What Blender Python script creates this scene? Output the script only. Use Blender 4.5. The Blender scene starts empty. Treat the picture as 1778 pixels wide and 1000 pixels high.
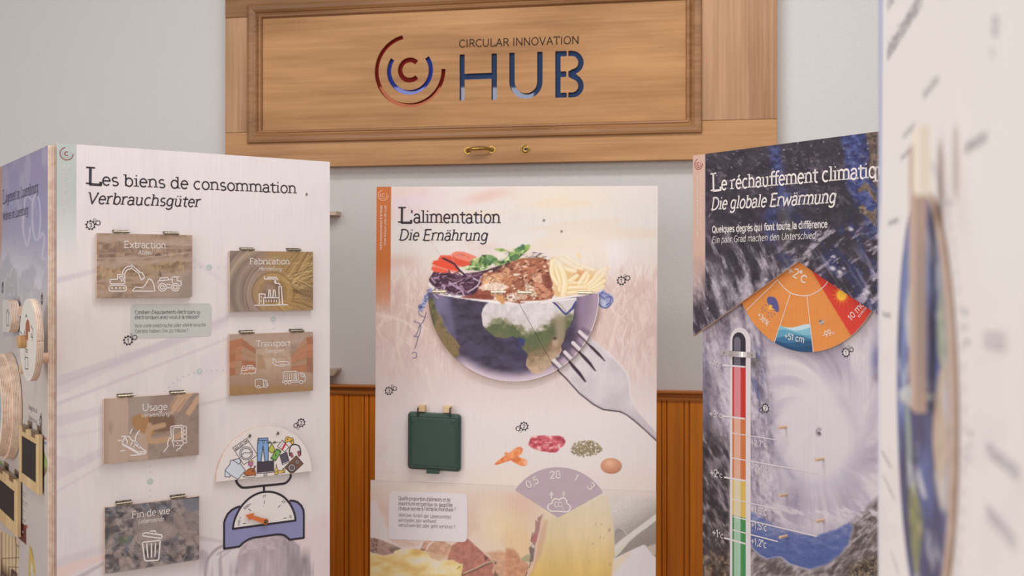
import bpy, math, random
import numpy as np
from mathutils import Matrix, Vector

# ------------------------------------------------------------------ camera, world, lights
F, CX, HZ, CAMZ = 1850.0, 889.0, 482.0, 1.55       # focal length in pixels of the 1778x1000 frame, horizon row, eye height
SC = bpy.context.scene
COL = SC.collection

cam_data = bpy.data.cameras.new('camera')
cam = bpy.data.objects.new('camera', cam_data)
COL.objects.link(cam)
cam.location = (0, 0, CAMZ)
cam.rotation_euler = (math.radians(90), 0, 0)
cam_data.sensor_width = 36.0
cam_data.lens = 36.0 * F / 1778.0
cam_data.shift_y = (HZ - 500.0) / 1778.0
cam_data.clip_start = 0.02
cam_data.dof.use_dof = True
cam_data.dof.focus_distance = 2.75
cam_data.dof.aperture_fstop = 7.5
SC.camera = cam

world = bpy.data.worlds.new('world')
SC.world = world
world.use_nodes = True
bg = world.node_tree.nodes['Background']
bg.inputs[0].default_value = (1.0, 0.99, 0.98, 1)
bg.inputs[1].default_value = 0.34


def area(name, loc, target, size, size_y, power, color):
    l = bpy.data.lights.new(name, 'AREA')
    l.shape = 'RECTANGLE'
    l.size, l.size_y, l.energy, l.color = size, size_y, power, color
    o = bpy.data.objects.new(name, l)
    COL.objects.link(o)
    o.location = loc
    d = Vector(target) - Vector(loc)
    o.rotation_euler = d.to_track_quat('-Z', 'Y').to_euler()
    return o


WHT = (1.0, 0.99, 0.98)
area('ceiling_light', (0.15, 2.1, 3.2), (0.15, 2.2, 0.0), 1.8, 0.25, 28, WHT)
area('ceiling_light.001', (0.5, 1.3, 3.2), (0.5, 2.2, 0.0), 1.8, 0.3, 6, WHT)
area('ceiling_light.002', (-1.6, 1.4, 3.2), (-1.2, 2.6, 0.6), 1.3, 0.3, 16, WHT)
area('added_light', (0.2, -3.2, 1.6), (0.1, 3.0, 1.0), 3.6, 2.4, 45, WHT)  # added frontal fill behind the camera, no window known there
area('added_light.003', (2.4, -1.6, 2.4), (0.0, 3.2, 1.2), 1.6, 1.8, 26, WHT)  # extra fill added at the right front to even out the middle board
area('added_light.001', (-2.9, 0.1, 1.6), (0.6, 0.9, 1.3), 1.6, 1.8, 46, WHT)  # side fill added at the left to brighten the near board
area('added_light.002', (-3.25, -3.2, 3.05), (-0.6, 3.4, 2.15), 1.9, 0.9, 24, WHT)  # unseen bright panel, added for the acrylic cut-outs to reflect

SC.view_settings.view_transform = 'Standard'
SC.view_settings.look = 'None'
SC.view_settings.exposure = -0.13
SC.view_settings.gamma = 1.0
SC.view_settings.use_curve_mapping = False

# ------------------------------------------------------------------ helpers: colour, materials
def lin(c):
    c = np.asarray(c, float)
    return np.where(c <= 0.04045, c / 12.92, ((c + 0.055) / 1.055) ** 2.4)


def rgb(r, g, b):
    v = lin(np.array([r, g, b]) / 255.0)
    return (float(v[0]), float(v[1]), float(v[2]), 1.0)


MATS = {}


def new_mat(name, rough=0.6, metallic=0.0, spec=0.3):
    m = bpy.data.materials.new(name)
    m.use_nodes = True
    b = m.node_tree.nodes['Principled BSDF']
    b.inputs['Roughness'].default_value = rough
    b.inputs['Metallic'].default_value = metallic
    b.inputs['Specular IOR Level'].default_value = spec
    MATS[name] = m
    return m, m.node_tree, b


def nd(nt, kind, **kw):
    n = nt.nodes.new(kind)
    for k, v in kw.items():
        setattr(n, k, v)
    return n


def plain(name, c, rough=0.6, metallic=0.0, spec=0.3, var=0.06, scale=60.0):
    """flat colour with a little procedural mottling"""
    m, nt, b = new_mat(name, rough, metallic, spec)
    tc = nd(nt, 'ShaderNodeTexCoord')
    nz = nd(nt, 'ShaderNodeTexNoise')
    nz.inputs['Scale'].default_value = scale
    nz.inputs['Detail'].default_value = 3
    nt.links.new(tc.outputs['Object'], nz.inputs['Vector'])
    rp = nd(nt, 'ShaderNodeValToRGB')
    c = rgb(*c)
    rp.color_ramp.elements[0].position, rp.color_ramp.elements[1].position = 0.3, 0.7
    rp.color_ramp.elements[0].color = (c[0] * (1 - var), c[1] * (1 - var), c[2] * (1 - var), 1)
    rp.color_ramp.elements[1].color = (min(1, c[0] * (1 + var)), min(1, c[1] * (1 + var)), min(1, c[2] * (1 + var)), 1)
    nt.links.new(nz.outputs['Fac'], rp.inputs['Fac'])
    nt.links.new(rp.outputs['Color'], b.inputs['Base Color'])
    return m


def wood(name, light, dark, axis='x', scale=1.0, rough=0.5, spec=0.3, fine=1.0, big=0.5):
    """oak-like wood, grain running along the object axis"""
    m, nt, b = new_mat(name, rough, 0, spec)
    tc = nd(nt, 'ShaderNodeTexCoord')
    mp = nd(nt, 'ShaderNodeMapping')
    s = [90.0 * scale, 90.0 * scale, 90.0 * scale]
    s['xyz'.index(axis)] = 2.2 * scale
    mp.inputs['Scale'].default_value = s
    nt.links.new(tc.outputs['Object'], mp.inputs['Vector'])
    n1 = nd(nt, 'ShaderNodeTexNoise')
    n1.inputs['Scale'].default_value = 1.0
    n1.inputs['Detail'].default_value = 5
    n1.inputs['Roughness'].default_value = 0.65
    nt.links.new(mp.outputs['Vector'], n1.inputs['Vector'])
    mp2 = nd(nt, 'ShaderNodeMapping')
    s2 = [9.0 * scale] * 3
    s2['xyz'.index(axis)] = 1.4 * scale
    mp2.inputs['Scale'].default_value = s2
    nt.links.new(tc.outputs['Object'], mp2.inputs['Vector'])
    n2 = nd(nt, 'ShaderNodeTexNoise')
    n2.inputs['Scale'].default_value = 1.0
    n2.inputs['Detail'].default_value = 4
    nt.links.new(mp2.outputs['Vector'], n2.inputs['Vector'])
    mx = nd(nt, 'ShaderNodeMix')
    mx.data_type = 'FLOAT'
    mx.inputs[0].default_value = big
    nt.links.new(n1.outputs['Fac'], mx.inputs[2])
    nt.links.new(n2.outputs['Fac'], mx.inputs[3])
    rp = nd(nt, 'ShaderNodeValToRGB')
    rp.color_ramp.elements[0].position, rp.color_ramp.elements[1].position = 0.36, 0.62
    rp.color_ramp.elements[0].color = rgb(*dark)
    rp.color_ramp.elements[1].color = rgb(*light)
    nt.links.new(mx.outputs[0], rp.inputs['Fac'])
    nt.links.new(rp.outputs['Color'], b.inputs['Base Color'])
    bp = nd(nt, 'ShaderNodeBump')
    bp.inputs['Strength'].default_value = 0.12 * fine
    bp.inputs['Distance'].default_value = 0.001
    nt.links.new(n1.outputs['Fac'], bp.inputs['Height'])
    nt.links.new(bp.outputs['Normal'], b.inputs['Normal'])
    return m


def print_mat(name, rough=0.55, grain=0.032):
    """printed sheet on wood: the print is the mesh's colour attribute, faint vertical wood grain shows through"""
    m, nt, b = new_mat(name, rough, 0, 0.25)
    at = nd(nt, 'ShaderNodeAttribute')
    at.attribute_name = 'Col'
    tc = nd(nt, 'ShaderNodeTexCoord')
    mp = nd(nt, 'ShaderNodeMapping')
    mp.inputs['Scale'].default_value = (420, 420, 9)
    nt.links.new(tc.outputs['Object'], mp.inputs['Vector'])
    nz = nd(nt, 'ShaderNodeTexNoise')
    nz.inputs['Scale'].default_value = 1.0
    nz.inputs['Detail'].default_value = 3
    nt.links.new(mp.outputs['Vector'], nz.inputs['Vector'])
    rp = nd(nt, 'ShaderNodeValToRGB')
    rp.color_ramp.elements[0].position, rp.color_ramp.elements[1].position = 0.3, 0.7
    rp.color_ramp.elements[0].color = (1 - grain, 1 - grain, 1 - grain, 1)
    rp.color_ramp.elements[1].color = (1 + grain, 1 + grain, 1 + grain, 1)
    nt.links.new(nz.outputs['Fac'], rp.inputs['Fac'])
    mx = nd(nt, 'ShaderNodeMix')
    mx.data_type = 'RGBA'
    mx.blend_type = 'MULTIPLY'
    mx.inputs[0].default_value = 1.0
    nt.links.new(at.outputs['Color'], mx.inputs[6])
    nt.links.new(rp.outputs['Color'], mx.inputs[7])
    nt.links.new(mx.outputs[2], b.inputs['Base Color'])
    return m


def ply_mat(name):
    """plywood edge: thin layers stacked across the board's thickness (object y)"""
    m, nt, b = new_mat(name, 0.65, 0, 0.2)
    tc = nd(nt, 'ShaderNodeTexCoord')
    sp = nd(nt, 'ShaderNodeSeparateXYZ')
    nt.links.new(tc.outputs['Object'], sp.inputs[0])
    mt = nd(nt, 'ShaderNodeMath', operation='MULTIPLY')
    mt.inputs[1].default_value = 1700.0
    nt.links.new(sp.outputs['Y'], mt.inputs[0])
    sn = nd(nt, 'ShaderNodeMath', operation='SINE')
    nt.links.new(mt.outputs[0], sn.inputs[0])
    nz = nd(nt, 'ShaderNodeTexNoise')
    nz.inputs['Scale'].default_value = 55
    nt.links.new(tc.outputs['Object'], nz.inputs['Vector'])
    ad = nd(nt, 'ShaderNodeMath', operation='MULTIPLY_ADD')
    ad.inputs[1].default_value = 0.28
    nt.links.new(sn.outputs[0], ad.inputs[0])
    nt.links.new(nz.outputs['Fac'], ad.inputs[2])
    rp = nd(nt, 'ShaderNodeValToRGB')
    rp.color_ramp.elements[0].position, rp.color_ramp.elements[1].position = 0.15, 0.75
    rp.color_ramp.elements[0].color = rgb(188, 154, 132)
    rp.color_ramp.elements[1].color = rgb(230, 208, 190)
    nt.links.new(ad.outputs[0], rp.inputs['Fac'])
    nt.links.new(rp.outputs['Color'], b.inputs['Base Color'])
    return m


PRINT = print_mat('printed_board')
PLY = ply_mat('plywood_edge')
INK = plain('black_ink', (58, 50, 56), 0.6)
INK2 = plain('grey_ink', (112, 104, 106), 0.6)
WHITE = plain('white_ink', (226, 216, 212), 0.6)
PAPER = plain('white_card', (220, 211, 213), 0.6, var=0.015)
RED = plain('logo_red_ink', (150, 62, 62), 0.6)
METAL = plain('nickel_hinge', (150, 138, 122), 0.32, 0.9, 0.5)
STEEL = plain('steel_screw', (175, 168, 160), 0.3, 0.9, 0.5)
BRASS = plain('aged_brass', (178, 140, 76), 0.28, 1.0, 0.5, var=0.15, scale=90)
BLACK = plain('black_metal', (32, 30, 32), 0.5)
PINE = wood('pine', (222, 196, 160), (200, 166, 126), 'z', 1.0)
PEGW = plain('beech_peg', (205, 172, 145), 0.5)

# ------------------------------------------------------------------ helpers: planes in the room
class Plane:
    """an upright plane: s runs along it, t is height above the floor, n points out of it towards the viewer"""
    def __init__(self, ox, oy, sx, sy, roll=0.0):
        l = math.hypot(sx, sy)
        sx, sy = sx / l, sy / l
        self.O = np.array([ox, oy, 0.0])
        S = np.array([sx, sy, 0.0])
        N = np.array([sy, -sx, 0.0])
        T = np.array([0, 0, 1.0])
        if roll:
            c, s = math.cos(roll), math.sin(roll)
            S, T = c * S + s * T, -s * S + c * T
        self.S, self.T, self.N = S, T, N

    def st(self, x, y, n=0.0):
        """where the sight line through a photo pixel meets the plane"""
        x = np.asarray(x, float)
        y = np.asarray(y, float)
        dx, dz = (x - CX) / F, (HZ - y) / F
        k0 = float(np.dot(self.O + n * self.N - np.array([0, 0, CAMZ]), self.N))
        den = dx * self.N[0] + self.N[1] + dz * self.N[2]
        k = k0 / den
        px, py, pz = k * dx - self.O[0], k - self.O[1], CAMZ + k * dz
        s = px * self.S[0] + py * self.S[1] + pz * self.S[2]
        t = px * self.T[0] + py * self.T[1] + pz * self.T[2]
        return s, t

    def p(self, xy, n=0.0):
        s, t = self.st(xy[0], xy[1], n)
        return (float(s), float(t))

    def ps(self, pts, n=0.0):
        a = np.asarray(pts, float)
        s, t = self.st(a[:, 0], a[:, 1], n)
        return [(float(u), float(v)) for u, v in zip(s, t)]

    def px(self, s, t, n=0.0):
        s = np.asarray(s, float)
        t = np.asarray(t, float)
        X = self.O[0] + s * self.S[0] + t * self.T[0] + n * self.N[0]
        Y = self.O[1] + s * self.S[1] + t * self.T[1] + n * self.N[1]
        Z = s * self.S[2] + t * self.T[2] + n * self.N[2]
        return X / Y * F + CX, HZ - (Z - CAMZ) / Y * F

    def h(self, xy, dpx, n=0.0):
        """metres on the plane of a vertical length in photo pixels"""
        a = self.p((xy[0], xy[1] - dpx / 2), n)
        b = self.p((xy[0], xy[1] + dpx / 2), n)
        return abs(a[1] - b[1])

    def rect(self, tl, tr, br, bl, n=0.0):
        q = self.ps([tl, tr, br, bl], n)
        return ((q[0][0] + q[3][0]) / 2, (q[1][0] + q[2][0]) / 2, (q[2][1] + q[3][1]) / 2, (q[0][1] + q[1][1]) / 2)  # s0,s1,t0,t1

    def world(self, s, t, n=0.0):
        return self.O + s * self.S + t * self.T + n * self.N


def thing(name, label, cat, P, group=None, base_s=0.0):
    o = bpy.data.objects.new(name, None)
    o.empty_display_size = 0.1
    COL.objects.link(o)
    m = Matrix((
        (P.S[0], -P.N[0], P.T[0], P.O[0]),
        (P.S[1], -P.N[1], P.T[1], P.O[1]),
        (P.S[2], -P.N[2], P.T[2], P.O[2]),
        (0, 0, 0, 1)))
    o.location = m.to_translation()
    o.rotation_euler = m.to_euler()
    tag(o, label, cat, group)
    return o


def tag(o, label=None, cat=None, group=None, kind=None):
    for k, v in (('label', label), ('category', cat), ('group', group), ('kind', kind)):
        if v:
            o[k] = v
    return o


def link(name, me, parent=None):
    o = bpy.data.objects.new(name, me)
    COL.objects.link(o)
    if parent:
        o.parent = parent
    return o


# ------------------------------------------------------------------ helpers: meshes
class Buf:
    """collects faces in plane coordinates (s, t, n) and links them as ONE mesh object"""
    def __init__(self, n=0.0):
        self.v, self.f, self.m = [], [], []
        self.n = n

    def vert(self, s, t, n):
        self.v.append((s, -n, t))
        return len(self.v) - 1

    def face(self, pts, mat=0, n=None):
        n = self.n if n is None else n
        ids = [self.vert(p[0], p[1], p[2] if len(p) > 2 else n) for p in pts]
        self.f.append(ids)
        self.m.append(mat)

    def prism(self, pts, n0, n1, mat=0, side=None, back=True):
        """outline (s,t) counter-clockwise extruded from n0 to n1"""
        a = sum(pts[i - 1][0] * pts[i][1] - pts[i][0] * pts[i - 1][1] for i in range(len(pts)))
        if a < 0:
            pts = pts[::-1]
        side = mat if side is None else side
        k = len(pts)
        fr = [self.vert(p[0], p[1], n1) for p in pts]
        bk = [self.vert(p[0], p[1], n0) for p in pts]
        self.f.append(fr)
        self.m.append(mat)
        if back:
            self.f.append(bk[::-1])
            self.m.append(side)
        for i in range(k):
            j = (i + 1) % k
            self.f.append([fr[i], bk[i], bk[j], fr[j]])
            self.m.append(side)

    def box(self, s0, s1, t0, t1, n0, n1, mat=0, side=None, bev=0.0):
        if bev:
            self.layers(lambda d: [(s0 + d, t0 + d), (s1 - d, t0 + d), (s1 - d, t1 - d), (s0 + d, t1 - d)],
                        [(0, n0), (0, n1 - bev), (bev, n1)], mat)
        else:
            self.prism([(s0, t0), (s1, t0), (s1, t1), (s0, t1)], n0, n1, mat, side)

    def layers(self, ring, prof, mat=0, close=True):
        """stack of rings: ring(inset) -> outline, prof = [(inset, n), ...] from back to front"""
        rows = []
        for d, n in prof:
            rows.append([self.vert(p[0], p[1], n) for p in ring(d)])
        k = len(rows[0])
        for a, b in zip(rows[:-1], rows[1:]):
            for i in range(k):
                j = (i + 1) % k
                self.f.append([a[i], a[j], b[j], b[i]])
                self.m.append(mat)
        if close:
            self.f.append(rows[-1])
            self.m.append(mat)
            self.f.append(rows[0][::-1])
            self.m.append(mat)

    def lathe_n(self, c, prof, mat=0, k=20):
        """turned shape about the normal axis: prof = [(radius, n), ...]"""
        rows = []
        for r, n in prof:
            rows.append([self.vert(c[0] + r * math.cos(2 * math.pi * i / k), c[1] + r * math.sin(2 * math.pi * i / k), n) for i in range(k)])
        for a, b in zip(rows[:-1], rows[1:]):
            for i in range(k):
                j = (i + 1) % k
                self.f.append([a[i], a[j], b[j], b[i]])
                self.m.append(mat)
        self.f.append(rows[-1])
        self.m.append(mat)
        self.f.append(rows[0][::-1])
        self.m.append(mat)

    def tube(self, pts, r, mat=0, k=10):
        """round tube through (s,t,n) points; r may be a list"""
        pts = [np.array(p, float) for p in pts]
        rows = []
        for i, p in enumerate(pts):
            d = pts[min(i + 1, len(pts) - 1)] - pts[max(i - 1, 0)]
            d = d / np.linalg.norm(d)
            u = np.cross(d, [0.123, 0.31, 0.94]) if abs(d[2]) < 0.9 else np.cross(d, [1, 0, 0])
            u = u / np.linalg.norm(u)
            w = np.cross(d, u)
            rr = r[i] if isinstance(r, (list, tuple)) else r
            row = []
            for j in range(k):
                a = 2 * math.pi * j / k
                q = p + rr * (math.cos(a) * u + math.sin(a) * w)
                row.append(self.vert(q[0], q[1], q[2]))
            rows.append(row)
        for a, b in zip(rows[:-1], rows[1:]):
            for i in range(k):
                j = (i + 1) % k
                self.f.append([a[i], a[j], b[j], b[i]])
                self.m.append(mat)
        self.f.append(rows[0][::-1])
        self.f.append(rows[-1])
        self.m += [mat, mat]

    # --- flat printed shapes -------------------------------------------------
    def disc(self, c, r, mat=0, k=14, n=None, ry=None):
        ry = r if ry is None else ry
        self.face([(c[0] + r * math.cos(2 * math.pi * i / k), c[1] + ry * math.sin(2 * math.pi * i / k)) for i in range(k)], mat, n)

    def stroke(self, pts, w, mat=0, closed=False, caps=True, n=None):
        p = [np.array(q[:2], float) for q in pts]
        q = [p[0]]
        for a in p[1:]:
            if np.linalg.norm(a - q[-1]) > 1e-7:
                q.append(a)
        if closed and np.linalg.norm(q[0] - q[-1]) < 1e-7:
            q.pop()
        p = q
        if len(p) < 2:
            self.disc(p[0], w / 2, mat, n=n)
            return
        k = len(p)
        segs = k if closed else k - 1
        h = w / 2
        nn = self.n if n is None else n
        dirs = []
        for i in range(segs):
            d = p[(i + 1) % k] - p[i]
            dirs.append(d / np.linalg.norm(d))
        L, R = [], []                               # offsets at the start / end of each segment
        for i in range(segs):
            L.append([None, None])
        for i in range(segs):
            d = dirs[i]
            nrm = np.array([-d[1], d[0]])
            for e in (0, 1):
                j = i - 1 if e == 0 else i + 1
                if closed:
                    j %= segs
                off = nrm
                if 0 <= j < segs:
                    c = float(np.dot(d, dirs[j]))
                    if c > 0.5:
                        m = nrm + np.array([-dirs[j][1], dirs[j][0]])
                        m = m / np.linalg.norm(m)
                        off = m / max(0.5, float(np.dot(m, nrm)))
                L[i][e] = off
        for i in range(segs):
            a, b = p[i], p[(i + 1) % k]
            o0, o1 = L[i]
            self.face([a + h * o0, a - h * o0, b - h * o1, b + h * o1], mat, nn)
            # sharp corner: fill with a disc
            j = (i + 1) % segs if closed else i + 1
            if j < segs and float(np.dot(dirs[i], dirs[j])) <= 0.5:
                self.disc(b, h, mat, 10, nn)
        if caps and not closed:
            self.disc(p[0], h, mat, 10, nn)
            self.disc(p[-1], h, mat, 10, nn)

    def build(self, name, mats, parent=None, smooth=False):
        me = bpy.data.meshes.new(name)
        me.from_pydata(self.v, [], self.f)
        mats = mats if isinstance(mats, (list, tuple)) else [mats]
        for m in mats:
            me.materials.append(m)
        me.polygons.foreach_set('material_index', self.m)
        if smooth:
            me.polygons.foreach_set('use_smooth', [True] * len(self.f))
        me.update()
        return link(name, me, parent)


def arc(cx, cy, rx, ry, a0, a1, n=14):
    return [(cx + rx * math.cos(math.radians(a0 + (a1 - a0) * i / n)), cy + ry * math.sin(math.radians(a0 + (a1 - a0) * i / n))) for i in range(n + 1)]


def curvy(pts, closed=False, sub=6):
    """Catmull-Rom through the points"""
    p = [np.array(q, float) for q in pts]
    k = len(p)
    out = []
    for i in range(k if closed else k - 1):
        p0 = p[(i - 1) % k] if closed or i > 0 else p[0]
        p1, p2 = p[i], p[(i + 1) % k]
        p3 = p[(i + 2) % k] if closed or i + 2 < k else p[-1]
        for j in range(sub):
            t = j / sub
            q = 0.5 * ((2 * p1) + (-p0 + p2) * t + (2 * p0 - 5 * p1 + 4 * p2 - p3) * t * t + (-p0 + 3 * p1 - 3 * p2 + p3) * t ** 3)
            out.append((float(q[0]), float(q[1])))
    if not closed:
        out.append((float(p[-1][0]), float(p[-1][1])))
    return out


def rrect(s0, s1, t0, t1, r, k=5):
    o = []
    for cx, cy, a in ((s1 - r, t1 - r, 0), (s0 + r, t1 - r, 90), (s0 + r, t0 + r, 180), (s1 - r, t0 + r, 270)):
        o += arc(cx, cy, r, r, a, a + 90, k)
    return o


# ------------------------------------------------------------------ helpers: painted boards
RNG = np.random.RandomState(7)
TAB = RNG.rand(256, 256)


def vnoise(x, y, seed=0):
    x = np.asarray(x, float) + seed * 17.31
    y = np.asarray(y, float) + seed * 9.77
    ix, iy = np.floor(x).astype(int), np.floor(y).astype(int)
    fx, fy = x - ix, y - iy
    fx, fy = fx * fx * (3 - 2 * fx), fy * fy * (3 - 2 * fy)
    a = TAB[ix % 256, iy % 256]
    b = TAB[(ix + 1) % 256, iy % 256]
    c = TAB[ix % 256, (iy + 1) % 256]
    d = TAB[(ix + 1) % 256, (iy + 1) % 256]
    return (a * (1 - fx) + b * fx) * (1 - fy) + (c * (1 - fx) + d * fx) * fy


def fbm(x, y, octv=4, seed=0, gain=0.5):
    s, a, t = 0.0, 1.0, 0.0
    for i in range(octv):
        s = s + a * vnoise(x * 2 ** i, y * 2 ** i, seed + i * 3)
        t += a
        a *= gain
    return s / t


def sstep(a, b, x):
    t = np.clip((x - a) / (b - a), 0, 1)
    return t * t * (3 - 2 * t)


class Canvas:
    """paints a print, addressed in photo pixels"""
    def __init__(self, X, Y):
        self.X, self.Y = X.ravel(), Y.ravel()
        self.c = np.zeros((self.X.size, 3))

    def fill(self, c):
        self.c[:] = np.array(c) / 255.0

    def mix(self, c, m, idx=None):
        c = np.asarray(c, float) / 255.0
        m = np.asarray(m)[:, None] if np.ndim(m) else m
        if idx is None:
            self.c = self.c * (1 - m) + c * m
        else:
            self.c[idx] = self.c[idx] * (1 - m) + c * m

    def ramp(self, v, stops):
        """colours along a value: stops = [(v, (r,g,b)), ...]"""
        xs = [s[0] for s in stops]
        out = np.stack([np.interp(v, xs, [s[1][k] for s in stops]) for k in range(3)], -1)
        return out

    def near(self, x0, x1, y0, y1, pad=3):
        return np.where((self.X > x0 - pad) & (self.X < x1 + pad) & (self.Y > y0 - pad) & (self.Y < y1 + pad))[0]

    def poly(self, pts, c, op=1.0, soft=0.8, smooth=False, mod=None):
        if smooth:
            pts = curvy(pts, True, 5)
        a = np.asarray(pts, float)
        idx = self.near(a[:, 0].min(), a[:, 0].max(), a[:, 1].min(), a[:, 1].max(), soft + 1)
        if not len(idx):
            return idx
        x, y = self.X[idx], self.Y[idx]
        ins = np.zeros(len(idx), bool)
        dist = np.full(len(idx), 1e9)
        for i in range(len(a)):
            x0, y0 = a[i - 1]
            x1, y1 = a[i]
            cr = ((y0 > y) != (y1 > y))
            if y1 != y0:
                ins ^= cr & (x < (x1 - x0) * (y - y0) / (y1 - y0) + x0)
            ex, ey = x1 - x0, y1 - y0
            l2 = ex * ex + ey * ey + 1e-9
            u = np.clip(((x - x0) * ex + (y - y0) * ey) / l2, 0, 1)
            dist = np.minimum(dist, (x - x0 - u * ex) ** 2 + (y - y0 - u * ey) ** 2)
        d = np.sqrt(dist) * np.where(ins, 1, -1)
        m = np.clip(d / (2 * soft) + 0.5, 0, 1) * op
        cc = np.asarray(c, float)
        if callable(mod):
            cc = mod(x, y, cc)
        self.mix(cc, m, idx)
        return idx

    def line(self, pts, w, c, op=1.0, soft=0.6, smooth=False):
        if smooth:
            pts = curvy(pts, False, 6)
        a = np.asarray(pts, float)
        idx = self.near(a[:, 0].min(), a[:, 0].max(), a[:, 1].min(), a[:, 1].max(), w + soft + 1)
        if not len(idx):
            return
        x, y = self.X[idx], self.Y[idx]
        dist = np.full(len(idx), 1e9)
        for i in range(1, len(a)):
            x0, y0 = a[i - 1]
            ex, ey = a[i][0] - x0, a[i][1] - y0
            l2 = ex * ex + ey * ey + 1e-9
            u = np.clip(((x - x0) * ex + (y - y0) * ey) / l2, 0, 1)
            dist = np.minimum(dist, (x - x0 - u * ex) ** 2 + (y - y0 - u * ey) ** 2)
        m = np.clip((w / 2 - np.sqrt(dist)) / (2 * soft) + 0.5, 0, 1) * op
        self.mix(c, m, idx)

    def ell(self, cx, cy, rx, ry, rot, c, op=1.0, soft=0.7, mod=None):
        r = max(rx, ry)
        idx = self.near(cx - r, cx + r, cy - r, cy + r, soft + 1)
        if not len(idx):
            return
        x, y = self.X[idx] - cx, self.Y[idx] - cy
        ca, sa = math.cos(math.radians(rot)), math.sin(math.radians(rot))
        u, v = (x * ca + y * sa) / rx, (-x * sa + y * ca) / ry
        d = (1 - np.sqrt(u * u + v * v)) * min(rx, ry)
        cc = np.asarray(c, float)
        if callable(mod):
            cc = mod(u, v, cc)
        self.mix(cc, np.clip(d / (2 * soft) + 0.5, 0, 1) * op, idx)


def painted(name, P, Sg, Tg, n1, n0, paint, parent, edge=None, mats=None):
    """one board: front face is a fine grid (Sg, Tg arrays rows x cols) carrying the print, with real edges and a back"""
    R, Cn = Sg.shape
    X, Y = P.px(Sg, Tg, n1)
    cv = Canvas(X, Y)
    paint(cv)
    k = R * Cn
    verts = np.empty((k, 3))
    verts[:, 0], verts[:, 1], verts[:, 2] = Sg.ravel(), -n1, Tg.ravel()
    i = np.arange(R * Cn).reshape(R, Cn)
    quads = np.stack([i[1:, :-1], i[1:, 1:], i[:-1, 1:], i[:-1, :-1]], -1).reshape(-1, 4)   # rows run downwards
    loop = np.concatenate([i[0, :-1], i[:-1, -1], i[-1, :0:-1], i[:0:-1, 0]])
    b = verts[loop].copy()
    # front copy of the rim (own vertices, so the edge has its own shading) and back rim
    f = b.copy()
    b[:, 1] = -n0
    m = len(loop)
    verts = np.concatenate([verts, f, b])
    j = np.arange(m)
    j2 = (j + 1) % m
    side = np.stack([k + j, k + j2, k + m + j2, k + m + j], -1)
    back = k + m + j
    faces = np.concatenate([quads.ravel(), side.ravel(), back])
    nf = len(quads) + m + 1
    start = np.concatenate([np.arange(len(quads) + m) * 4, [(len(quads) + m) * 4]])
    me = bpy.data.meshes.new(name)
    me.vertices.add(len(verts))
    me.vertices.foreach_set('co', verts.ravel().astype(np.float32))
    me.loops.add(len(faces))
    me.loops.foreach_set('vertex_index', faces.astype(np.int32))
    me.polygons.add(nf)
    me.polygons.foreach_set('loop_start', start.astype(np.int32))
    mi = np.ones(nf, np.int32)
    mi[:len(quads)] = 0
    for mt in (mats or [PRINT, edge or PLY]):
        me.materials.append(mt)
    me.polygons.foreach_set('material_index', mi)
    me.update(calc_edges=True)
    me.validate()
    ca = me.color_attributes.new('Col', 'FLOAT_COLOR', 'POINT')
    colr = np.ones((len(verts), 4), np.float32)
    colr[:k, :3] = lin(np.clip(cv.c, 0, 1))
    ca.data.foreach_set('color', colr.ravel())
    return link(name, me, parent)


def grid(s0, s1, t0, t1, step, floor_t=None):
    """regular grid of the given pitch, rows from the top down; below floor_t coarse rows carry on to the board's foot"""
    ns = max(2, int(round((s1 - s0) / step)) + 1)
    nt = max(2, int(round((t1 - t0) / step)) + 1)
    s = np.linspace(s0, s1, ns)
    t = np.linspace(t1, t0, nt)
    if floor_t is not None:
        t = np.concatenate([t, np.linspace(t0, floor_t, 24)[1:]])
    return np.meshgrid(s, t)


def flap_grid(P, q, n, px=1.0):
    s0, s1, t0, t1 = P.rect(*q, n)
    step = P.h(q[0], px, n)
    return grid(s0, s1, t0, t1, step), (s0, s1, t0, t1)

# ------------------------------------------------------------------ lettering: a skeleton alphabet (cap height .7, x height .5)
def _E(cx, cy, rx, ry):
    return arc(cx, cy, rx, ry, 0, 360, 20)


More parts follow.
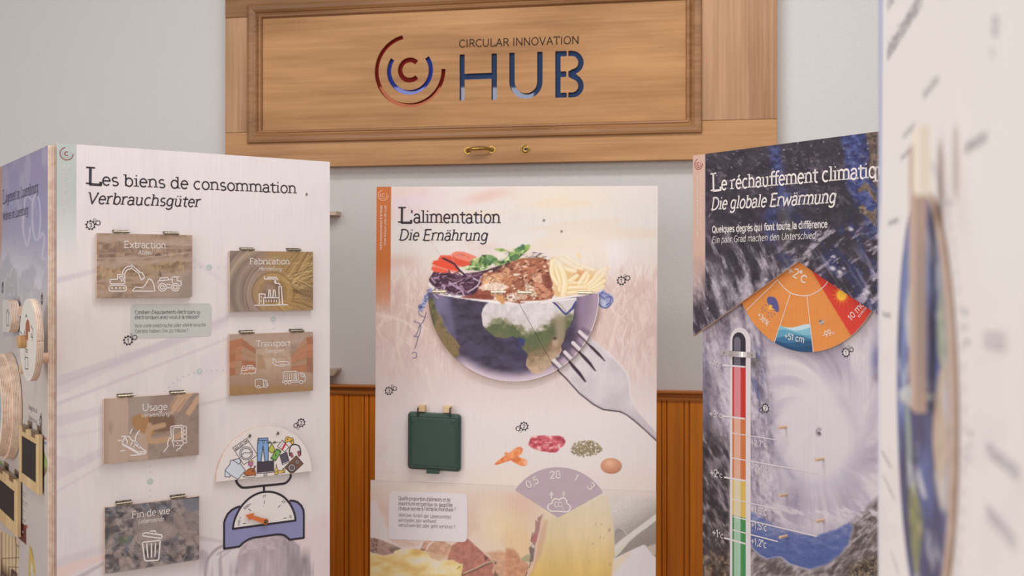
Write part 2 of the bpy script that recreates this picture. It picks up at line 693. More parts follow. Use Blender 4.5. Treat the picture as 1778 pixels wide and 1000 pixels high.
# glyph: (advance, [strokes], [serifs (x, y, left, right)])
GL = {
    ' ': (0.24, [], []),
    'a': (0.47, [arc(.21, .35, .155, .15, 165, 0, 8) + [(.365, .06), (.40, 0)], arc(.205, .14, .16, .145, 60, 300, 10) + [(.365, .10)], [(.365, .27), (.27, .285)]], [(.385, 0, .0, .08)]),
    'b': (0.52, [[(.10, .72), (.10, 0)], _E(.27, .25, .18, .25)], [(.10, .72, .09, 0)]),
    'c': (0.45, [arc(.25, .25, .19, .25, 50, 310, 14)], []),
    'd': (0.54, [[(.42, .72), (.42, 0)], _E(.24, .25, .18, .25)], [(.42, .72, .09, 0), (.42, 0, 0, .09)]),
    'e': (0.48, [[(.06, .27), (.42, .27)] + arc(.24, .25, .18, .25, 5, 318, 16)], []),
    'f': (0.31, [arc(.29, .59, .13, .13, 55, 180, 7) + [(.16, 0)], [(.03, .48), (.30, .48)]], [(.16, 0, .10, .10)]),
    'g': (0.51, [_E(.23, .26, .17, .24), [(.41, .5), (.41, -.06)] + arc(.23, -.06, .18, .15, 0, -155, 9)], [(.41, .5, 0, .08)]),
    'h': (0.54, [[(.10, .72), (.10, 0)], arc(.26, .33, .16, .17, 180, 0, 9) + [(.42, 0)]], [(.10, .72, .09, 0), (.10, 0, .09, .09), (.42, 0, .09, .09)]),
    'i': (0.26, [[(.13, .5), (.13, 0)], [(.13, .66), (.13, .67)]], [(.13, .5, .09, 0), (.13, 0, .10, .10)]),
    'j': (0.25, [[(.14, .5), (.14, -.08)] + arc(.03, -.08, .11, .12, 0, -80, 5), [(.14, .66), (.14, .67)]], [(.14, .5, .09, 0)]),
    'k': (0.50, [[(.10, .72), (.10, 0)], [(.40, .5), (.11, .2)], [(.2, .29), (.43, 0)]], [(.10, .72, .09, 0), (.10, 0, .09, .09), (.42, 0, .08, .07), (.38, .5, .08, .08)]),
    'l': (0.26, [[(.13, .72), (.13, 0)]], [(.13, .72, .09, 0), (.13, 0, .10, .10)]),
    'm': (0.80, [[(.10, .5), (.10, 0)], arc(.25, .34, .15, .16, 180, 0, 9) + [(.40, 0)], arc(.55, .34, .15, .16, 180, 0, 9) + [(.70, 0)]], [(.10, .5, .09, 0), (.10, 0, .09, .09), (.40, 0, .08, .08), (.70, 0, .09, .09)]),
    'n': (0.54, [[(.10, .5), (.10, 0)], arc(.26, .33, .16, .17, 180, 0, 9) + [(.42, 0)]], [(.10, .5, .09, 0), (.10, 0, .09, .09), (.42, 0, .09, .09)]),
    'o': (0.50, [_E(.25, .25, .19, .25)], []),
    'p': (0.53, [[(.10, .5), (.10, -.2)], _E(.28, .25, .18, .25)], [(.10, .5, .09, 0), (.10, -.2, .09, .10)]),
    'q': (0.53, [[(.42, .5), (.42, -.2)], _E(.24, .25, .18, .25)], [(.42, -.2, .10, .09), (.42, .5, 0, .06)]),
    'r': (0.38, [[(.10, .5), (.10, 0)], arc(.27, .32, .17, .18, 180, 62, 7)], [(.10, .5, .09, 0), (.10, 0, .09, .11)]),
    's': (0.41, [arc(.205, .37, .14, .13, 40, 270, 9)[:-1] + arc(.205, .125, .15, .125, 90, -145, 9)], []),
    't': (0.34, [[(.15, .64), (.15, .12)] + arc(.26, .12, .11, .12, 180, 300, 6), [(.03, .48), (.30, .48)]], []),
    'u': (0.54, [[(.10, .5), (.10, .17)] + arc(.25, .17, .15, .17, 180, 360, 9), [(.40, .5), (.40, 0)]], [(.10, .5, .09, 0), (.40, .5, .09, 0), (.40, 0, 0, .09)]),
    'v': (0.49, [[(.06, .5), (.245, 0), (.43, .5)]], [(.06, .5, .06, .08), (.43, .5, .08, .06)]),
    'w': (0.74, [[(.06, .5), (.21, 0), (.37, .44), (.53, 0), (.68, .5)]], [(.06, .5, .06, .08), (.68, .5, .08, .06)]),
    'x': (0.48, [[(.07, .5), (.42, 0)], [(.41, .5), (.06, 0)]], [(.07, .5, .06, .07), (.42, .5, .07, .05), (.06, 0, .05, .07), (.42, 0, .07, .06)]),
    'y': (0.49, [[(.06, .5), (.25, 0)], [(.43, .5), (.2, -.14), (.08, -.2)]], [(.06, .5, .06, .08), (.43, .5, .08, .06)]),
    'z': (0.45, [[(.07, .5), (.39, .5), (.06, 0), (.40, 0)]], []),
    'A': (0.64, [[(.06, 0), (.32, .7), (.58, 0)], [(.15, .24), (.49, .24)]], [(.06, 0, .06, .08), (.58, 0, .08, .06)]),
    'B': (0.58, [[(.10, 0), (.10, .7), (.30, .7)] + arc(.30, .535, .17, .165, 90, -90, 8) + [(.10, .37)], [(.30, .37)] + arc(.31, .185, .20, .185, 90, -90, 8) + [(.10, 0)]], []),
    'C': (0.62, [arc(.36, .35, .29, .35, 48, 312, 18)], []),
    'D': (0.66, [[(.11, 0), (.11, .7), (.26, .7)] + arc(.26, .35, .33, .35, 90, -90, 14) + [(.11, 0)]], [(.11, .7, .09, 0), (.11, 0, .09, 0)]),
    'E': (0.56, [[(.49, .7), (.11, .7), (.11, 0), (.50, 0)], [(.11, .37), (.40, .37)]], [(.11, .7, .09, 0), (.11, 0, .09, 0)]),
    'F': (0.53, [[(.48, .7), (.11, .7), (.11, 0)], [(.11, .36), (.40, .36)]], [(.11, .7, .09, 0), (.11, 0, .09, .11)]),
    'G': (0.66, [arc(.36, .35, .29, .35, 50, 340, 18) + [(.63, .33), (.40, .33)]], []),
    'H': (0.70, [[(.11, .7), (.11, 0)], [(.59, .7), (.59, 0)], [(.11, .36), (.59, .36)]], [(.11, .7, .09, .09), (.11, 0, .09, .09), (.59, .7, .09, .09), (.59, 0, .09, .09)]),
    'I': (0.28, [[(.14, .7), (.14, 0)]], [(.14, .7, .10, .10), (.14, 0, .10, .10)]),
    'J': (0.40, [[(.28, .7), (.28, .15)] + arc(.15, .15, .13, .15, 0, -150, 6)], [(.28, .7, .10, .08)]),
    'K': (0.62, [[(.11, .7), (.11, 0)], [(.53, .7), (.12, .28)], [(.24, .4), (.55, 0)]], [(.11, .7, .09, .09), (.11, 0, .09, .09)]),
    'L': (0.54, [[(.13, .7), (.13, 0), (.50, 0), (.50, .13)]], [(.13, .7, .11, .12), (.13, 0, .11, 0)]),
    'M': (0.82, [[(.10, 0), (.13, .7), (.41, .12), (.69, .7), (.72, 0)]], []),
    'N': (0.70, [[(.11, 0), (.11, .7), (.59, 0), (.59, .7)]], []),
    'O': (0.72, [_E(.36, .35, .29, .35)], []),
    'Q': (0.72, [_E(.36, .35, .29, .35), [(.40, .16), (.62, -.08)]], []),
    'R': (0.60, [[(.11, 0), (.11, .7), (.31, .7)] + arc(.31, .53, .18, .17, 90, -90, 8) + [(.11, .36)], [(.31, .36), (.53, 0)]], [(.11, 0, .09, .09)]),
    'S': (0.52, [arc(.26, .52, .19, .18, 40, 270, 9)[:-1] + arc(.26, .17, .2, .17, 90, -145, 9)], []),
    'T': (0.58, [[(.04, .60), (.04, .7), (.54, .7), (.54, .60)], [(.29, .7), (.29, 0)]], [(.29, 0, .11, .11)]),
    'U': (0.68, [[(.10, .7), (.10, .24)] + arc(.34, .24, .24, .24, 180, 360, 12) + [(.58, .7)]], [(.10, .7, .09, .09), (.58, .7, .09, .09)]),
    'V': (0.64, [[(.06, .7), (.32, 0), (.58, .7)]], [(.06, .7, .07, .08), (.58, .7, .08, .07)]),
    'W': (0.92, [[(.05, .7), (.25, 0), (.46, .62), (.67, 0), (.87, .7)]], [(.05, .7, .06, .08), (.87, .7, .08, .06)]),
    '0': (0.50, [_E(.25, .33, .19, .33)], []),
    '1': (0.36, [[(.06, .52), (.2, .66), (.2, 0)]], []),
    '2': (0.48, [arc(.24, .48, .17, .18, 165, -30, 10) + [(.07, 0), (.43, 0)]], []),
    '3': (0.48, [arc(.23, .50, .16, .16, 150, -90, 10)[:-1] + arc(.23, .17, .18, .17, 90, -150, 10)], []),
    '4': (0.50, [[(.36, 0), (.36, .66), (.05, .18), (.46, .18)]], []),
    '5': (0.48, [[(.40, .66), (.12, .66), (.10, .38)] + arc(.23, .21, .18, .21, 115, -150, 11)], []),
    '6': (0.50, [_E(.25, .2, .18, .2), arc(.44, .2, .37, .46, 105, 180, 8)], []),
    '7': (0.46, [[(.06, .66), (.42, .66), (.18, 0)]], []),
    '8': (0.50, [_E(.25, .5, .15, .16), _E(.25, .17, .18, .17)], []),
    '9': (0.50, [_E(.25, .46, .18, .2), arc(.06, .46, .37, .46, 0, -75, 8)], []),
    '+': (0.50, [[(.25, .50), (.25, .12)], [(.06, .31), (.44, .31)]], []),
    '-': (0.34, [[(.06, .28), (.28, .28)]], []),
    ',': (0.22, [[(.12, .03), (.12, 0), (.07, -.10)]], []),
    '.': (0.22, [[(.11, .02), (.11, .03)]], []),
    "'": (0.18, [[(.09, .72), (.07, .56)]], []),
    '%': (0.72, [_E(.17, .5, .11, .15), _E(.55, .16, .11, .15), [(.54, .66), (.18, 0)]], []),
    '?': (0.44, [arc(.21, .53, .16, .16, 160, -60, 9) + [(.21, .3), (.21, .2)], [(.21, .02), (.21, .03)]], []),
    '\u00b0': (0.30, [_E(.14, .60, .085, .085)], []),
}
ACC = {'\u00e9': ('e', [[(.2, .6), (.31, .72)]]), '\u00e8': ('e', [[(.3, .6), (.19, .72)]]), '\u00e0': ('a', [[(.27, .6), (.16, .72)]]),
       '\u00e4': ('a', [[(.13, .64), (.13, .65)], [(.29, .64), (.29, .65)]]), '\u00fc': ('u', [[(.17, .64), (.17, .65)], [(.33, .64), (.33, .65)]]),
       '\u00ea': ('e', [[(.14, .6), (.24, .72), (.34, .6)]])}
for k_, (b_, st_) in ACC.items():
    GL[k_] = (GL[b_][0], GL[b_][1] + st_, GL[b_][2])


def text_st(buf, txt, a, b, cap, weight=0.085, serif=False, slant=0.0, mat=0, jitter=0.0, round_caps=True, n=None, spacing=0.0):
    """write txt from a to b (plane coordinates of the baseline's two ends); cap is the capital height in metres"""
    a, b = np.array(a, float), np.array(b, float)
    wd = np.linalg.norm(b - a)
    e = (b - a) / wd
    u = np.array([-e[1], e[0]])
    tot = sum(GL[ch][0] + spacing for ch in txt)
    sx, sy = wd / tot, cap / 0.7
    w = weight * sy
    x = 0.0
    rr = random.Random(txt)

    def at(px_, py_):
        return a + e * (x + px_ + slant * py_ * sy / sx) * sx + u * py_ * sy
    for ch in txt:
        adv, strokes, serifs = GL[ch]
        dy = rr.uniform(-jitter, jitter)
        rot = rr.uniform(-jitter, jitter) * 1.5
        for st in strokes:
            buf.stroke([at(p[0] + rot * p[1], p[1] + dy) for p in st], w, mat, caps=(round_caps or len(st) == 2 and abs(st[0][1] - st[1][1]) < .03), n=n)
        if serif:
            hs = w * 0.62
            for (sxx, syy, l, r) in serifs:
                if slant and syy > 0.05:
                    r = 0
                if slant:
                    l *= 0.8
                    r *= 0.8
                off = (-hs / 2 if syy > 0.3 else hs / 2) / sy
                sw = w / 2 / sx
                buf.stroke([at(sxx - l - sw * 0.9, syy + off), at(sxx + r + sw * 0.9, syy + off)], hs, mat, caps=False, n=n)
        x += adv + spacing


def text(buf, P, txt, x0y0, x1y1, cap_px, n=0.0, **kw):
    a, b = P.p(x0y0, n), P.p(x1y1, n)
    cap = P.h(x0y0, cap_px, n) * 0.5 + P.h(x1y1, cap_px, n) * 0.5 if kw.pop('even', False) else P.h(x0y0, cap_px, n)
    text_st(buf, txt, a, b, cap, n=n, **kw)


def pstroke(buf, P, pts, wpx, n, closed=False, mat=0, caps=True):
    q = P.ps(pts, n)
    buf.stroke(q, P.h(pts[0], wpx, n), mat, closed, caps, n)


def gear(P, root, main, r, digit, small, n, fill=False):
    """printed cog-wheel sign with its number"""
    bf = Buf(n + 0.0004)
    for k, (x, y, rr) in enumerate([(main[0], main[1], r)] + small):
        c = P.p((x, y), n)
        R = P.h((x, y), rr, n)
        big = k == 0
        wd = R * (0.17 if big else 0.24)
        ring = R * 0.78
        if fill and big:
            bf.disc(c, ring, 1, 24, n + 0.0003)
        bf.stroke(arc(c[0], c[1], ring, ring, 0, 360, 26)[:-1], wd, 0, True)
        if big or rr > 3:
            teeth = 9 if big else 8
            for i in range(teeth):
                a = 2 * math.pi * (i + 0.3) / teeth
                ca, sa = math.cos(a), math.sin(a)
                bf.stroke([(c[0] + ca * ring, c[1] + sa * ring), (c[0] + ca * R * 1.08, c[1] + sa * R * 1.08)], R * 0.3, 0, caps=False)
        if big:
            hh = R * 0.85
            text_st(bf, digit, (c[0] - hh * .36, c[1] - hh * .48), (c[0] + hh * .36, c[1] - hh * .48), hh, weight=0.1, n=n + 0.0006)
    return bf.build('gear_icon', [INK, PAPER], root)


def logo_mark(P, root, c, r, n, mats, rx=None):
    """the ring-shaped emblem: two open rings round a letter C"""
    bf = Buf(n + 0.0004)
    c = P.p(c, n)
    R = P.h((0, 0), 1, n) if False else r
    for k, (f0, wd, a0, a1) in enumerate(((0.93, .12, 102, 361), (0.61, .10, 146, 396), (0.27, .13, 45, 315))):
        bf.stroke(arc(c[0], c[1], R * f0, R * f0, a0, a1, 26), R * wd, k, caps=False)
    return bf.build('logo', mats, root)


def side_text(P, root, lines, n, mat):
    """two lines of small lettering running up the edge stripe"""
    bf = Buf(n + 0.0004)
    for txt, x0y0, x1y1, cap, wt in lines:
        a, b = P.p(x0y0, n), P.p(x1y1, n)
        text_st(bf, txt, a, b, P.h(x0y0, cap, n), weight=wt, mat=0, n=n + 0.0004)
    return bf.build('side_lettering', mat, root)


def hinge(P, parent, x0, x1, y, n_board, n_flap, mat=None):
    """small butt hinge: two leaves and a five-knuckle barrel above the flap's top edge"""
    bf = Buf()
    a, b = P.p((x0, y), n_flap), P.p((x1, y), n_flap)
    s0, s1 = min(a[0], b[0]), max(a[0], b[0])
    t = (a[1] + b[1]) / 2
    L = s1 - s0
    r = L * 0.085
    nb = n_flap - r * 0.2
    for i in range(5):
        u0, u1 = s0 + L * (i / 5 + 0.008), s0 + L * ((i + 1) / 5 - 0.008)
        bf.tube([(u0, t, nb), (u1, t, nb)], r, 0, 12)
    bf.tube([(s0 - L * .02, t, nb), (s1 + L * .02, t, nb)], r * 0.55, 0, 8)
    for i in range(5):                                # leaves: alternate knuckles run to the board (up) or the flap (down)
        u0, u1 = s0 + L * (i / 5 + 0.01), s0 + L * ((i + 1) / 5 - 0.01)
        if i % 2 == 0:
            bf.box(u0, u1, t, t + r * 1.5, n_board, n_board + 0.0016)
        else:
            bf.box(u0, u1, t - r * 1.6, t, n_flap - 0.0012, n_flap + 0.0006)
    bf.box(s0, s1, t + r * 0.9, t + r * 1.6, n_board, n_board + 0.0016)
    bf.box(s0 + L * .1, s0 + L * .3, t, t + r * 1.2, n_board, nb)
    bf.box(s0 + L * .7, s0 + L * .9, t, t + r * 1.2, n_board, nb)
    return bf.build('hinge', mat or METAL, parent)


def screw(P, parent, xy, r_px, n, name='screw', mat=None):
    bf = Buf()
    c = P.p(xy, n)
    r = P.h(xy, r_px, n)
    bf.lathe_n(c, [(r, n), (r, n + r * 0.25), (r * 0.75, n + r * 0.55)], 0, 16)
    bf.box(c[0] - r * .6, c[0] + r * .6, c[1] - r * .12, c[1] + r * .12, n + r * .5, n + r * .58, 1)
    bf.box(c[0] - r * .12, c[0] + r * .12, c[1] - r * .6, c[1] + r * .6, n + r * .5, n + r * .581, 1)
    return bf.build(name, [mat or STEEL, BLACK], parent)

# ------------------------------------------------------------------ the room
W = Plane(0.0, 3.55, 10389.0, -1850.0)              # back wall, s = 0 straight ahead of the eye


def wallpaper():
    """off-white woven-glass wallpaper: fine herringbone relief"""
    m, nt, b = new_mat('woven_wallpaper', 0.75, 0, 0.2)
    tc = nd(nt, 'ShaderNodeTexCoord')
    sp = nd(nt, 'ShaderNodeSeparateXYZ')
    nt.links.new(tc.outputs['Object'], sp.inputs[0])

    def mth(op, a, v=None, c=None):
        n = nd(nt, 'ShaderNodeMath', operation=op)
        nt.links.new(a, n.inputs[0])
        for i, q in ((1, v), (2, c)):
            if q is None:
                continue
            if isinstance(q, (int, float)):
                n.inputs[i].default_value = q
            else:
                nt.links.new(q, n.inputs[i])
        return n.outputs[0]
    tri = mth('PINGPONG', sp.outputs['X'], 0.021)
    ph = mth('MULTIPLY_ADD', tri, 1.15, sp.outputs['Z'])
    sn = mth('SINE', mth('MULTIPLY', ph, 760.0))
    nz = nd(nt, 'ShaderNodeTexNoise')
    nz.inputs['Scale'].default_value = 210
    nt.links.new(tc.outputs['Object'], nz.inputs['Vector'])
    hgt = mth('MULTIPLY_ADD', sn, 0.35, nz.outputs['Fac'])
    bp = nd(nt, 'ShaderNodeBump')
    bp.inputs['Strength'].default_value = 0.4
    bp.inputs['Distance'].default_value = 0.0014
    nt.links.new(hgt, bp.inputs['Height'])
    nt.links.new(bp.outputs['Normal'], b.inputs['Normal'])
    rp = nd(nt, 'ShaderNodeValToRGB')
    rp.color_ramp.elements[0].position, rp.color_ramp.elements[1].position = 0.1, 0.9
    rp.color_ramp.elements[0].color = rgb(200, 196, 194)
    rp.color_ramp.elements[1].color = rgb(214, 210, 208)
    nt.links.new(hgt, rp.inputs['Fac'])
    nt.links.new(rp.outputs['Color'], b.inputs['Base Color'])
    return m


def room_mesh(name, label, bf, mats, kind='structure'):
    o = bf.build(name, mats)
    m = Matrix(((W.S[0], -W.N[0], 0, W.O[0]), (W.S[1], -W.N[1], 0, W.O[1]), (0, 0, 1, 0), (0, 0, 0, 1)))
    o.location = m.to_translation()
    o.rotation_euler = m.to_euler()
    tag(o, label, None, None, kind)
    o['category'] = name.split('_')[0]
    return o


bf = Buf()
bf.box(-3.4, 2.9, -0.05, 3.3, -0.12, 0.0)
room_mesh('wall_back', 'off white wall covered in fine herringbone woven wallpaper', bf, wallpaper())

bf = Buf()
bf.box(-3.4, 2.9, -0.12, -0.05, -0.12, 4.6)
floor_m = wood('floor_boards', (214, 200, 184), (190, 174, 156), 'x', 0.6)
bf2 = Buf()
bf2.box(-3.4, 2.9, -0.06, 0.0, 0.0, 4.9)
room_mesh('floor', 'pale wooden floor under the exhibition boards', bf2, floor_m)

# wainscot: tongue-and-groove boards, wide and narrow in turn, under a moulded cap
OAK = wood('wainscot_oak', (222, 130, 26), (176, 96, 14), 'z', 0.8, 0.42, 0.35)
OAKX = wood('cap_rail_oak', (186, 116, 54), (148, 86, 34), 'x', 0.8, 0.4, 0.35)
t_cap1 = (W.p((612, 668.7), 0.034)[1] + W.p((1180, 679.2), 0.034)[1]) / 2
t_cap0 = (W.p((612, 683.3), 0.026)[1] + W.p((1180, 693.5), 0.026)[1]) / 2
s_ref, s_nar, s_nxt = W.p((1148.6, 800), 0.016)[0], W.p((1157.6, 800), 0.016)[0], W.p((1187.5, 800), 0.016)[0]
pitch, nar = s_nxt - s_ref, s_nar - s_ref
bf = Buf()
bf.box(-3.4, 2.9, 0.0, t_cap0 + 0.004, 0.0, 0.006, 0)
k0, k1 = int((-3.4 - s_ref) / pitch), int((2.9 - s_ref) / pitch)
for k in range(k0, k1):
    a = s_ref + k * pitch
    for u0, u1 in ((a, a + nar), (a + nar, a + pitch)):
        bf.box(u0 + 0.0012, u1 - 0.0012, 0.0, t_cap0 + 0.004, 0.006, 0.016, 0, bev=0.002)
room_mesh('trim_1', 'orange brown oak wainscot of wide and narrow upright boards', bf, [OAK])
bf = Buf()
prof = [(0.0, t_cap0 - 0.004), (0.022, t_cap0 - 0.004), (0.024, t_cap0 + 0.004), (0.019, t_cap0 + 0.008), (0.019, t_cap0 + 0.014), (0.026, t_cap0 + 0.018),
        (0.031, t_cap1 - 0.008), (0.034, t_cap1 - 0.006), (0.034, t_cap1 - 0.001), (0.032, t_cap1), (0.0, t_cap1)]
for (n0, t0), (n1, t1) in zip(prof, prof[1:]):
    bf.face([(-3.4, t0, n0), (2.9, t0, n0), (2.9, t1, n1), (-3.4, t1, n1)])
room_mesh('trim_2', 'moulded oak cap rail along the top of the wainscot', bf, [OAKX])

# two small wooden shelves on the wall, mostly hidden by the left board
SHELF = wood('shelf_wood', (196, 176, 158), (166, 144, 124), 'x', 1.0)
for (x1, y0, y1, lab, taper) in ((583.5, 366.5, 373.5, 'thin wooden shelf end sticking out beside the left board, under the carved door', 0),
                                 (584.5, 640.5, 652.5, 'thin wooden shelf end sticking out beside the left board, just above the wainscot cap', 1)):
    root = thing('wall_shelf', lab, 'shelf', W, 'thin shelves on the wall behind the left board')
    d = 0.05
    a, b = W.p((x1, y0), d), W.p((x1, y1), d)
    bf = Buf()
    if taper:
        bf.prism([(a[0] - .5, a[1]), (a[0] - .5, b[1]), (a[0] - 0.012, b[1]), (a[0], (a[1] + b[1]) / 2 + .004), (a[0], a[1])], 0.0, d)
    else:
        bf.box(a[0] - .5, a[0], b[1], a[1], 0.0, d, bev=0.001)
    bf.build('shelf_board', SHELF, root)
    for u in (.06, .4):
        bf = Buf()
        bf.prism([(a[0] - u - .02, b[1]), (a[0] - u - .02, b[1] - .03), (a[0] - u, b[1] - .03), (a[0] - u, b[1])], 0.0, .03)
        bf.build('bracket', STEEL, root)

# ------------------------------------------------------------------ carved door hung sideways as a sign
NS = 0.046
SIGN_X = wood('door_oak_across', (192, 144, 98), (148, 102, 62), 'x', 1.0, 0.45, 0.3, big=0.62)
SIGN_Z = wood('door_oak_upright', (186, 143, 108), (150, 108, 76), 'z', 1.0, 0.45, 0.3, big=0.5)
SIGN_M = wood('door_moulding_oak', (160, 114, 74), (120, 80, 46), 'x', 1.0, 0.4, 0.35)
sign = thing('door_sign', 'light oak cupboard door hung sideways as a sign, ring logo and letters cut out', 'sign', W)
sx0, sx1 = W.p((391, 150), NS)[0], W.p((1349.5, 150), NS)[0]
st0 = (W.p((572, 288.6), NS)[1] + W.p((1202, 277.4), NS)[1]) / 2
sb = (W.p((410, 229.5), NS)[1] + W.p((1285, 208.2), NS)[1]) / 2
stp = W.p((410, 31), NS)[1]
st1 = stp + (sb - st0)
mo_s0, mo_s1 = W.p((430.5, 150), NS)[0], W.p((1218.5, 150), NS)[0]
mo_t0 = (W.p((431, 248.5), NS)[1] + W.p((1218.6, 231.8), NS)[1]) / 2
mo_t1 = W.p((430.5, 9.5), NS)[1]
mi_s0, mi_s1 = W.p((456, 150), NS)[0], W.p((1192, 150), NS)[0]
mi_t0 = (W.p((455.6, 223.5), NS - .008)[1] + W.p((1193.5, 207.9), NS - .008)[1]) / 2
mi_t1 = (W.p((456.5, 34.5), NS - .008)[1] + W.p((1190, 3), NS - .008)[1]) / 2
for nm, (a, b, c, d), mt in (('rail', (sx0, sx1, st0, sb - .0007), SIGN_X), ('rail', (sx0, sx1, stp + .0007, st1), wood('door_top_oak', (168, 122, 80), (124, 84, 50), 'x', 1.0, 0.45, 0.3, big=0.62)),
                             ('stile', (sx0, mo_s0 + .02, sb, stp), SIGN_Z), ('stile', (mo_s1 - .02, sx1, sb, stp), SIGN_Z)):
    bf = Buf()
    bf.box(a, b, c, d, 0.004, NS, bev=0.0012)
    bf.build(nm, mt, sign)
# moulding: mitred profile round the panel, an ovolo and an inner bead
bf = Buf()
wd = mi_s0 - mo_s0
wt = mi_t0 - mo_t0
prof = [(0.0, NS - .004), (0.0, NS + .007), (.06, NS + .0105), (.2, NS + .012), (.4, NS + .0105), (.56, NS + .005), (.62, NS + .001), (.66, NS - .002), (.68, NS + .0005), (.76, NS + .003), (.86, NS + .002), (.92, NS - .002), (.94, NS - .009), (1.0, NS - .010), (1.0, NS - .02)]
rows = []
for d, n in prof:
    rows.append([(mo_s0 + d * wd, mo_t0 + d * wt, n), (mo_s1 - d * wd, mo_t0 + d * wt, n), (mo_s1 - d * wd, mo_t1 - d * wt, n), (mo_s0 + d * wd, mo_t1 - d * wt, n)])
for a, b in zip(rows[:-1], rows[1:]):
    for i in range(4):
        j = (i + 1) % 4
        bf.face([a[i], a[j], b[j], b[i]])
bf.build('moulding', SIGN_M, sign)

# centre panel with the logo and letters cut right through it
PN = NS - .009


def band(pts, w):
    """closed outline of a thick polyline with flat ends"""
    p = [np.array(q, float) for q in pts]
    l, r = [], []
    for i, q in enumerate(p):
        d = p[min(i + 1, len(p) - 1)] - p[max(i - 1, 0)]
        d = d / np.linalg.norm(d)
        nrm = np.array([-d[1], d[0]]) * w / 2
        l.append(tuple(q + nrm))
        r.append(tuple(q - nrm))
    return l + r[::-1]


lc = W.p((711.6, 122.8), PN)
mpp = W.h((711.6, 122.8), 1.0, PN)
rings = [band(arc(lc[0], lc[1], 60 * mpp, 60 * mpp, 102, 361, 40), 7.2 * mpp),
         band(arc(lc[0], lc[1], 37.6 * mpp, 37.6 * mpp, 146, 396, 30), 7.8 * mpp),
         band(arc(lc[0], lc[1] + 1.2 * mpp, 17.6 * mpp, 17.6 * mpp, 45, 315, 26), 8.4 * mpp)]


def pp(pts):
    return W.ps(pts, PN)


Hh = pp([(797.8, 174.6), (797.8, 95.5), (799, 94.6), (805.8, 94.3), (806.8, 95.3), (806.8, 128), (853.3, 126.3), (853.3, 94), (854.5, 92.9), (861.8, 92.6), (862.9, 93.6), (862.9, 172.4), (862, 173.3), (854.3, 173.6), (853.3, 172.6), (853.3, 136.8), (806.8, 138.2), (806.8, 173.6), (805.8, 174.4)])
Uu = pp([(884.2, 142), (884.2, 92.5), (885.2, 91.6), (892.6, 91.3), (893.6, 92.3), (893.6, 142)] + [(913 - 19.4 * math.cos(math.radians(a)), 142 + 20.0 * math.sin(math.radians(a))) for a in range(10, 180, 10)] +
        [(932.6, 142), (932.6, 91), (933.6, 89.9), (941, 89.6), (942, 90.6), (942, 142)] + [(913 + 28.9 * math.cos(math.radians(a)), 142 + 29.4 * math.sin(math.radians(a))) for a in range(10, 180, 10)])
B1 = pp([(964, 169.8), (964, 89.8), (965, 88.8), (982.9, 88.3), (983.9, 89.3), (983.9, 96.6), (982.9, 97.6), (973.4, 97.9), (973.4, 124), (982.2, 123.7), (983.2, 124.7), (983.2, 132.5), (982.2, 133.5), (973.4, 133.8), (973.4, 161), (982.9, 160.7), (983.9, 161.7), (983.9, 168.4), (982.9, 169.3)])
b2o = [(986.8, 88.2), (994, 88.0)] + [(993 + 20.5 * math.cos(math.radians(a)), 108.5 + 20.5 * math.sin(math.radians(a))) for a in range(-70, 71, 14)] + [(1001, 128.6)] + [(993 + 20.5 * math.cos(math.radians(a)), 149 + 20.4 * math.sin(math.radians(a))) for a in range(-60, 91, 14)] + [(986.8, 169.4)]
b2i = [(986.8, 160.4)] + [(993 + 11 * math.cos(math.radians(a)), 149 + 11.3 * math.sin(math.radians(a))) for a in range(85, -90, -15)] + [(986.8, 133.2), (986.8, 124.2)] + [(993 + 11 * math.cos(math.radians(a)), 108.5 + 11.3 * math.sin(math.radians(a))) for a in range(85, -90, -15)] + [(986.8, 97.4)]
B2 = pp(b2o + b2i)
cu = bpy.data.curves.new('cut_panel', 'CURVE')
cu.dimensions = '2D'
cu.fill_mode = 'BOTH'
cu.extrude = 0.0045
for outline in [[(mi_s0 - .004, mi_t0 - .004), (mi_s1 + .004, mi_t0 - .004), (mi_s1 + .004, mi_t1 + .004), (mi_s0 - .004, mi_t1 + .004)]] + rings + [Hh, Uu, B1, B2]:
    sp = cu.splines.new('POLY')
    sp.points.add(len(outline) - 1)
    for q, o in zip(sp.points, outline):
        q.co = (o[0], o[1], 0, 1)
    sp.use_cyclic_u = True
tmp = bpy.data.objects.new('cut_panel', cu)
COL.objects.link(tmp)
me = bpy.data.meshes.new_from_object(tmp.evaluated_get(bpy.context.evaluated_depsgraph_get()))
bpy.data.objects.remove(tmp)
co = np.empty(len(me.vertices) * 3, np.float32)
me.vertices.foreach_get('co', co)
co = co.reshape(-1, 3)
co = np.stack([co[:, 0], -(co[:, 2] + PN - .0045), co[:, 1]], -1)
me.vertices.foreach_set('co', co.astype(np.float32).ravel())
me.materials.clear()
SIGN_P = wood('door_panel_oak', (190, 141, 92), (146, 100, 58), 'x', 1.0, 0.45, 0.3, big=0.7)
me.materials.append(SIGN_P)
me.polygons.foreach_set('use_smooth', [False] * len(me.polygons))
me.update()
me.name = 'panel'
link('panel', me, sign)
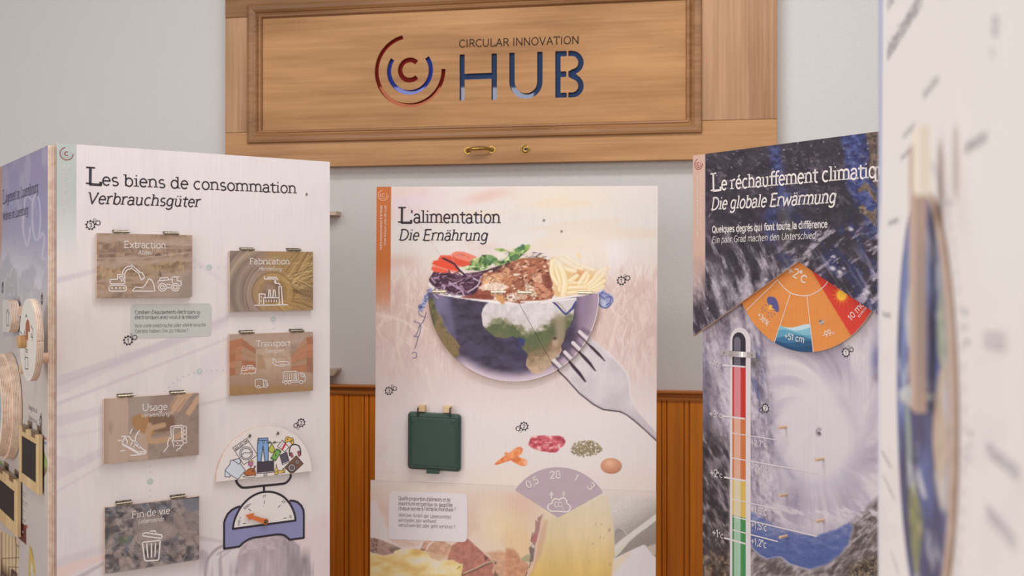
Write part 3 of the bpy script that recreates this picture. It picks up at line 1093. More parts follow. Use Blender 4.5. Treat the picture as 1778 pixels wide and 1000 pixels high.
# shiny coloured sheets behind the cut-outs
ACR_R = plain('red_acrylic', (112, 14, 20), 0.02, 0, 0.6, var=0.02)
ACR_B = plain('blue_acrylic', (20, 48, 150), 0.02, 0, 0.6, var=0.02)
ACR_N = plain('navy_acrylic', (22, 52, 92), 0.02, 0, 0.6, var=0.02)
for m_, tn in ((ACR_R, (1, .4, .2, 1)), (ACR_B, (.62, .62, 1, 1)), (ACR_N, (.85, .85, 1, 1))):
    m_.node_tree.nodes['Principled BSDF'].inputs['Specular Tint'].default_value = tn
    m_.node_tree.nodes['Principled BSDF'].inputs['Specular IOR Level'].default_value = 1.0
bn = PN - .0125
for pts, w, m in ((arc(lc[0], lc[1], 60 * mpp, 60 * mpp, 99, 364, 40), 12 * mpp, ACR_R), (arc(lc[0], lc[1], 37.6 * mpp, 37.6 * mpp, 140, 402, 30), 12 * mpp, ACR_B),
                  (arc(lc[0], lc[1] + 1.2 * mpp, 17.6 * mpp, 17.6 * mpp, 38, 322, 26), 13 * mpp, ACR_R)):
    bf = Buf()
    bf.prism(band(pts, w), bn - .003, bn)
    bf.build('coloured_backing', m, sign)
bf = Buf()
q = W.ps([(792, 182), (1020, 80)], bn)
bf.box(q[0][0], q[1][0], q[0][1], q[1][1], bn - .003, bn)
bf.build('coloured_backing', ACR_N, sign)
bf = Buf(PN + .0003)
text(bf, W, 'CIRCULAR INNOVATION', (796.6, 82.2), (1006, 75.6), 12.6, n=PN + .0003, weight=0.1, spacing=0.02)
bf.build('engraved_lettering', plain('scorched_wood', (56, 36, 24), 0.8), sign)

# brass bow handle and keyhole plate on the lower rail
bf = Buf()
hy = [(812.3, 261.5), (854, 259.8)]
hs = [W.p(q, NS) for q in hy]
u = W.h((833, 260), 1.0, NS)
for i, c in enumerate(hs):
    sg = 1 if i else -1
    heart = curvy([(c[0] + sg * 7.5 * u, c[1]), (c[0] + sg * 3 * u, c[1] + 5.2 * u), (c[0] - sg * 2.5 * u, c[1] + 6.5 * u), (c[0] - sg * 4.2 * u, c[1] + 2.2 * u), (c[0] - sg * 4.5 * u, c[1]),
                   (c[0] - sg * 4.2 * u, c[1] - 2.2 * u), (c[0] - sg * 2.5 * u, c[1] - 6.5 * u), (c[0] + sg * 3 * u, c[1] - 5.2 * u)], True, 4)
    bf.prism(heart, NS, NS + .002)
    bf.lathe_n((c[0], c[1]), [(4.2 * u, NS + .002), (4.0 * u, NS + .004), (2.6 * u, NS + .006), (2.2 * u, NS + .012)], 0, 14)
    bf.lathe_n((c[0] + sg * 5.0 * u, c[1]), [(1.3 * u, NS + .002), (.9 * u, NS + .0032)], 0, 10)
a, b = hs
pts, rad = [], []
for i in range(15):
    f = i / 14
    bow = math.sin(math.pi * f)
    pts.append((a[0] + (b[0] - a[0]) * f, a[1] + (b[1] - a[1]) * f - 1.0 * u * 0 + 1.2 * u * bow, NS + .011 + .016 * min(1, bow * 1.5)))
    rad.append((2.0 + 1.5 * bow) * u)
bf.tube(pts, rad, 0, 12)
bf.build('handle', BRASS, sign, smooth=False)
bf = Buf()
c = W.p((912, 259.2), NS)
dia = [(c[0] - 11 * u, c[1]), (c[0] - 8 * u, c[1] - 2 * u), (c[0] - 2 * u, c[1] - 8 * u), (c[0], c[1] - 11 * u), (c[0] + 2 * u, c[1] - 8 * u), (c[0] + 8 * u, c[1] - 2 * u),
       (c[0] + 11 * u, c[1]), (c[0] + 8 * u, c[1] + 2 * u), (c[0] + 2 * u, c[1] + 8 * u), (c[0], c[1] + 11 * u), (c[0] - 2 * u, c[1] + 8 * u), (c[0] - 8 * u, c[1] + 2 * u)]
bf.prism(dia, NS, NS + .0018)
bf.stroke([(p[0] * .82 + c[0] * .18, p[1] * .82 + c[1] * .18) for p in dia], .8 * u, 1, True, n=NS + .0021)
bf.lathe_n((c[0] + .5 * u, c[1]), [(6.2 * u, NS + .0018), (6.2 * u, NS + .004), (5.2 * u, NS + .005), (4.6 * u, NS + .0035)], 0, 20)
bf.box(c[0] - 1.0 * u, c[0] + 4.2 * u, c[1] - 2.0 * u, c[1] + 2.2 * u, NS + .003, NS + .0037, 1)
bf.box(c[0] - 3.2 * u, c[0] - 2.4 * u, c[1] - 2.2 * u, c[1] + 2.2 * u, NS + .003, NS + .0037, 1)
for sx_, sy_ in ((-8, 0), (8, 0), (0, 8), (0, -8)):
    bf.lathe_n((c[0] + sx_ * u, c[1] + sy_ * u), [(1.0 * u, NS + .0018), (.6 * u, NS + .0026)], 0, 8)
bf.build('keyhole_plate', [BRASS, BLACK], sign)

# ------------------------------------------------------------------ left board: consumer goods
HB = 0.301 + CAMZ                                    # common top height of the boards (approx.)
corner = np.array([(98 - CX) / F * 2.4, 2.4])
PB = Plane(corner[0], corner[1], 3500 - CX, F)
goods = thing('exhibition_board', 'white board about consumer goods with five hinged brown picture flaps', 'exhibition board', PB)
g_t1 = (PB.p((98.5, 249.6))[1] + PB.p((572, 279.8))[1]) / 2
g_s1 = PB.p((572.6, 600))[0]
G_T0 = 0.012


def paint_goods(c):
    X, Y = c.X, c.Y
    c.fill((221, 211, 210))
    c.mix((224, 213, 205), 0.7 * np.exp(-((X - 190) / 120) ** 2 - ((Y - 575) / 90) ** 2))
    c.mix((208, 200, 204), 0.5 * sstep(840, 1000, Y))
    n = fbm(X / 26, Y / 90, 3, 4)
    c.mix((206, 196, 198), 0.25 * sstep(.55, .75, n))
    # lilac streaks of the background picture
    for pts, col, op in (([(96, 482), (168, 466), (168, 474), (96, 493)], (196, 182, 192), .7),
                         ([(96, 668), (396, 545), (396, 565), (200, 640), (96, 690)], (205, 190, 198), .55),
                         ([(96, 655), (330, 575), (396, 548), (396, 556), (320, 592), (96, 672)], (196, 180, 192), .55),
                         ([(96, 700), (396, 586), (396, 589), (96, 706)], (190, 174, 188), .55),
                         ([(96, 722), (180, 704), (180, 718), (96, 742)], (202, 188, 196), .6),
                         ([(96, 757), (180, 743), (180, 748), (96, 764)], (206, 192, 200), .5),
                         ([(96, 790), (130, 800), (182, 774), (182, 790), (96, 836)], (200, 187, 195), .6),
                         ([(96, 852), (180, 806), (180, 809), (96, 857)], (198, 184, 192), .6),
                         ([(333, 445), (398, 492), (398, 500), (333, 455)], (205, 192, 198), .5),
                         ([(346, 700), (400, 688), (400, 692), (346, 706)], (196, 182, 190), .6),
                         ([(346, 620), (400, 600), (400, 640), (346, 680)], (210, 198, 204), .4)):
        c.poly(pts, col, op * .75, 2.0)
    c.poly([(96, 985), (180, 962), (182, 970), (110, 1004), (96, 1010)], (226, 190, 180), .6, 3)
    c.poly([(130, 1002), (182, 974), (182, 980), (142, 1004)], (175, 160, 168), .6, 1.5)
    c.poly([(96, 970), (182, 946), (182, 958), (96, 985)], (196, 180, 190), .4, 3)
    # hand and ball of twine at the foot
    c.poly([(505, 920), (540, 905), (575, 900), (575, 1010), (530, 1010)], (222, 198, 200), .7, 9, True)
    c.poly([(346, 930), (388, 938), (420, 935), (420, 944), (346, 938)], (196, 182, 188), .7, 2, True)
    c.poly([(346, 955), (362, 962), (356, 985), (346, 990)], (182, 166, 174), .8, 3, True)
    def tw(x, y, col):
        v = fbm(x / 7, y / 7, 4, 8)[:, None]
        g = 1 - 0.16 * sstep(455, 540, x)[:, None]
        return col * g * (0.86 + 0.3 * v)
    c.poly([(414, 962), (424, 944), (448, 932), (478, 928), (505, 936), (524, 952), (540, 974), (545, 1000), (545, 1012), (405, 1012)], (186, 170, 178), 1, 1.5, True, tw)
    c.line([(543, 978), (543, 992), (534, 1004)], 2.4, (206, 196, 210), .8, 1, True)
    for pts, w, col in (([(392, 945), (374, 955), (360, 972), (355, 990), (358, 1008)], 5, (172, 156, 164)), ([(400, 955), (378, 975), (366, 1004)], 4, (196, 182, 190)),
                        ([(420, 946), (392, 955), (378, 962)], 4, (190, 176, 184)), ([(446, 962), (420, 966), (392, 984), (378, 1006)], 5, (178, 160, 170)),
                        ([(440, 972), (415, 982), (396, 1006)], 4, (204, 192, 198)), ([(384, 958), (382, 974)], 2, (170, 156, 164)), ([(356, 978), (372, 984), (392, 978)], 4, (160, 144, 154)),
                        ([(430, 986), (450, 992), (440, 1004)], 3, (206, 196, 202)), ([(425, 963), (442, 968), (438, 974)], 3, (166, 150, 158))):
        c.line(pts, w, col, .9, 1, True)
    rr = random.Random(3)
    for i in range(130):
        x, y = rr.uniform(424, 535), rr.uniform(934, 1004)
        a = rr.uniform(-.6, .6)
        c.line([(x, y), (x + 7 * math.cos(a), y + 7 * math.sin(a))], 1.1, rr.choice([(206, 194, 202), (160, 144, 154)]), .32, .6)
    # pale green stripe at the edge
    c.mix((176, 183, 178), np.where(X < 132.5, 1, 0) * (1 - sstep(330, 450, Y)) * .92)
    c.mix((198, 201, 198), np.where(X < 132.5, 1, 0) * sstep(300, 420, Y) * (1 - sstep(400, 470, Y)) * .4)


step = PB.h((98, 600), 1.05)
tv = PB.p((98, 1015))[1]
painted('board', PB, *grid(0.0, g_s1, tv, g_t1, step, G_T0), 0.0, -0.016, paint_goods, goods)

SER = dict(weight=0.09, serif=True, round_caps=False)
SLB = dict(weight=0.088, serif=True, round_caps=False, slant=0.2)
bf = Buf()
text(bf, PB, 'L', (150.2, 319.6), (176.8, 321.2), 30.5, n=.0004, weight=0.105, serif=True, round_caps=False)
text(bf, PB, 'es biens de consommation', (176.6, 321.4), (515.5, 335.8), 20.2, n=.0004, **SER)
text(bf, PB, 'Verbrauchsgüter', (150.4, 353.2), (347.5, 359.4), 19.6, n=.0004, **SLB)
bf.build('title_lettering', INK, goods)
logo_mark(PB, goods, (115.6, 266.8), PB.h((115, 267), 11.6), 0.0, [RED, plain('logo_grey_ink', (170, 172, 176)), RED])
side_text(PB, goods, [('Notre consommation à la loupe', (112.8, 374), (112.8, 286.5), 3.6, .12), ('Unser Konsum unter der Lupe', (121.2, 366), (121.2, 286.5), 3.6, .1)], 0.0, WHITE)
screw(PB, goods, (532, 337.2), 2.2, 0.0)
gear(PB, goods, (157.2, 390.8), 8.3, '3', [(170, 386.8, 4.6), (164.3, 381.4, 2.5)], 0)
gear(PB, goods, (222.5, 591), 8.3, '1', [(234, 585.8, 4.5), (228.3, 581, 2.4)], 0)
gear(PB, goods, (522.7, 734), 7.6, '2', [(513.3, 738.7, 4.2), (517.4, 743.8, 2.3)], 0)

# printed question card, arrow dots
bf = Buf(.0003)
q = PB.ps([(226.5, 528.2), (367.4, 526.6), (367.8, 584.6), (226.3, 587.8)], .0003)
s0, s1, t0, t1 = PB.rect((226.5, 528.2), (367.4, 526.6), (367.8, 584.6), (226.3, 587.8), .0003)
bf.face(rrect(s0, s1, t0, t1, .011), 0)
HW = dict(weight=0.062, jitter=0.025, n=.0006)
for i, (tx, a, b) in enumerate((("Combien d'équipements électriques ou", (234, 545.2), (348, 544.4)), ('électroniques avez-vous à la maison?', (234, 554), (346.4, 552.8)),
                                ('Wie viele elektrische oder elektronische', (234, 568.6), (357.4, 566.6)), ('Geräte haben Sie zu Hause?', (234, 577.8), (327, 576.2)))):
    text(bf, PB, tx, a, b, 6.6 if i < 2 else 6.2, mat=1 if i < 2 else 2, **HW)
bf.build('question_card', [plain('pale_green_print', (193, 191, 186), var=.02), INK, INK2], goods)
DOT_M = [plain('green_dot_ink', (182, 190, 187)), plain('grey_dot_ink', (188, 190, 196)), WHITE]
for dang, chain in ((0, ((338.8, 463.7, 1.2), (349, 463.8, 1.2), (363.5, 464.2, 5.2), (378.8, 464, 1.2), (388.7, 464, 1.2))), (-90, ((474.5, 554, 4.9), (474.6, 561, 1.2), (474.6, 570.2, 1.2))),
                    (180, ((387.4, 642.8, 1.2), (377, 643.2, 1.2), (366.9, 643.6, 1.2), (357.4, 644, 1.2), (346.6, 644.8, 5.2), (337, 647.4, 1.3), (327.9, 650.5, 1.3), (318.5, 654.4, 1.3), (309, 659, 1.3), (300.8, 665.4, 1.3), (293, 672, 1.3), (285.5, 679.7, 1.3))),
                    (-90, ((260.6, 809.4, 1.3), (260.6, 819.6, 1.3), (260.6, 835.7, 5.4), (260.6, 851, 1.3), (260.6, 861.5, 1.3)))):
    bf = Buf(.0004)
    for x, y, r in chain:
        c = PB.p((x, y), .0004)
        bf.disc(c, PB.h((x, y), r, .0004), 0 if r > 2 else 1, 14)
        if r > 2:                                    # small pale chevron in the dot
            ca, sa = math.cos(math.radians(dang)), math.sin(math.radians(dang))
            R = PB.h((x, y), r)
            bf.stroke([(c[0] + R * (u * ca - v * sa), c[1] + R * (u * sa + v * ca)) for u, v in ((-.2, .4), (.25, 0), (-.2, -.4))], R * .2, 2, n=.0006)
    bf.build('arrow_dots', DOT_M, goods)

# ---- the five hinged flaps
NF, NB = 0.0105, 0.0022                              # front and back of a flap


def noisefill(c, stops, sx, sy, seed, warp=None):
    v = fbm(c.X / sx, c.Y / sy, 5, seed, .55)
    v = np.clip((v - .5) * 2.1 + .5, 0, 1)
    c.c = c.ramp(v, stops) / 255.0


def paint_quarry(c):
    X, Y = c.X, c.Y
    w = Y - 0.16 * (332 - X) * np.clip((Y - 430) / 60, -.6, .5) + 14 * (fbm(X / 34, Y / 34, 4, 3) - .5)
    c.fill((168, 143, 126))
    rough = .55 * fbm(X / 4.5 + fbm(X / 9, Y / 9, 3, 6) * 3, Y / 7, 5, 5, .6) + .45 * fbm(X / 11, Y / 14, 4, 7)
    tint = fbm(X / 24, Y / 16, 3, 8)
    for y0, y1, dk, lt in ((398, 417, (138, 112, 94), (178, 150, 128)), (424, 446, (122, 98, 84), (172, 144, 122)), (452, 473, (120, 96, 76), (182, 152, 116)), (475, 492, (136, 110, 90), (176, 148, 122)), (497, 514, (132, 110, 96), (170, 146, 128))):
        m = sstep(y0 - 1, y0 + 2.5, w) * (1 - sstep(y1 - 4, y1 + 2, w))
        c.mix(c.ramp(np.clip((rough - .5) * 3.4 + .5, 0, 1), [(0, dk), (.6, tuple((np.array(dk) + lt) / 2)), (1, lt)]), m * .9)
        c.mix((176, 146, 112), m * .25 * sstep(.5, .7, tint) * sstep(.45, .6, rough))
    c.mix((186, 164, 150), .5 * sstep(.52, .7, fbm(X / 30, Y / 5, 3, 9)) * (1 - sstep(.45, .6, rough)))
    c.poly([(240, 505), (280, 478), (335, 458), (335, 520), (245, 520)], (166, 144, 132), .7, 8)
    c.poly([(310, 516), (318, 480), (335, 470), (335, 520)], (138, 124, 116), .5, 5)
    c.poly([(270, 441), (276, 439), (283, 445), (268, 446)], (108, 88, 80), .9, .8)
    for i in range(3):
        c.line([(168, 448 + i * .6), (250, 448), (335, 438)], 1.4, (188, 166, 152), .35, 1)
    c.line([(275, 474), (279, 480), (277, 470), (281, 479)], 1.2, (94, 76, 66), .9)


def paint_cables(c):
    X, Y = c.X, c.Y
    dx, dy = X - 478, Y - 508
    r = np.hypot(dx, dy * 1.05)
    a = np.arctan2(dy, dx)
    c.c = c.ramp(np.clip((X - 398) / 146, 0, 1), [(0, (134, 116, 108)), (.35, (150, 126, 112)), (.5, (160, 130, 92)), (1, (158, 128, 86))]) / 255.0
    rim = np.sin(r / 3.4 + 2.0 * fbm(X / 25, Y / 25, 2, 3))
    m = (1 - sstep(440, 470, X))
    c.mix((172, 152, 138), m * .35 * sstep(.3, .9, rim))
    c.mix((104, 86, 80), m * .3 * sstep(.3, .9, -rim))
    c.mix((186, 166, 134), .35 * np.exp(-((r - 84) / 7) ** 2) * m)
    rr = random.Random(8)
    for i in range(150):
        a0 = rr.uniform(-1.1, 0.55)
        x0, y0 = 505 + rr.gauss(0, 9), 492 + rr.gauss(0, 14)
        L = rr.uniform(30, 90)
        c.line([(x0, y0), (x0 + .5 * L * math.cos(a0), y0 + .5 * L * math.sin(a0) + 1), (x0 + L * math.cos(a0), y0 + L * math.sin(a0) + 4)], rr.uniform(.7, 1.5),
               rr.choice([(196, 166, 116), (206, 180, 132), (112, 84, 50), (170, 134, 84), (96, 74, 48)]), rr.uniform(.4, .85), .5)
    for i in range(60):
        a0 = rr.uniform(.4, 2.9)
        c.line([(478 + 20 * math.cos(a0), 505 + 18 * math.sin(a0)), (490 + 32 * math.cos(a0 - .3), 505 + 34 * math.sin(a0 - .2))], 1, rr.choice([(196, 162, 104), (140, 106, 62)]), .5, .5)
    for R, w, col, op in ((30, 10, (176, 142, 92), .6), (36, 2, (120, 92, 62), .6), (22, 6, (150, 118, 78), .7)):
        c.line([(474 + R * math.cos(t), 509 + R * math.sin(t)) for t in np.linspace(2.2, 6.6, 24)], w, col, op, 1.2)
    c.ell(474, 508, 18, 18, 0, (126, 100, 84), .9, 2)
    c.ell(468, 500, 9, 7, 0, (168, 144, 126), .6, 3)
    for R in (60, 66, 96, 104):
        c.line([(490 + R * math.cos(t), 512 + R * math.sin(t)) for t in np.linspace(2.4, 4.6, 24)], 1.3, (190, 168, 148), .55, .7)
    c.poly([(520, 505), (545, 498), (545, 522), (522, 516)], (118, 96, 78), .5, 4)


def paint_port(c):
    X, Y = c.X, c.Y
    c.c = c.ramp(Y, [(576, (172, 146, 130)), (625, (184, 156, 136)), (648, (172, 142, 122)), (668, (160, 130, 110)), (672, (160, 124, 86)), (688, (158, 122, 84))]) / 255.0
    c.mix((196, 168, 140), .5 * np.exp(-((X - 470) / 22) ** 2 - ((Y - 625) / 22) ** 2))
    def stack(pts, rows, cols, seed):
        c.poly(pts, (172, 116, 86), 1, .8)
        rr = random.Random(seed)
        (ax, ay), (bx, by), (cx_, cy), (dx, dy) = pts            # near top, far top, far bottom, near bottom
        for i in range(rows):
            for j in range(cols):
                f0, f1, g0, g1 = j / cols, (j + 1) / cols, i / rows, (i + 1) / rows
                def P_(f, g):
                    tx, ty = ax + (bx - ax) * f, ay + (by - ay) * f
                    ux, uy = dx + (cx_ - dx) * f, dy + (cy - dy) * f
                    return (tx + (ux - tx) * g, ty + (uy - ty) * g)
                c.poly([P_(f0, g0), P_(f1, g0), P_(f1, g1), P_(f0, g1)], rr.choice([(176, 118, 88), (164, 108, 80), (184, 130, 100), (150, 106, 84), (172, 140, 116)]), .75, .5)
            c.line([P_(0, g1), P_(1, g1)], .8, (128, 84, 64), .6, .4)
    stack([(398, 592), (420, 588), (420, 650), (398, 652)], 5, 2, 2)
    stack([(420, 588), (444, 606), (444, 644), (420, 650)], 5, 1, 3)
    stack([(544, 584), (532, 586), (532, 645), (544, 648)], 5, 1, 4)
    stack([(532, 586), (506, 612), (506, 643), (532, 645)], 5, 1, 5)
    c.poly([(447, 616), (456, 616), (462, 640), (447, 642)], (166, 130, 98), .7, 2)
    c.poly([(503, 598), (518, 596), (512, 612), (503, 622)], (148, 122, 112), .5, 2)
    n = fbm(X / 8, Y / 8, 4, 6)
    c.mix((140, 112, 96), .25 * sstep(.55, .75, n))


def paint_hands(c):
    X, Y = c.X, c.Y
    c.c = c.ramp(X, [(180, (168, 140, 124)), (192, (184, 158, 142)), (222, (182, 156, 140)), (224, (160, 140, 128)), (346, (150, 128, 118))]) / 255.0
    n = fbm(X / 10, Y / 10, 4, 12)
    c.mix((128, 108, 100), np.where(X > 222, 1, 0) * .4 * sstep(.45, .7, n))
    c.poly([(224, 686), (262, 688), (258, 724), (226, 722)], (164, 146, 136), .8, 3)
    c.poly([(262, 680), (300, 682), (290, 720), (262, 722)], (150, 126, 118), .7, 4)
    c.poly([(222, 800), (257, 800), (257, 740), (222, 760)], (182, 156, 140), .9, 1)
    c.poly([(230, 726), (246, 718), (262, 726), (272, 740), (264, 756), (240, 748), (230, 738)], (164, 124, 84), 1, 1.5, True)
    c.poly([(258, 726), (276, 720), (300, 722), (302, 742), (286, 750), (266, 748)], (126, 98, 80), 1, 1.5, True)
    sk = (182, 148, 118)
    for pts, w in (([(256, 752), (262, 744), (284, 738)], 9), ([(258, 752), (262, 766), (300, 760), (318, 752)], 10), ([(260, 738), (258, 752)], 8)):
        c.line(pts, w, sk, 1, 1.4, True)
    for pts, w in (([(308, 710), (320, 692), (330, 682)], 11), ([(328, 716), (338, 700), (344, 692)], 10), ([(300, 706), (310, 690), (318, 680)], 9), ([(298, 716), (310, 704)], 6)):
        c.line(pts, w, (190, 156, 128), 1, 1.5, True)
    for pts in ([(306, 714), (322, 694)], [(318, 716), (334, 698)], [(296, 708), (308, 690)], [(262, 756), (290, 752)]):
        c.line(pts, 1.2, (132, 100, 80), .7, .8)
    c.ell(192, 742, 3, 9, 0, (140, 112, 98), .5, 3)


def paint_scrap(c):
    X, Y = c.X, c.Y
    noisefill(c, [(0, (80, 74, 76)), (.4, (106, 98, 98)), (.7, (134, 124, 122)), (1, (160, 148, 144))], 9, 8, 21)
    rr = random.Random(5)
    cols = [(150, 138, 136), (118, 112, 118), (92, 88, 92), (168, 152, 146), (128, 122, 128), (76, 72, 76), (136, 126, 122), (110, 112, 122)]
    for i in range(190):
        x, y = rr.uniform(182, 346), rr.uniform(862, 1000)
        a, L, w = rr.uniform(0, 3.1), rr.uniform(4, 15), rr.uniform(2, 7)
        ca, sa = math.cos(a), math.sin(a)
        pts = [(x + ca * u - sa * v, y + sa * u + ca * v) for u, v in ((-L, -w), (L, -w * rr.uniform(.4, 1)), (L * rr.uniform(.7, 1), w), (-L, w))]
        col = rr.choice(cols)
        if y > 925 and rr.random() < .5:
            col = (164, 146, 138)
        c.poly(pts, col, rr.uniform(.3, .75), .7)
        if rr.random() < .3:
            c.line(pts[:2], .9, (184, 176, 174), .6, .5)
    c.poly([(232, 905), (262, 893), (290, 905), (310, 918), (300, 934), (262, 942), (238, 930)], (162, 144, 138), .75, 3, True)
    c.poly([(300, 890), (330, 880), (346, 905), (340, 940), (318, 936)], (156, 136, 128), .6, 4, True)
    c.poly([(315, 868), (346, 864), (346, 884), (326, 892)], (120, 120, 130), .8, 1.5)
    c.poly([(296, 868), (302, 868), (318, 892), (312, 894)], (160, 150, 150), .6, .8)
    c.ell(215, 937, 8, 7, 0, (106, 116, 88), .6, 3)
    c.ell(192, 914, 8, 18, 0, (88, 80, 78), .6, 4)
    for i in range(6):
        c.line([(225 + i * 2, 948 + i * 5), (318, 946 + i * 4)], .8, (92, 84, 84), .5, .5)


def icons(P, root, strokes, n, w=2.0, mat=None, dots=(), name='icon'):
    bf = Buf(n + .0004)
    for s in strokes:
        pts, closed = (s, False) if not isinstance(s, tuple) else s
        pstroke(bf, P, pts, w, n + .0004, closed)
    for x, y, r in dots:
        bf.disc(P.p((x, y), n), P.h((x, y), r, n), 0, 12)
    return bf.build(name, mat or WHITE, root)


def circ(x, y, r, k=16, a0=0, a1=360):
    return [(x + r * math.cos(math.radians(a0 + (a1 - a0) * i / k)), y + r * math.sin(math.radians(a0 + (a1 - a0) * i / k))) for i in range(k + 1)]


FLAPS = [
    ('picture_flap', 'flap printed with a quarry and the words Extraction and Abbau', [(167.7, 404.3), (333.6, 408.7), (333.6, 516), (167.7, 516.6)], paint_quarry, [(197, 225, 402.4), (285, 310.7, 405.4)]),
    ('picture_flap', 'flap printed with wires and the words Fabrication and Herstellung', [(398.9, 435.3), (543.5, 437.2), (543.5, 538.6), (398.3, 541)], paint_cables, [(418, 442, 433), (499.5, 522.8, 434)]),
    ('picture_flap', 'flap printed with stacked containers and the word Transport', [(398.3, 580.2), (543.4, 576.2), (543.4, 678.6), (398.3, 686.7)], paint_port, [(417, 441.5, 577), (504.5, 528, 574.6)]),
    ('picture_flap', 'flap printed with hands holding a phone and the words Usage and Verwendung', [(180.7, 692.4), (344.5, 682), (345.8, 788.6), (179.6, 806.8)], paint_hands, [(204.5, 232, 687.2), (296, 322, 681.8)]),
    ('picture_flap', 'flap printed with a heap of scrap and the words Fin de vie and Lebensende', [(182, 880.4), (345.8, 862.7), (345.8, 972.2), (182, 996)], paint_scrap, [(202, 230, 873.6), (297, 323, 863)]),
]
flap_objs = []
for nm, lab, q, pf, hg in FLAPS:
    (Sg, Tg), r = flap_grid(PB, q, NF, .9)
    f = painted(nm, PB, Sg, Tg, NF, NB, pf, goods)
    f['label'] = lab
    flap_objs.append(f)
    for x0, x1, y in hg:
        hinge(PB, f, x0, x1, y, 0.0, NF)
E1, E2, E3, E4, E5 = flap_objs


def flap_words(f, rows):
    bf = Buf(NF + .0004)
    for tx, a, b, cap, it in rows:
        text(bf, PB, tx, a, b, cap, n=NF + .0004, **(dict(weight=.075, serif=False, slant=.22) if it else dict(weight=.08, serif=True, round_caps=False)))
    bf.build('lettering', WHITE, f)


flap_words(E1, [('Extraction', (215, 430.2), (288.4, 431.2), 11.5, 0), ('Abbau', (239.4, 441.4), (264.5, 441.6), 6.6, 1)])
flap_words(E2, [('Fabrication', (433, 458.6), (503.5, 458.8), 10.2, 0), ('Herstellung', (448.6, 469.3), (489.5, 469.8), 6.2, 1)])
flap_words(E3, [('Transport', (444, 602), (504.8, 600.2), 10, 0), ('Transport', (458.6, 612.4), (492, 611.6), 6, 1)])
flap_words(E4, [('Usage', (246.6, 713.4), (291.4, 711.2), 11.4, 0), ('Verwendung', (244, 725), (294.6, 721.4), 7, 1)])
flap_words(E5, [('Fin de vie', (228.4, 900), (295.6, 891.4), 11.6, 0), ('Lebensende', (239.4, 909.4), (284.4, 904), 7, 1)])


def cv(ox, oy, sc, pts):
    return [(ox + x / sc, oy + y / sc) for x, y in pts]


def q1(p):
    return cv(160, 395, 7.692, p)


icons(PB, E1, [
    q1([(228, 792), (222, 812), (232, 840), (250, 850), (430, 850), (452, 838), (460, 812), (450, 785), (430, 773), (250, 773), (228, 792)]),
    q1([(240, 752), (240, 692), (340, 692), (340, 628), (435, 628), (435, 752), (240, 752)]), q1([(362, 654), (412, 654), (412, 718), (390, 718), (390, 684), (362, 676), (362, 654)]),
    q1([(405, 625), (412, 580), (440, 540), (480, 520), (525, 520)]), q1([(435, 628), (445, 590), (475, 560), (530, 548)]),
    q1([(525, 500), (640, 595), (625, 615), (530, 545), (520, 510)]), q1([(635, 600), (665, 600), (698, 652), (690, 680), (650, 702)]), q1([(620, 615), (655, 690)])], NF, 1.7, dots=[(160 + x / 7.692, 395 + 808 / 7.692, 1.6) for x in (265, 318, 370, 422)], name='excavator_icon')
icons(PB, E1, [q1([(535, 850), (575, 795), (670, 805), (720, 755), (755, 682), (800, 705), (825, 770), (838, 850), (535, 850)])], NF, 1.7, name='rubble_icon')
icons(PB, E1, [q1(circ(938, 798, 52)), q1(circ(938, 798, 26)), q1(circ(1110, 798, 52)), q1(circ(1110, 798, 26)), q1([(1000, 805), (1040, 805)]), q1([(998, 755), (1045, 765)]),
    q1([(880, 745), (880, 715), (1055, 695), (1070, 660), (1165, 660)]), q1([(900, 700), (915, 670), (960, 676), (1000, 662), (1022, 690)]), q1([(1070, 735), (1070, 670)]),
    q1([(1135, 665), (1135, 715), (1188, 715), (1188, 775), (1165, 775)])], NF, 1.7, name='dump_truck_icon')


def q2(p):
    return cv(390, 425, 8.335, p)


icons(PB, E2, [
    q2([(435, 876), (915, 868)]), q2([(500, 868), (500, 712), (585, 712), (585, 760)]), q2([(565, 868), (565, 765), (790, 765)]), q2([(635, 760), (640, 655), (660, 655), (668, 760)]),
    q2([(700, 760), (705, 655), (728, 655), (738, 760)]), q2([(790, 868), (785, 605), (822, 605), (838, 868)]), q2([(575, 460), (575, 495), (735, 495), (742, 540)]), q2([(620, 470), (745, 470), (770, 510)]),
    q2([(722, 520), (728, 555), (785, 558), (802, 580)])] + [q2([(x, 798), (x, 826)]) for x in (530, 600, 638, 678, 716, 752)] + [q2([(530, 745), (530, 768)])], NF, 1.8, name='factory_icon')


def q3(p):
    return cv(390, 565, 7.694, p)


icons(PB, E3, [
    q3([(205, 655), (230, 640), (250, 652), (275, 635), (300, 648), (330, 632), (360, 648), (385, 632), (408, 640), (420, 578), (300, 585), (298, 600), (222, 605), (232, 640)]),
    q3([(222, 600), (235, 570), (245, 540), (270, 540), (272, 570)]), q3([(238, 575), (275, 570), (298, 590)]), q3([(300, 570), (300, 535), (375, 535), (378, 575)]), q3([(300, 565), (400, 562)]), q3([(338, 535), (340, 580)])], NF, 1.15, name='ship_icon')
icons(PB, E3, [q3([(640, 440), (662, 445), (690, 490), (790, 482), (845, 485), (872, 505), (855, 525), (800, 532), (790, 545), (740, 542), (680, 530), (645, 505), (652, 480), (640, 440)]), q3([(740, 530), (800, 520)])], NF, 1.15, name='plane_icon')
icons(PB, E3, [q3([(410, 815), (412, 722), (515, 718), (518, 825), (470, 825)]), q3([(410, 815), (435, 820)]), q3([(518, 745), (535, 728), (560, 735), (580, 785), (575, 815)]), q3([(540, 770), (545, 745), (562, 745), (572, 772), (540, 775)]),
    q3(circ(452, 820, 18)), q3(circ(548, 810, 18))], NF, 1.15, name='van_icon')
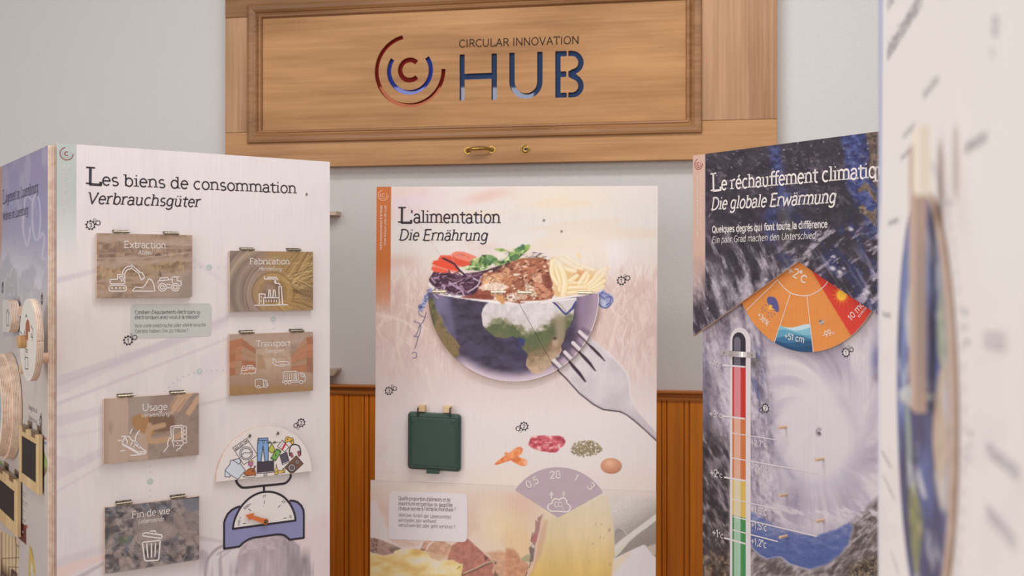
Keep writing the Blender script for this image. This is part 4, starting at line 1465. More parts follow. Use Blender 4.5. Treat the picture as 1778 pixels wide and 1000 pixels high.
icons(PB, E3, [
    q3([(782, 735), (780, 622), (955, 608), (962, 735), (782, 740)]), q3([(985, 735), (985, 640), (1060, 635), (1080, 690), (1075, 750), (1045, 752)]), q3([(1020, 655), (1055, 660), (1062, 690), (1020, 685), (1020, 655)]),
    q3([(890, 760), (1000, 755)]), q3([(775, 745), (775, 765), (795, 765)]), q3([(962, 728), (985, 735)]), q3(circ(818, 765, 20)), q3(circ(868, 762, 20)), q3(circ(1022, 755, 22))]
    + [q3([(x, 640), (x + 2, 722)]) for x in (805, 835, 865, 895, 925, 945)], NF, 1.15, name='lorry_icon')


def q4(p):
    return cv(170, 670, 6.896, p)


icons(PB, E4, [
    q4([(280, 695), (300, 660), (320, 620), (345, 605), (375, 605), (395, 640), (440, 665), (470, 680), (500, 720), (545, 765), (575, 775), (580, 800), (540, 815), (480, 810), (280, 695)]),
    q4([(290, 690), (480, 790), (575, 790)]), q4([(330, 620), (352, 660), (350, 695)]), q4([(390, 715), (405, 690), (412, 665)]), q4([(425, 740), (440, 712)]), q4([(440, 690), (470, 720), (500, 750)]),
    q4([(450, 672), (480, 690)]), q4([(470, 700), (500, 715)]), q4([(485, 735), (510, 740)]), q4([(385, 570), (410, 518)]), q4([(448, 655), (450, 610), (465, 575), (500, 532)]), q4([(283, 604), (350, 602)]),
    q4([(240, 655), (285, 650)]), q4([(272, 778), (325, 772)]), q4([(390, 832), (565, 820)])], NF, 2.0, name='shoe_icon')
icons(PB, E4, [
    q4([(878, 600), (872, 490), (885, 482), (1005, 470), (1022, 480)]), q4([(898, 500), (1000, 492), (1005, 655), (905, 662), (898, 500)]), q4([(930, 714), (1020, 706), (1020, 690)]),
    q4([(870, 590), (885, 600), (880, 625), (862, 628), (860, 605)]), q4([(860, 610), (840, 660), (835, 700), (842, 720), (788, 792)]), q4([(890, 640), (890, 670), (905, 695), (908, 728)]),
    q4([(940, 778), (955, 755), (985, 745), (1005, 710)])] + [q4([(1040 + 24 * math.cos(math.radians(a)), yy + 26 * math.sin(math.radians(a))) for a in range(0, 361, 30)]) for yy in (508, 556, 606, 660)], NF, 1.6,
    dots=[(170 + 951 / 6.896, 670 + 686 / 6.896, 1.2)], name='phone_icon')


def q5(p):
    return cv(170, 850, 6.667, p)


icons(PB, E5, [
    q5([(515, 535), (520, 510), (560, 500), (735, 525), (742, 545), (735, 565), (515, 535)]), q5([(600, 500), (605, 482), (660, 478), (675, 500)]),
    q5([(515, 610), (722, 588), (705, 800), (690, 818), (560, 825), (540, 812), (515, 610)]), q5([(565, 630), (580, 785)]), q5([(620, 625), (620, 780)]), q5([(668, 622), (660, 775)])], NF, 2.4, name='bin_icon')

# ---- kitchen-scale picture with its half-round board and turning pointer
def q7(p):
    return cv(375, 825, 7.406, p)


def q6(p):
    return cv(365, 735, 7.695, p)


DARK = plain('dark_outline_ink', (54, 46, 54), 0.6)
bf = Buf(.0004)
purple = plain('violet_print', (138, 137, 178), 0.6, var=.03)
body = q7([(105, 945), (105, 610), (120, 560), (150, 500), (200, 450), (250, 420), (312, 400), (600, 300), (940, 325), (1000, 330), (1050, 348), (1100, 395), (1125, 450), (1130, 500), (1130, 805), (948, 830), (930, 812), (885, 775), (840, 763), (780, 762), (470, 806), (410, 830), (350, 870), (300, 920)])
bf.face(PB.ps(body, .0003), 0, .0003)
dial = q7([(218, 690), (225, 635), (245, 560), (290, 460), (350, 372), (440, 288), (540, 235), (632, 215), (740, 220), (850, 265), (930, 340), (985, 430), (1015, 520), (1022, 582)])
bf.face(PB.ps(curvy(dial, False, 3), .0005), 1, .0005)
W4 = 3.7
outl = q7([(312, 400), (250, 420), (200, 450), (150, 500), (120, 560), (105, 610), (105, 945), (300, 918), (350, 870), (410, 830), (470, 806), (780, 762), (840, 763), (885, 775), (930, 812), (948, 830), (1130, 805), (1130, 500), (1125, 450), (1100, 395), (1050, 348), (1000, 330), (945, 328)])
pstroke(bf, PB, outl, W4, .0007, mat=2, caps=False)
pstroke(bf, PB, curvy(dial, False, 3), W4, .0008, True, 2)
pstroke(bf, PB, curvy(q7([(260, 58), (272, 100), (315, 145), (375, 160), (620, 134), (850, 112), (915, 85), (955, 35), (962, -2)]), False, 6), W4 + .3, .0007, mat=2)
pstroke(bf, PB, q7([(618, 135), (618, 215)]), W4 + .3, .0007, mat=2, caps=False)
for a, b in (((620, 322), (620, 368)), ((416, 430), (450, 460)), ((343, 621), (385, 618)), ((830, 380), (800, 415)), ((865, 553), (908, 548))):
    pstroke(bf, PB, q7([a, b]), 1.0, .0008, mat=2, caps=False)
for tx, a, b, cap in (('1T', (600, 290), (645, 287), 3.9), ('500', (366, 446), (430, 392), 4.2), ('kg', (432, 386), (450, 366), 2.0), ('100', (308, 650), (312, 572), 3.9), ('kg', (312, 566), (318, 540), 2.0), ('2T', (842, 336), (878, 372), 3.9), ('3T', (940, 512), (944, 560), 3.6)):
    text(bf, PB, tx, q7([a])[0], q7([b])[0], cap, n=.0009, weight=.1, mat=2)
bf.build('scale_picture', [purple, plain('dial_white_print', (224, 217, 214), .6, var=.01), DARK], goods)

bf = Buf()
pv = q7([(640, 598)])[0]
arrow = q7([(622, 632), (455, 560), (440, 583), (383, 514), (490, 488), (482, 520), (640, 566)])
bf.prism(PB.ps(arrow, .006), .0035, .006)
c = PB.p(pv, .006)
R = PB.h(pv, 5.2, .006)
bf.lathe_n(c, [(R, .0035), (R, .0062)], 0, 20)
bf.lathe_n(c, [(R * .62, .0062), (R * .6, .0075)], 1, 16)
bf.lathe_n(c, [(R * .36, .0075), (R * .25, .0095)], 2, 12)
bf.lathe_n(c, [(R * .4, .0005), (R * .4, .0035)], 1, 12)
bf.build('pointer', [plain('orange_pointer', (208, 112, 62), .5), BLACK, STEEL], goods)

# half-round board of weighed goods
NH = 0.010
hl, hr = PB.p((375.4, 835.3), NH), PB.p((541, 819.3), NH)
bt = (hl[1] + hr[1]) / 2
ax_, rx_ = (hl[0] + hr[0]) / 2, (hr[0] - hl[0]) / 2
top = PB.p((458.6, 740), NH)[1] - bt
uu = np.linspace(0, 1, 380)
Sg = ax_ - rx_ * np.cos(math.pi * uu)[None, :] * np.ones((230, 1))
hgt = top * np.sin(math.pi * uu)[None, :]
vv = np.linspace(1, 0, 230)[:, None]
Tg = bt + hgt * vv
OUT = (48, 42, 48)


def paint_half(c):
    c.fill((225, 214, 210))
    L = 1.0

    def ol(pts, col, w=L, sm=False, closed=True):
        p = q6(pts)
        if sm:
            p = curvy(p, closed, 5)
        if col is not None:
            c.poly(p, col, 1, .4)
        c.line(p + [p[0]] if closed else p, w, OUT, 1, .35)
    ol([(302, 328), (488, 200), (633, 422), (448, 552)], (226, 217, 214))
    ol([(332, 372), (515, 245)], None, closed=False)
    ol(circ(480, 400, 88), (214, 208, 208)); ol(circ(480, 402, 68), (222, 214, 212))
    ol([(418, 440), (450, 395), (520, 395), (550, 380)], None, sm=True, closed=False)
    ol([(330, 340), (365, 310), (380, 325), (345, 352)], None); ol([(385, 295), (430, 262)], None, closed=False); ol([(392, 315), (440, 280)], None, closed=False)
    ol(circ(460, 252, 13), None); ol(circ(485, 236, 7), OUT)
    ol([(200, 622), (262, 548), (268, 500), (300, 490), (388, 470), (408, 505), (398, 535), (470, 628), (370, 748), (270, 690), (262, 718), (196, 712)], (206, 211, 220))
    ol([(300, 490), (350, 520), (378, 548), (408, 520)], None, closed=False); ol([(200, 630), (270, 690)], None, closed=False)
    ol([(450, 678), (480, 640), (520, 605), (560, 600), (592, 615), (605, 690), (520, 702)], (176, 102, 58), .8, True)
    ol([(580, 605), (560, 640), (575, 650), (600, 590), (610, 575), (590, 568)], (186, 112, 64), .8)
    ol([(432, 712), (615, 690), (590, 720), (470, 725)], (226, 217, 214), .8)
    ol([(512, 520), (568, 515), (566, 560), (540, 575), (515, 560)], (190, 112, 150), .8, True); ol([(540, 575), (540, 600)], None, closed=False); ol(circ(560, 505, 14), (220, 180, 90), .6)
    ol([(640, 200), (770, 195), (778, 330), (775, 505), (730, 510), (704, 300), (680, 512), (630, 515), (628, 330)], (128, 160, 206), 1.2)
    ol([(640, 228), (772, 224)], None, closed=False); ol([(695, 228), (700, 262), (720, 268), (722, 228)], None, .8, closed=False); ol([(640, 270), (665, 255)], None, .8, closed=False); ol([(775, 268), (750, 252)], None, .8, closed=False)
    ol([(628, 520), (848, 500), (850, 652), (626, 674)], (74, 66, 74), 1.1); ol([(626, 658), (850, 636), (850, 652), (626, 674)], (200, 190, 196), .7)
    ol([(720, 668), (758, 664), (760, 700), (718, 704)], (190, 184, 190), .7)
    ol([(822, 278), (840, 300), (862, 350), (850, 385), (822, 395), (790, 375), (782, 340), (806, 300)], (186, 184, 84), 1.0, True)
    ol([(825, 262), (790, 240), (780, 262), (810, 270)], (110, 130, 80), .7, True); ol([(835, 262), (860, 240), (880, 255), (850, 270)], (110, 130, 80), .7, True)
    ol([(885, 345), (945, 380), (870, 505), (808, 468)], (122, 176, 88), 1.1); ol([(898, 338), (945, 365), (935, 385), (885, 350)], (100, 150, 76), .8); ol([(820, 460), (880, 490)], None, .8, closed=False)
    c.poly(q6([(880, 395), (862, 430), (876, 430), (866, 455), (890, 420), (876, 420)]), OUT, 1, .3)
    ol([(965, 225), (1052, 318), (998, 382), (897, 308)], (228, 220, 218), 1.0); c.poly(q6([(1000, 255), (1020, 275), (970, 360), (948, 345)]), (190, 66, 74), 1, .4); ol([(930, 320), (985, 245)], None, .6, closed=False)
    ol([(880, 262), (915, 252), (930, 270)], None, .7, True, False)
    ol([(1000, 240), (1008, 195), (1040, 178), (1070, 195), (1100, 195), (1112, 220), (1112, 270), (1095, 282), (1070, 250), (1040, 245), (1010, 262)], (222, 178, 76), .9, True)
    for x, y in ((1035, 212), (1090, 225), (1080, 238)):
        c.ell(*q6([(x, y)])[0], 1.0, 1.0, 0, OUT)
    ol([(1062, 430), (1058, 360), (1080, 300), (1130, 282), (1180, 300), (1205, 350), (1208, 420)], None, 2.0, True, False)
    ol([(1062, 400), (1090, 388), (1112, 445), (1085, 458)], (196, 84, 112), .9); ol([(1165, 378), (1192, 368), (1208, 430), (1180, 442)], (196, 84, 112), .9)
    ol([(930, 425), (1022, 382), (1056, 512), (965, 552)], (94, 86, 100), 1.0); ol([(960, 535), (1052, 498), (1056, 512), (965, 552)], (206, 198, 200), .7)
    ol([(995, 590), (1150, 432), (1243, 538), (1090, 680)], (124, 88, 68), 1.1)
    ol(circ(1090, 592, 50), (188, 178, 178), 1.2); ol(circ(1090, 592, 28), (120, 110, 112), .9); ol(circ(1090, 592, 10), (190, 180, 180), .7); ol(circ(1163, 515, 28), (188, 178, 178), 1.0); ol(circ(1163, 515, 12), (120, 110, 112), .8)
    ol([(862, 620), (880, 590), (884, 545), (890, 590), (905, 615), (905, 680), (862, 686)], (222, 184, 96), .8)
    ol([(905, 630), (960, 632), (975, 600), (995, 605), (998, 660), (930, 665), (905, 665)], (226, 186, 92), .8); c.line(q6([(975, 600), (980, 655)]), .8, OUT)
    c.line(q6([(862, 650), (905, 645)]), 1.4, (120, 90, 60), .8)


half = painted('weighing_tray_board', PB, Sg, Tg, NH, .002, paint_half, goods)
half['label'] = 'white half round board printed with everyday goods'
screw(PB, half, (433, 756.6), 3.4, NH)
screw(PB, half, (481.8, 752), 3.2, NH)

# ------------------------------------------------------------------ middle board: food
ZC = 3.06
pc0 = np.array([(654.2 - CX) / F * ZC, ZC])
PM = Plane(pc0[0], pc0[1], 8000.0 + CX, -F * 0.55, -0.006)
food = thing('exhibition_board', 'middle board about food, a globe shaped as a salad bowl above a fork', 'exhibition board', PM)
m_t1 = (PM.p((654.2, 325))[1] + PM.p((1142, 321.8))[1]) / 2
m_s1 = (PM.p((1142, 322))[0] + PM.p((1139.5, 840))[0]) / 2
m_s0 = (PM.p((654.2, 326))[0] + PM.p((650.7, 833))[0]) / 2
seam = (PM.p((647, 834))[1] + PM.p((1139, 853))[1]) / 2
seam_l, seam_r = PM.p((647, 834))[1], PM.p((1139.4, 853))[1]
NLOW = 0.0006
low_s0 = PM.p((643.2, 880), NLOW)[0]


def q8(p):   # crop of the lower left picture
    return cv(640, 830, 5.88, p)


def q9(p):   # crop of the lower right picture
    return cv(880, 830, 5.883, p)


def qg(p):   # globe, left crop
    return cv(700, 500, 5.88, p)


def qh(p):   # globe, right crop
    return cv(890, 500, 3.702, p)


def qf(p):
    return cv(735, 420, 9.09, p)


def qr(p):
    return cv(895, 420, 8.333, p)


def paint_globe(c):
    X, Y = c.X, c.Y
    r = np.hypot(X - 890, Y - 513)
    inside = np.clip((149.5 - r) / 1.2, 0, 1) * sstep(503, 507, Y)
    base = c.c.copy()
    n = fbm(X / 14, Y / 9, 4, 31)
    oc = c.ramp(np.clip(n, 0, 1), [(.2, (60, 50, 66)), (.5, (72, 62, 80)), (.8, (84, 75, 100))]) / 255.0
    c.c = oc
    c.mix((140, 132, 166), .75 * np.exp(-((X - 762) / 14) ** 2 - ((Y - 525) / 26) ** 2))
    c.mix((130, 122, 156), .5 * sstep(0, 1, np.exp(-((X - 772 - .2 * (Y - 520)) / 10) ** 2)) * (Y < 590))
    c.mix((150, 128, 150), .9 * sstep(990, 1012, X) * (Y < 640))
    c.mix((106, 90, 112), .5 * sstep(112, 100, r) * sstep(960, 990, X))
    c.mix((62, 60, 100), .6 * np.exp(-((X - 912) / 20) ** 2 - ((Y - 600) / 22) ** 2))
    c.mix((212, 192, 204), .95 * sstep(126, 148, r) * sstep(770, 815, X) * sstep(600, 632, Y))
    c.mix((176, 152, 168), .8 * sstep(128, 149, r) * sstep(930, 985, X))
    # america
    def lm(x, y, col):
        v = fbm(x / 6, y / 8, 4, 11)
        g = c.ramp(np.clip(v + (y - 560) / 160, 0, 1), [(.2, (70, 70, 52)), (.45, (104, 98, 70)), (.7, (136, 114, 82)), (.95, (122, 104, 66))])
        return g
    c.poly(qg([(240, 150), (300, 95), (318, 150), (345, 235), (395, 300), (420, 380), (460, 450), (530, 520), (582, 590), (565, 640), (574, 690), (545, 705), (530, 725), (430, 650), (330, 490), (268, 330)]), (100, 95, 70), 1, .8, False, lm)
    c.line(qg([(330, 200), (395, 300), (430, 400), (470, 460)]), 3.0, (146, 142, 168), .35, 2)
    # africa, arabia and europe
    def am(x, y, col):
        v = fbm(x / 8, y / 6, 4, 15) - .5
        w = y + 22 * v + 12 * np.sin(x / 19) + .08 * (x - 900)
        g = c.ramp(w, [(540, (208, 200, 202)), (560, (200, 190, 188)), (566, (150, 144, 120)), (574, (92, 100, 70)), (588, (98, 104, 74)), (596, (110, 104, 78)), (610, (140, 118, 92)), (624, (176, 148, 124)), (640, (192, 164, 142))])
        return g * (0.92 + .18 * fbm(x / 7, y / 7, 4, 16))[:, None]
    land = [(836, 546), (838, 537), (843, 529), (853, 522), (870, 518), (962, 520), (968, 528), (982, 545), (990, 541), (997, 536), (995, 554), (990, 565), (982, 574), (981, 584), (979, 592), (974, 600), (976, 608), (969, 620), (960, 631), (944, 646), (936, 649), (926, 650), (918, 641), (913, 634), (914, 624), (917, 616), (910, 608), (906, 604), (903, 596), (900, 588), (890, 583), (883, 586), (874, 587), (860, 585), (852, 579), (844, 573), (838, 564)]
    c.poly(land, (200, 190, 190), 1, .8, False, am)
    c.poly([(960, 517), (1000, 517), (1002, 524), (990, 541), (984, 547), (976, 540)], (206, 198, 200), 1, 1)
    c.line([(960, 524), (967, 530), (977, 541), (983, 546)], 3.2, (66, 64, 112), 1, .7)
    c.line([(965, 522), (974, 530), (981, 538), (985, 545)], 1.6, (150, 136, 120), .8, .6)
    c.line([(984, 545), (993, 536), (1000, 524)], 3.4, (70, 74, 132), 1, .8)
    c.poly([(953, 575), (962, 552), (975, 550), (978, 565), (968, 580)], (96, 96, 70), .6, 3, True)
    c.poly([(962, 545), (975, 548), (982, 556), (978, 585), (968, 590)], (176, 156, 138), .6, 4, True)
    c.ell(964, 595, 5.5, 7, 10, (186, 156, 138), .8, 1.5)
    c.ell(963.5, 587.5, 3, 2.6, 0, (60, 54, 44), .8, 1)
    c.poly([(900, 584), (912, 590), (908, 604), (900, 592)], (54, 58, 110), .9, 1.5)
    c.ell(969.5, 618, 2.3, 2.3, 0, (202, 194, 196), .9, .5)
    c.ell(939.5, 636.5, 1.6, 1.6, 0, (190, 170, 160), .8, .5)
    m = inside[:, None]
    c.c = base * (1 - m) + c.c * m


def paint_fork(c):
    X, Y = c.X, c.Y
    body = qh([(487, 304), (540, 352), (600, 402), (650, 450), (700, 500), (732, 548), (746, 590), (750, 650), (757, 700), (775, 745), (800, 790), (860, 860), (930, 935), (930, 978), (780, 842), (720, 800), (690, 786), (640, 780), (580, 770), (520, 738), (470, 696), (430, 668), (380, 615), (340, 565), (300, 525), (258, 470), (275, 455), (310, 490), (330, 402), (372, 438), (385, 345), (420, 372), (432, 290), (445, 268)])
    # dark outline shadow along the lower edge is part of the picture
    c.line(qh([(262, 486), (300, 540), (345, 582), (430, 677), (520, 748), (580, 780), (640, 788), (690, 794), (730, 812), (780, 850), (850, 910), (924, 980)]), 2.6, (70, 58, 70), .95, .7)
    def fm(x, y, col):
        u = (x - y * .9)
        v = fbm(x / 30, y / 30, 3, 40)
        return c.ramp(np.clip(v, 0, 1), [(.2, (196, 184, 190)), (.5, (204, 194, 198)), (.8, (214, 204, 206))])
    blade = qh([(487, 304), (540, 352), (600, 402), (650, 450), (700, 500), (732, 548), (746, 590), (750, 650), (757, 700), (775, 745), (800, 790), (860, 860), (930, 935), (930, 978), (780, 842), (720, 800), (690, 786), (640, 780), (580, 770), (520, 738), (470, 696), (430, 668), (380, 615), (345, 568), (300, 515), (288, 498)])
    c.poly(blade, (204, 194, 198), 1, .7, False, fm)
    c.line(qh([(600, 402), (650, 450), (700, 500), (735, 552), (750, 600), (757, 690), (775, 740)]), 3, (224, 216, 216), .8, 1.2)
    c.line(qh([(430, 668), (520, 735), (580, 765), (690, 782), (780, 838), (920, 962)]), 2.4, (182, 170, 178), .6, 1.2)
    for a in ([(455, 330), (470, 342), (520, 380), (560, 420), (598, 470), (590, 470), (545, 430), (500, 385)], [(410, 398), (425, 402), (470, 440), (505, 480), (538, 535), (526, 532), (490, 492), (450, 450)],
              [(345, 455), (362, 460), (400, 500), (440, 545), (476, 604), (462, 604), (425, 560), (385, 515)]):
        c.poly(qh(a), (62, 50, 60), 1, .7)
    for a in ([(610, 480), (590, 520)], [(545, 545), (520, 575)], [(480, 610), (455, 632)]):
        c.line(qh(a), 3, (222, 212, 214), .5, 2)
    for pts in ([(480, 330), (540, 380), (600, 450)], [(440, 400), (500, 460)], [(372, 470), (430, 530)]):
        c.line(qh([(p[0] + 22, p[1] - 6) for p in pts]), 1.6, (222, 214, 216), .5, 1)


def paint_tines(c):
    c.poly(qh([(262, 470), (300, 520), (330, 505), (300, 470), (335, 430), (360, 470), (400, 440), (352, 395), (390, 372), (430, 420), (460, 380), (410, 335), (445, 290), (500, 310), (505, 280), (450, 250), (420, 280), (390, 330), (330, 400), (290, 440)]), (92, 76, 92), .55, 2.5)
    for a, b in (((432, 282), (480, 326)), ((388, 352), (440, 402)), ((336, 412), (388, 466)), ((266, 465), (322, 520))):
        c.line(qh([a, b]), 6.2, (216, 204, 208), 1, .6)
        c.line(qh([(a[0] - 14, a[1] + 14), (b[0] - 12, b[1] + 16)]), 3.2, (84, 66, 80), .75, .9)


def paint_salad(c):
    """the heaped bowl: red cabbage, tomato, lettuce, roast meat, chips"""
    rr = random.Random(12)
    plate = [(742, 494), (748, 486), (760, 490), (1035, 490), (1050, 497), (1044, 506), (1030, 509), (1012, 514), (985, 517), (950, 523), (915, 527), (895, 529), (870, 526), (845, 524), (815, 520), (790, 516), (768, 512), (752, 504)]
    c.poly(plate, (230, 220, 220), 1, .8)
    cab = [(749, 478), (756, 470), (775, 472), (800, 478), (838, 470), (856, 466), (872, 458), (875, 470), (846, 494), (836, 507), (822, 513), (806, 513), (786, 511), (764, 504), (750, 494), (745, 486)]
    c.poly(cab, (74, 46, 62), 1, 1, True)
    for i in range(150):
        x, y = rr.uniform(748, 842), rr.uniform(474, 511)
        if x > 836 - (y - 474) * .3 and y > 490:
            continue
        a, L = rr.uniform(-.7, 1.0), rr.uniform(5, 14)
        col = rr.choice([(176, 144, 172), (146, 106, 138), (110, 70, 98), (196, 172, 190), (54, 34, 48), (88, 56, 80)])
        c.line([(x, y), (x + L * .5 * math.cos(a), y + L * .5 * math.sin(a) + rr.uniform(-1.5, 1.5)), (x + L * math.cos(a), y + L * math.sin(a))], rr.uniform(1, 2.3), col, .85, .5, True)
    c.line(qf([(370, 560), (480, 600), (620, 580), (780, 535), (930, 495)]), 1.2, (150, 116, 126), .9, .5, True)
    c.line(qf([(700, 790), (790, 740), (870, 670), (900, 590), (920, 545)]), 2.2, (196, 172, 192), 1, .5, True)
    c.line(qf([(420, 640), (500, 700), (600, 755), (640, 840)]), 3, (178, 148, 176), 1, .6, True)
    c.line(qf([(300, 690), (340, 700), (330, 740)]), 3, (186, 156, 180), 1, .6)
    # tomatoes
    c.poly(qf([(450, 190), (520, 155), (640, 162), (760, 205), (830, 235), (840, 300), (800, 350), (740, 360), (640, 395), (560, 385), (500, 340), (460, 260)]), (214, 82, 58), 1, .9)
    c.poly(qf([(448, 190), (520, 155), (640, 162), (760, 205), (820, 235), (800, 300), (740, 320), (640, 290), (540, 265), (470, 225)]), (224, 128, 108), 1, 1, True)
    c.poly(qf([(530, 205), (600, 195), (720, 235), (730, 255), (660, 250), (560, 228)]), (202, 96, 82), .8, 1.2, True)
    c.line(qf([(560, 215), (640, 235), (700, 245)]), 1.2, (232, 176, 160), .8, .6)
    c.poly(qf([(235, 270), (270, 213), (440, 212), (480, 310), (560, 400), (590, 470), (500, 450), (350, 390), (250, 320)]), (216, 84, 60), 1, .9)
    c.line(qf([(245, 255), (280, 218), (430, 216)]), 2, (230, 130, 106), .8, .8)
    c.poly(qf([(138, 350), (160, 300), (230, 285), (330, 320), (450, 385), (560, 440), (540, 460), (400, 440), (220, 385)]), (222, 80, 54), 1, 1)
    c.poly(qf([(120, 430), (145, 375), (210, 380), (340, 425), (430, 470), (320, 492), (180, 478)]), (226, 96, 70), 1, 1)
    c.line(qf([(150, 380), (220, 392), (330, 425)]), 2.2, (234, 150, 128), .7, .9)
    c.line(qf([(400, 440), (480, 470), (590, 475)]), 2.5, (220, 110, 100), .8, .8)
    c.line(qf([(400, 450), (440, 520), (560, 470)]), 2.2, (96, 44, 56), .9, .8)
    c.line(qf([(315, 260), (400, 300), (490, 350), (545, 420), (620, 490), (660, 530)]), 3.2, (58, 38, 52), 1, .6, True)
    # lettuce
    leaf = qf([(600, 410), (720, 370), (760, 340), (730, 320), (790, 265), (900, 245), (930, 205), (1010, 205), (1060, 205), (1140, 235), (1190, 275), (1290, 215), (1240, 150), (1130, 115), (1250, 105), (1340, 150), (1400, 165), (1430, 110), (1545, 80), (1640, 60), (1650, 130), (1580, 190), (1500, 270), (1400, 320), (1300, 370), (1200, 390), (1080, 350), (1000, 430), (860, 460), (760, 440), (690, 450)])
    def lm(x, y, col):
        v = np.clip((fbm(x / 4.5, y / 4, 4, 51) - .5) * 2.2 + .5, 0, 1)
        return c.ramp(v, [(0, (52, 66, 48)), (.3, (86, 116, 70)), (.55, (118, 148, 88)), (.8, (170, 186, 126)), (1, (206, 214, 176))])
    c.poly(leaf, (110, 140, 85), 1, 1, False, lm)
    for pts, col in ([(960, 250), (1060, 215), (1120, 240), (1160, 300), (1040, 340), (970, 300)], (92, 132, 82)), ([(1120, 110), (1240, 105), (1330, 150), (1270, 180)], (150, 176, 92)), ([(1480, 100), (1540, 80), (1560, 130), (1480, 160)], (76, 116, 84)), \
            ([(1370, 260), (1440, 200), (1520, 230), (1440, 300), (1380, 300)], (66, 90, 66)), ([(790, 260), (900, 250), (840, 330), (780, 340)], (196, 202, 140)):
        c.poly(qf(pts), col, .7, 1.2, True)
    c.poly([(862, 443), (874, 436), (884, 440), (874, 452), (866, 452)], (226, 214, 206), .8, 1, True)
    for p in ((903, 432, 5, 4, (84, 120, 78)), (908, 428, 4, 4, (70, 108, 74)), (915, 430, 4.5, 5, (138, 168, 84)), (897, 446, 5, 5, (90, 124, 76)), (898, 436, 5, 3, (116, 148, 84)), (918, 427, 2.5, 3, (150, 176, 96)), (890, 440, 4, 3, (140, 166, 100))):
        c.ell(p[0], p[1], p[2], p[3], 20, p[4], .9, 1)
    for i in range(26):
        x, y = rr.uniform(905, 944), rr.uniform(438, 449)
        c.line([(x, y), (x + rr.uniform(3, 8), y + rr.uniform(-2.5, 1.5))], 1.1, rr.choice([(92, 64, 82), (196, 190, 160), (146, 118, 136), (66, 48, 60)]), .8, .4)
    # dark band of cabbage between lettuce and meat
    c.poly(qf([(960, 480), (1060, 420), (1200, 380), (1380, 330), (1545, 270), (1545, 330), (1400, 390), (1180, 450), (1000, 520)]), (76, 50, 56), 1, 1.5)
    for i in range(14):
        x, y = rr.uniform(845, 895), rr.uniform(455, 470)
        c.line([(x, y), (x + 6, y - 3)], 1.4, rr.choice([(130, 92, 110), (110, 130, 80), (160, 170, 120)]), .6, .5)
    # roast meat
    meat = [(829, 504), (836, 492), (834, 484), (846, 476), (858, 472), (876, 466), (884, 458), (896, 452), (908, 448), (925, 448), (940, 447), (950, 452), (956, 462), (958, 476), (962, 486), (958, 498), (963, 508), (958, 517), (945, 523), (920, 523), (905, 527), (885, 524), (868, 520), (856, 514), (846, 514), (836, 510)]
    c.poly(meat, (158, 100, 76), 1, 1, True)
    for i in range(520):
        x, y = rr.uniform(836, 958), rr.uniform(452, 521)
        if y < 478 - (x - 836) * .45:
            continue
        lt = rr.random()
        if x < 905 and y > 476:
            col = rr.choice([(226, 204, 186), (214, 176, 146), (196, 140, 104), (232, 214, 200), (150, 92, 66), (206, 158, 122)])
        else:
            col = rr.choice([(160, 96, 72), (190, 124, 96), (126, 68, 54), (212, 164, 138), (146, 84, 66), (104, 56, 46), (226, 194, 172)])
        c.ell(x, y, rr.uniform(1.4, 5), rr.uniform(.8, 2.2), rr.uniform(-60, 30), col, .9, .5)
    def mm(x, y, col):
        return col[None, :] * (0.8 + .4 * fbm(x / 4, y / 4, 3, 61))[:, None]
    for pts, col in (([(838, 490), (850, 478), (868, 474), (882, 477), (870, 484), (850, 492)], (216, 172, 132)), ([(831, 500), (850, 491), (868, 492), (882, 498), (868, 506), (850, 504)], (230, 208, 192)),
                     ([(852, 482), (868, 474), (880, 464), (886, 470), (878, 480)], (204, 150, 116)), ([(868, 486), (890, 478), (896, 484), (884, 496)], (186, 122, 88)),
                     ([(822, 514), (830, 505), (848, 506), (852, 512), (838, 516)], (146, 78, 62)), ([(925, 478), (938, 474), (946, 480), (940, 490), (926, 488)], (214, 166, 140)),
                     ([(928, 492), (946, 494), (956, 504), (950, 518), (932, 514)], (196, 136, 108)), ([(940, 478), (956, 480), (960, 496), (950, 500)], (126, 66, 56)), ([(908, 470), (920, 462), (934, 466), (926, 476)], (182, 116, 90)),
                     ([(912, 492), (922, 496), (932, 512), (926, 516), (914, 508)], (228, 204, 178)), ([(862, 516), (872, 512), (878, 524), (870, 528)], (204, 146, 92)), ([(880, 514), (892, 510), (900, 520), (884, 524)], (228, 206, 192)), ([(900, 508), (915, 512), (912, 520), (898, 518)], (214, 178, 154))):
        c.poly(pts, col, .85, 1, True, mm)
    for i in range(90):
        x, y = rr.uniform(845, 955), rr.uniform(456, 520)
        if y < 482 - (x - 836) * .4:
            continue
        c.line([(x, y), (x + rr.uniform(2, 6), y + rr.uniform(-3, 3))], 1.1, (80, 42, 38), .7, .4)
    # chips
    c.poly(qr([(505, 250), (600, 215), (720, 220), (850, 290), (1000, 330), (1180, 385), (1300, 400), (1290, 560), (1280, 640), (1190, 700), (1100, 730), (900, 755), (740, 785), (600, 795), (560, 760), (540, 600), (500, 430)]), (218, 184, 136), 1, 2.2, True)
    c.poly(qr([(850, 420), (960, 380), (1030, 430), (960, 470), (900, 560), (840, 610), (780, 620), (860, 500)]), (206, 146, 92), .9, 2, True)
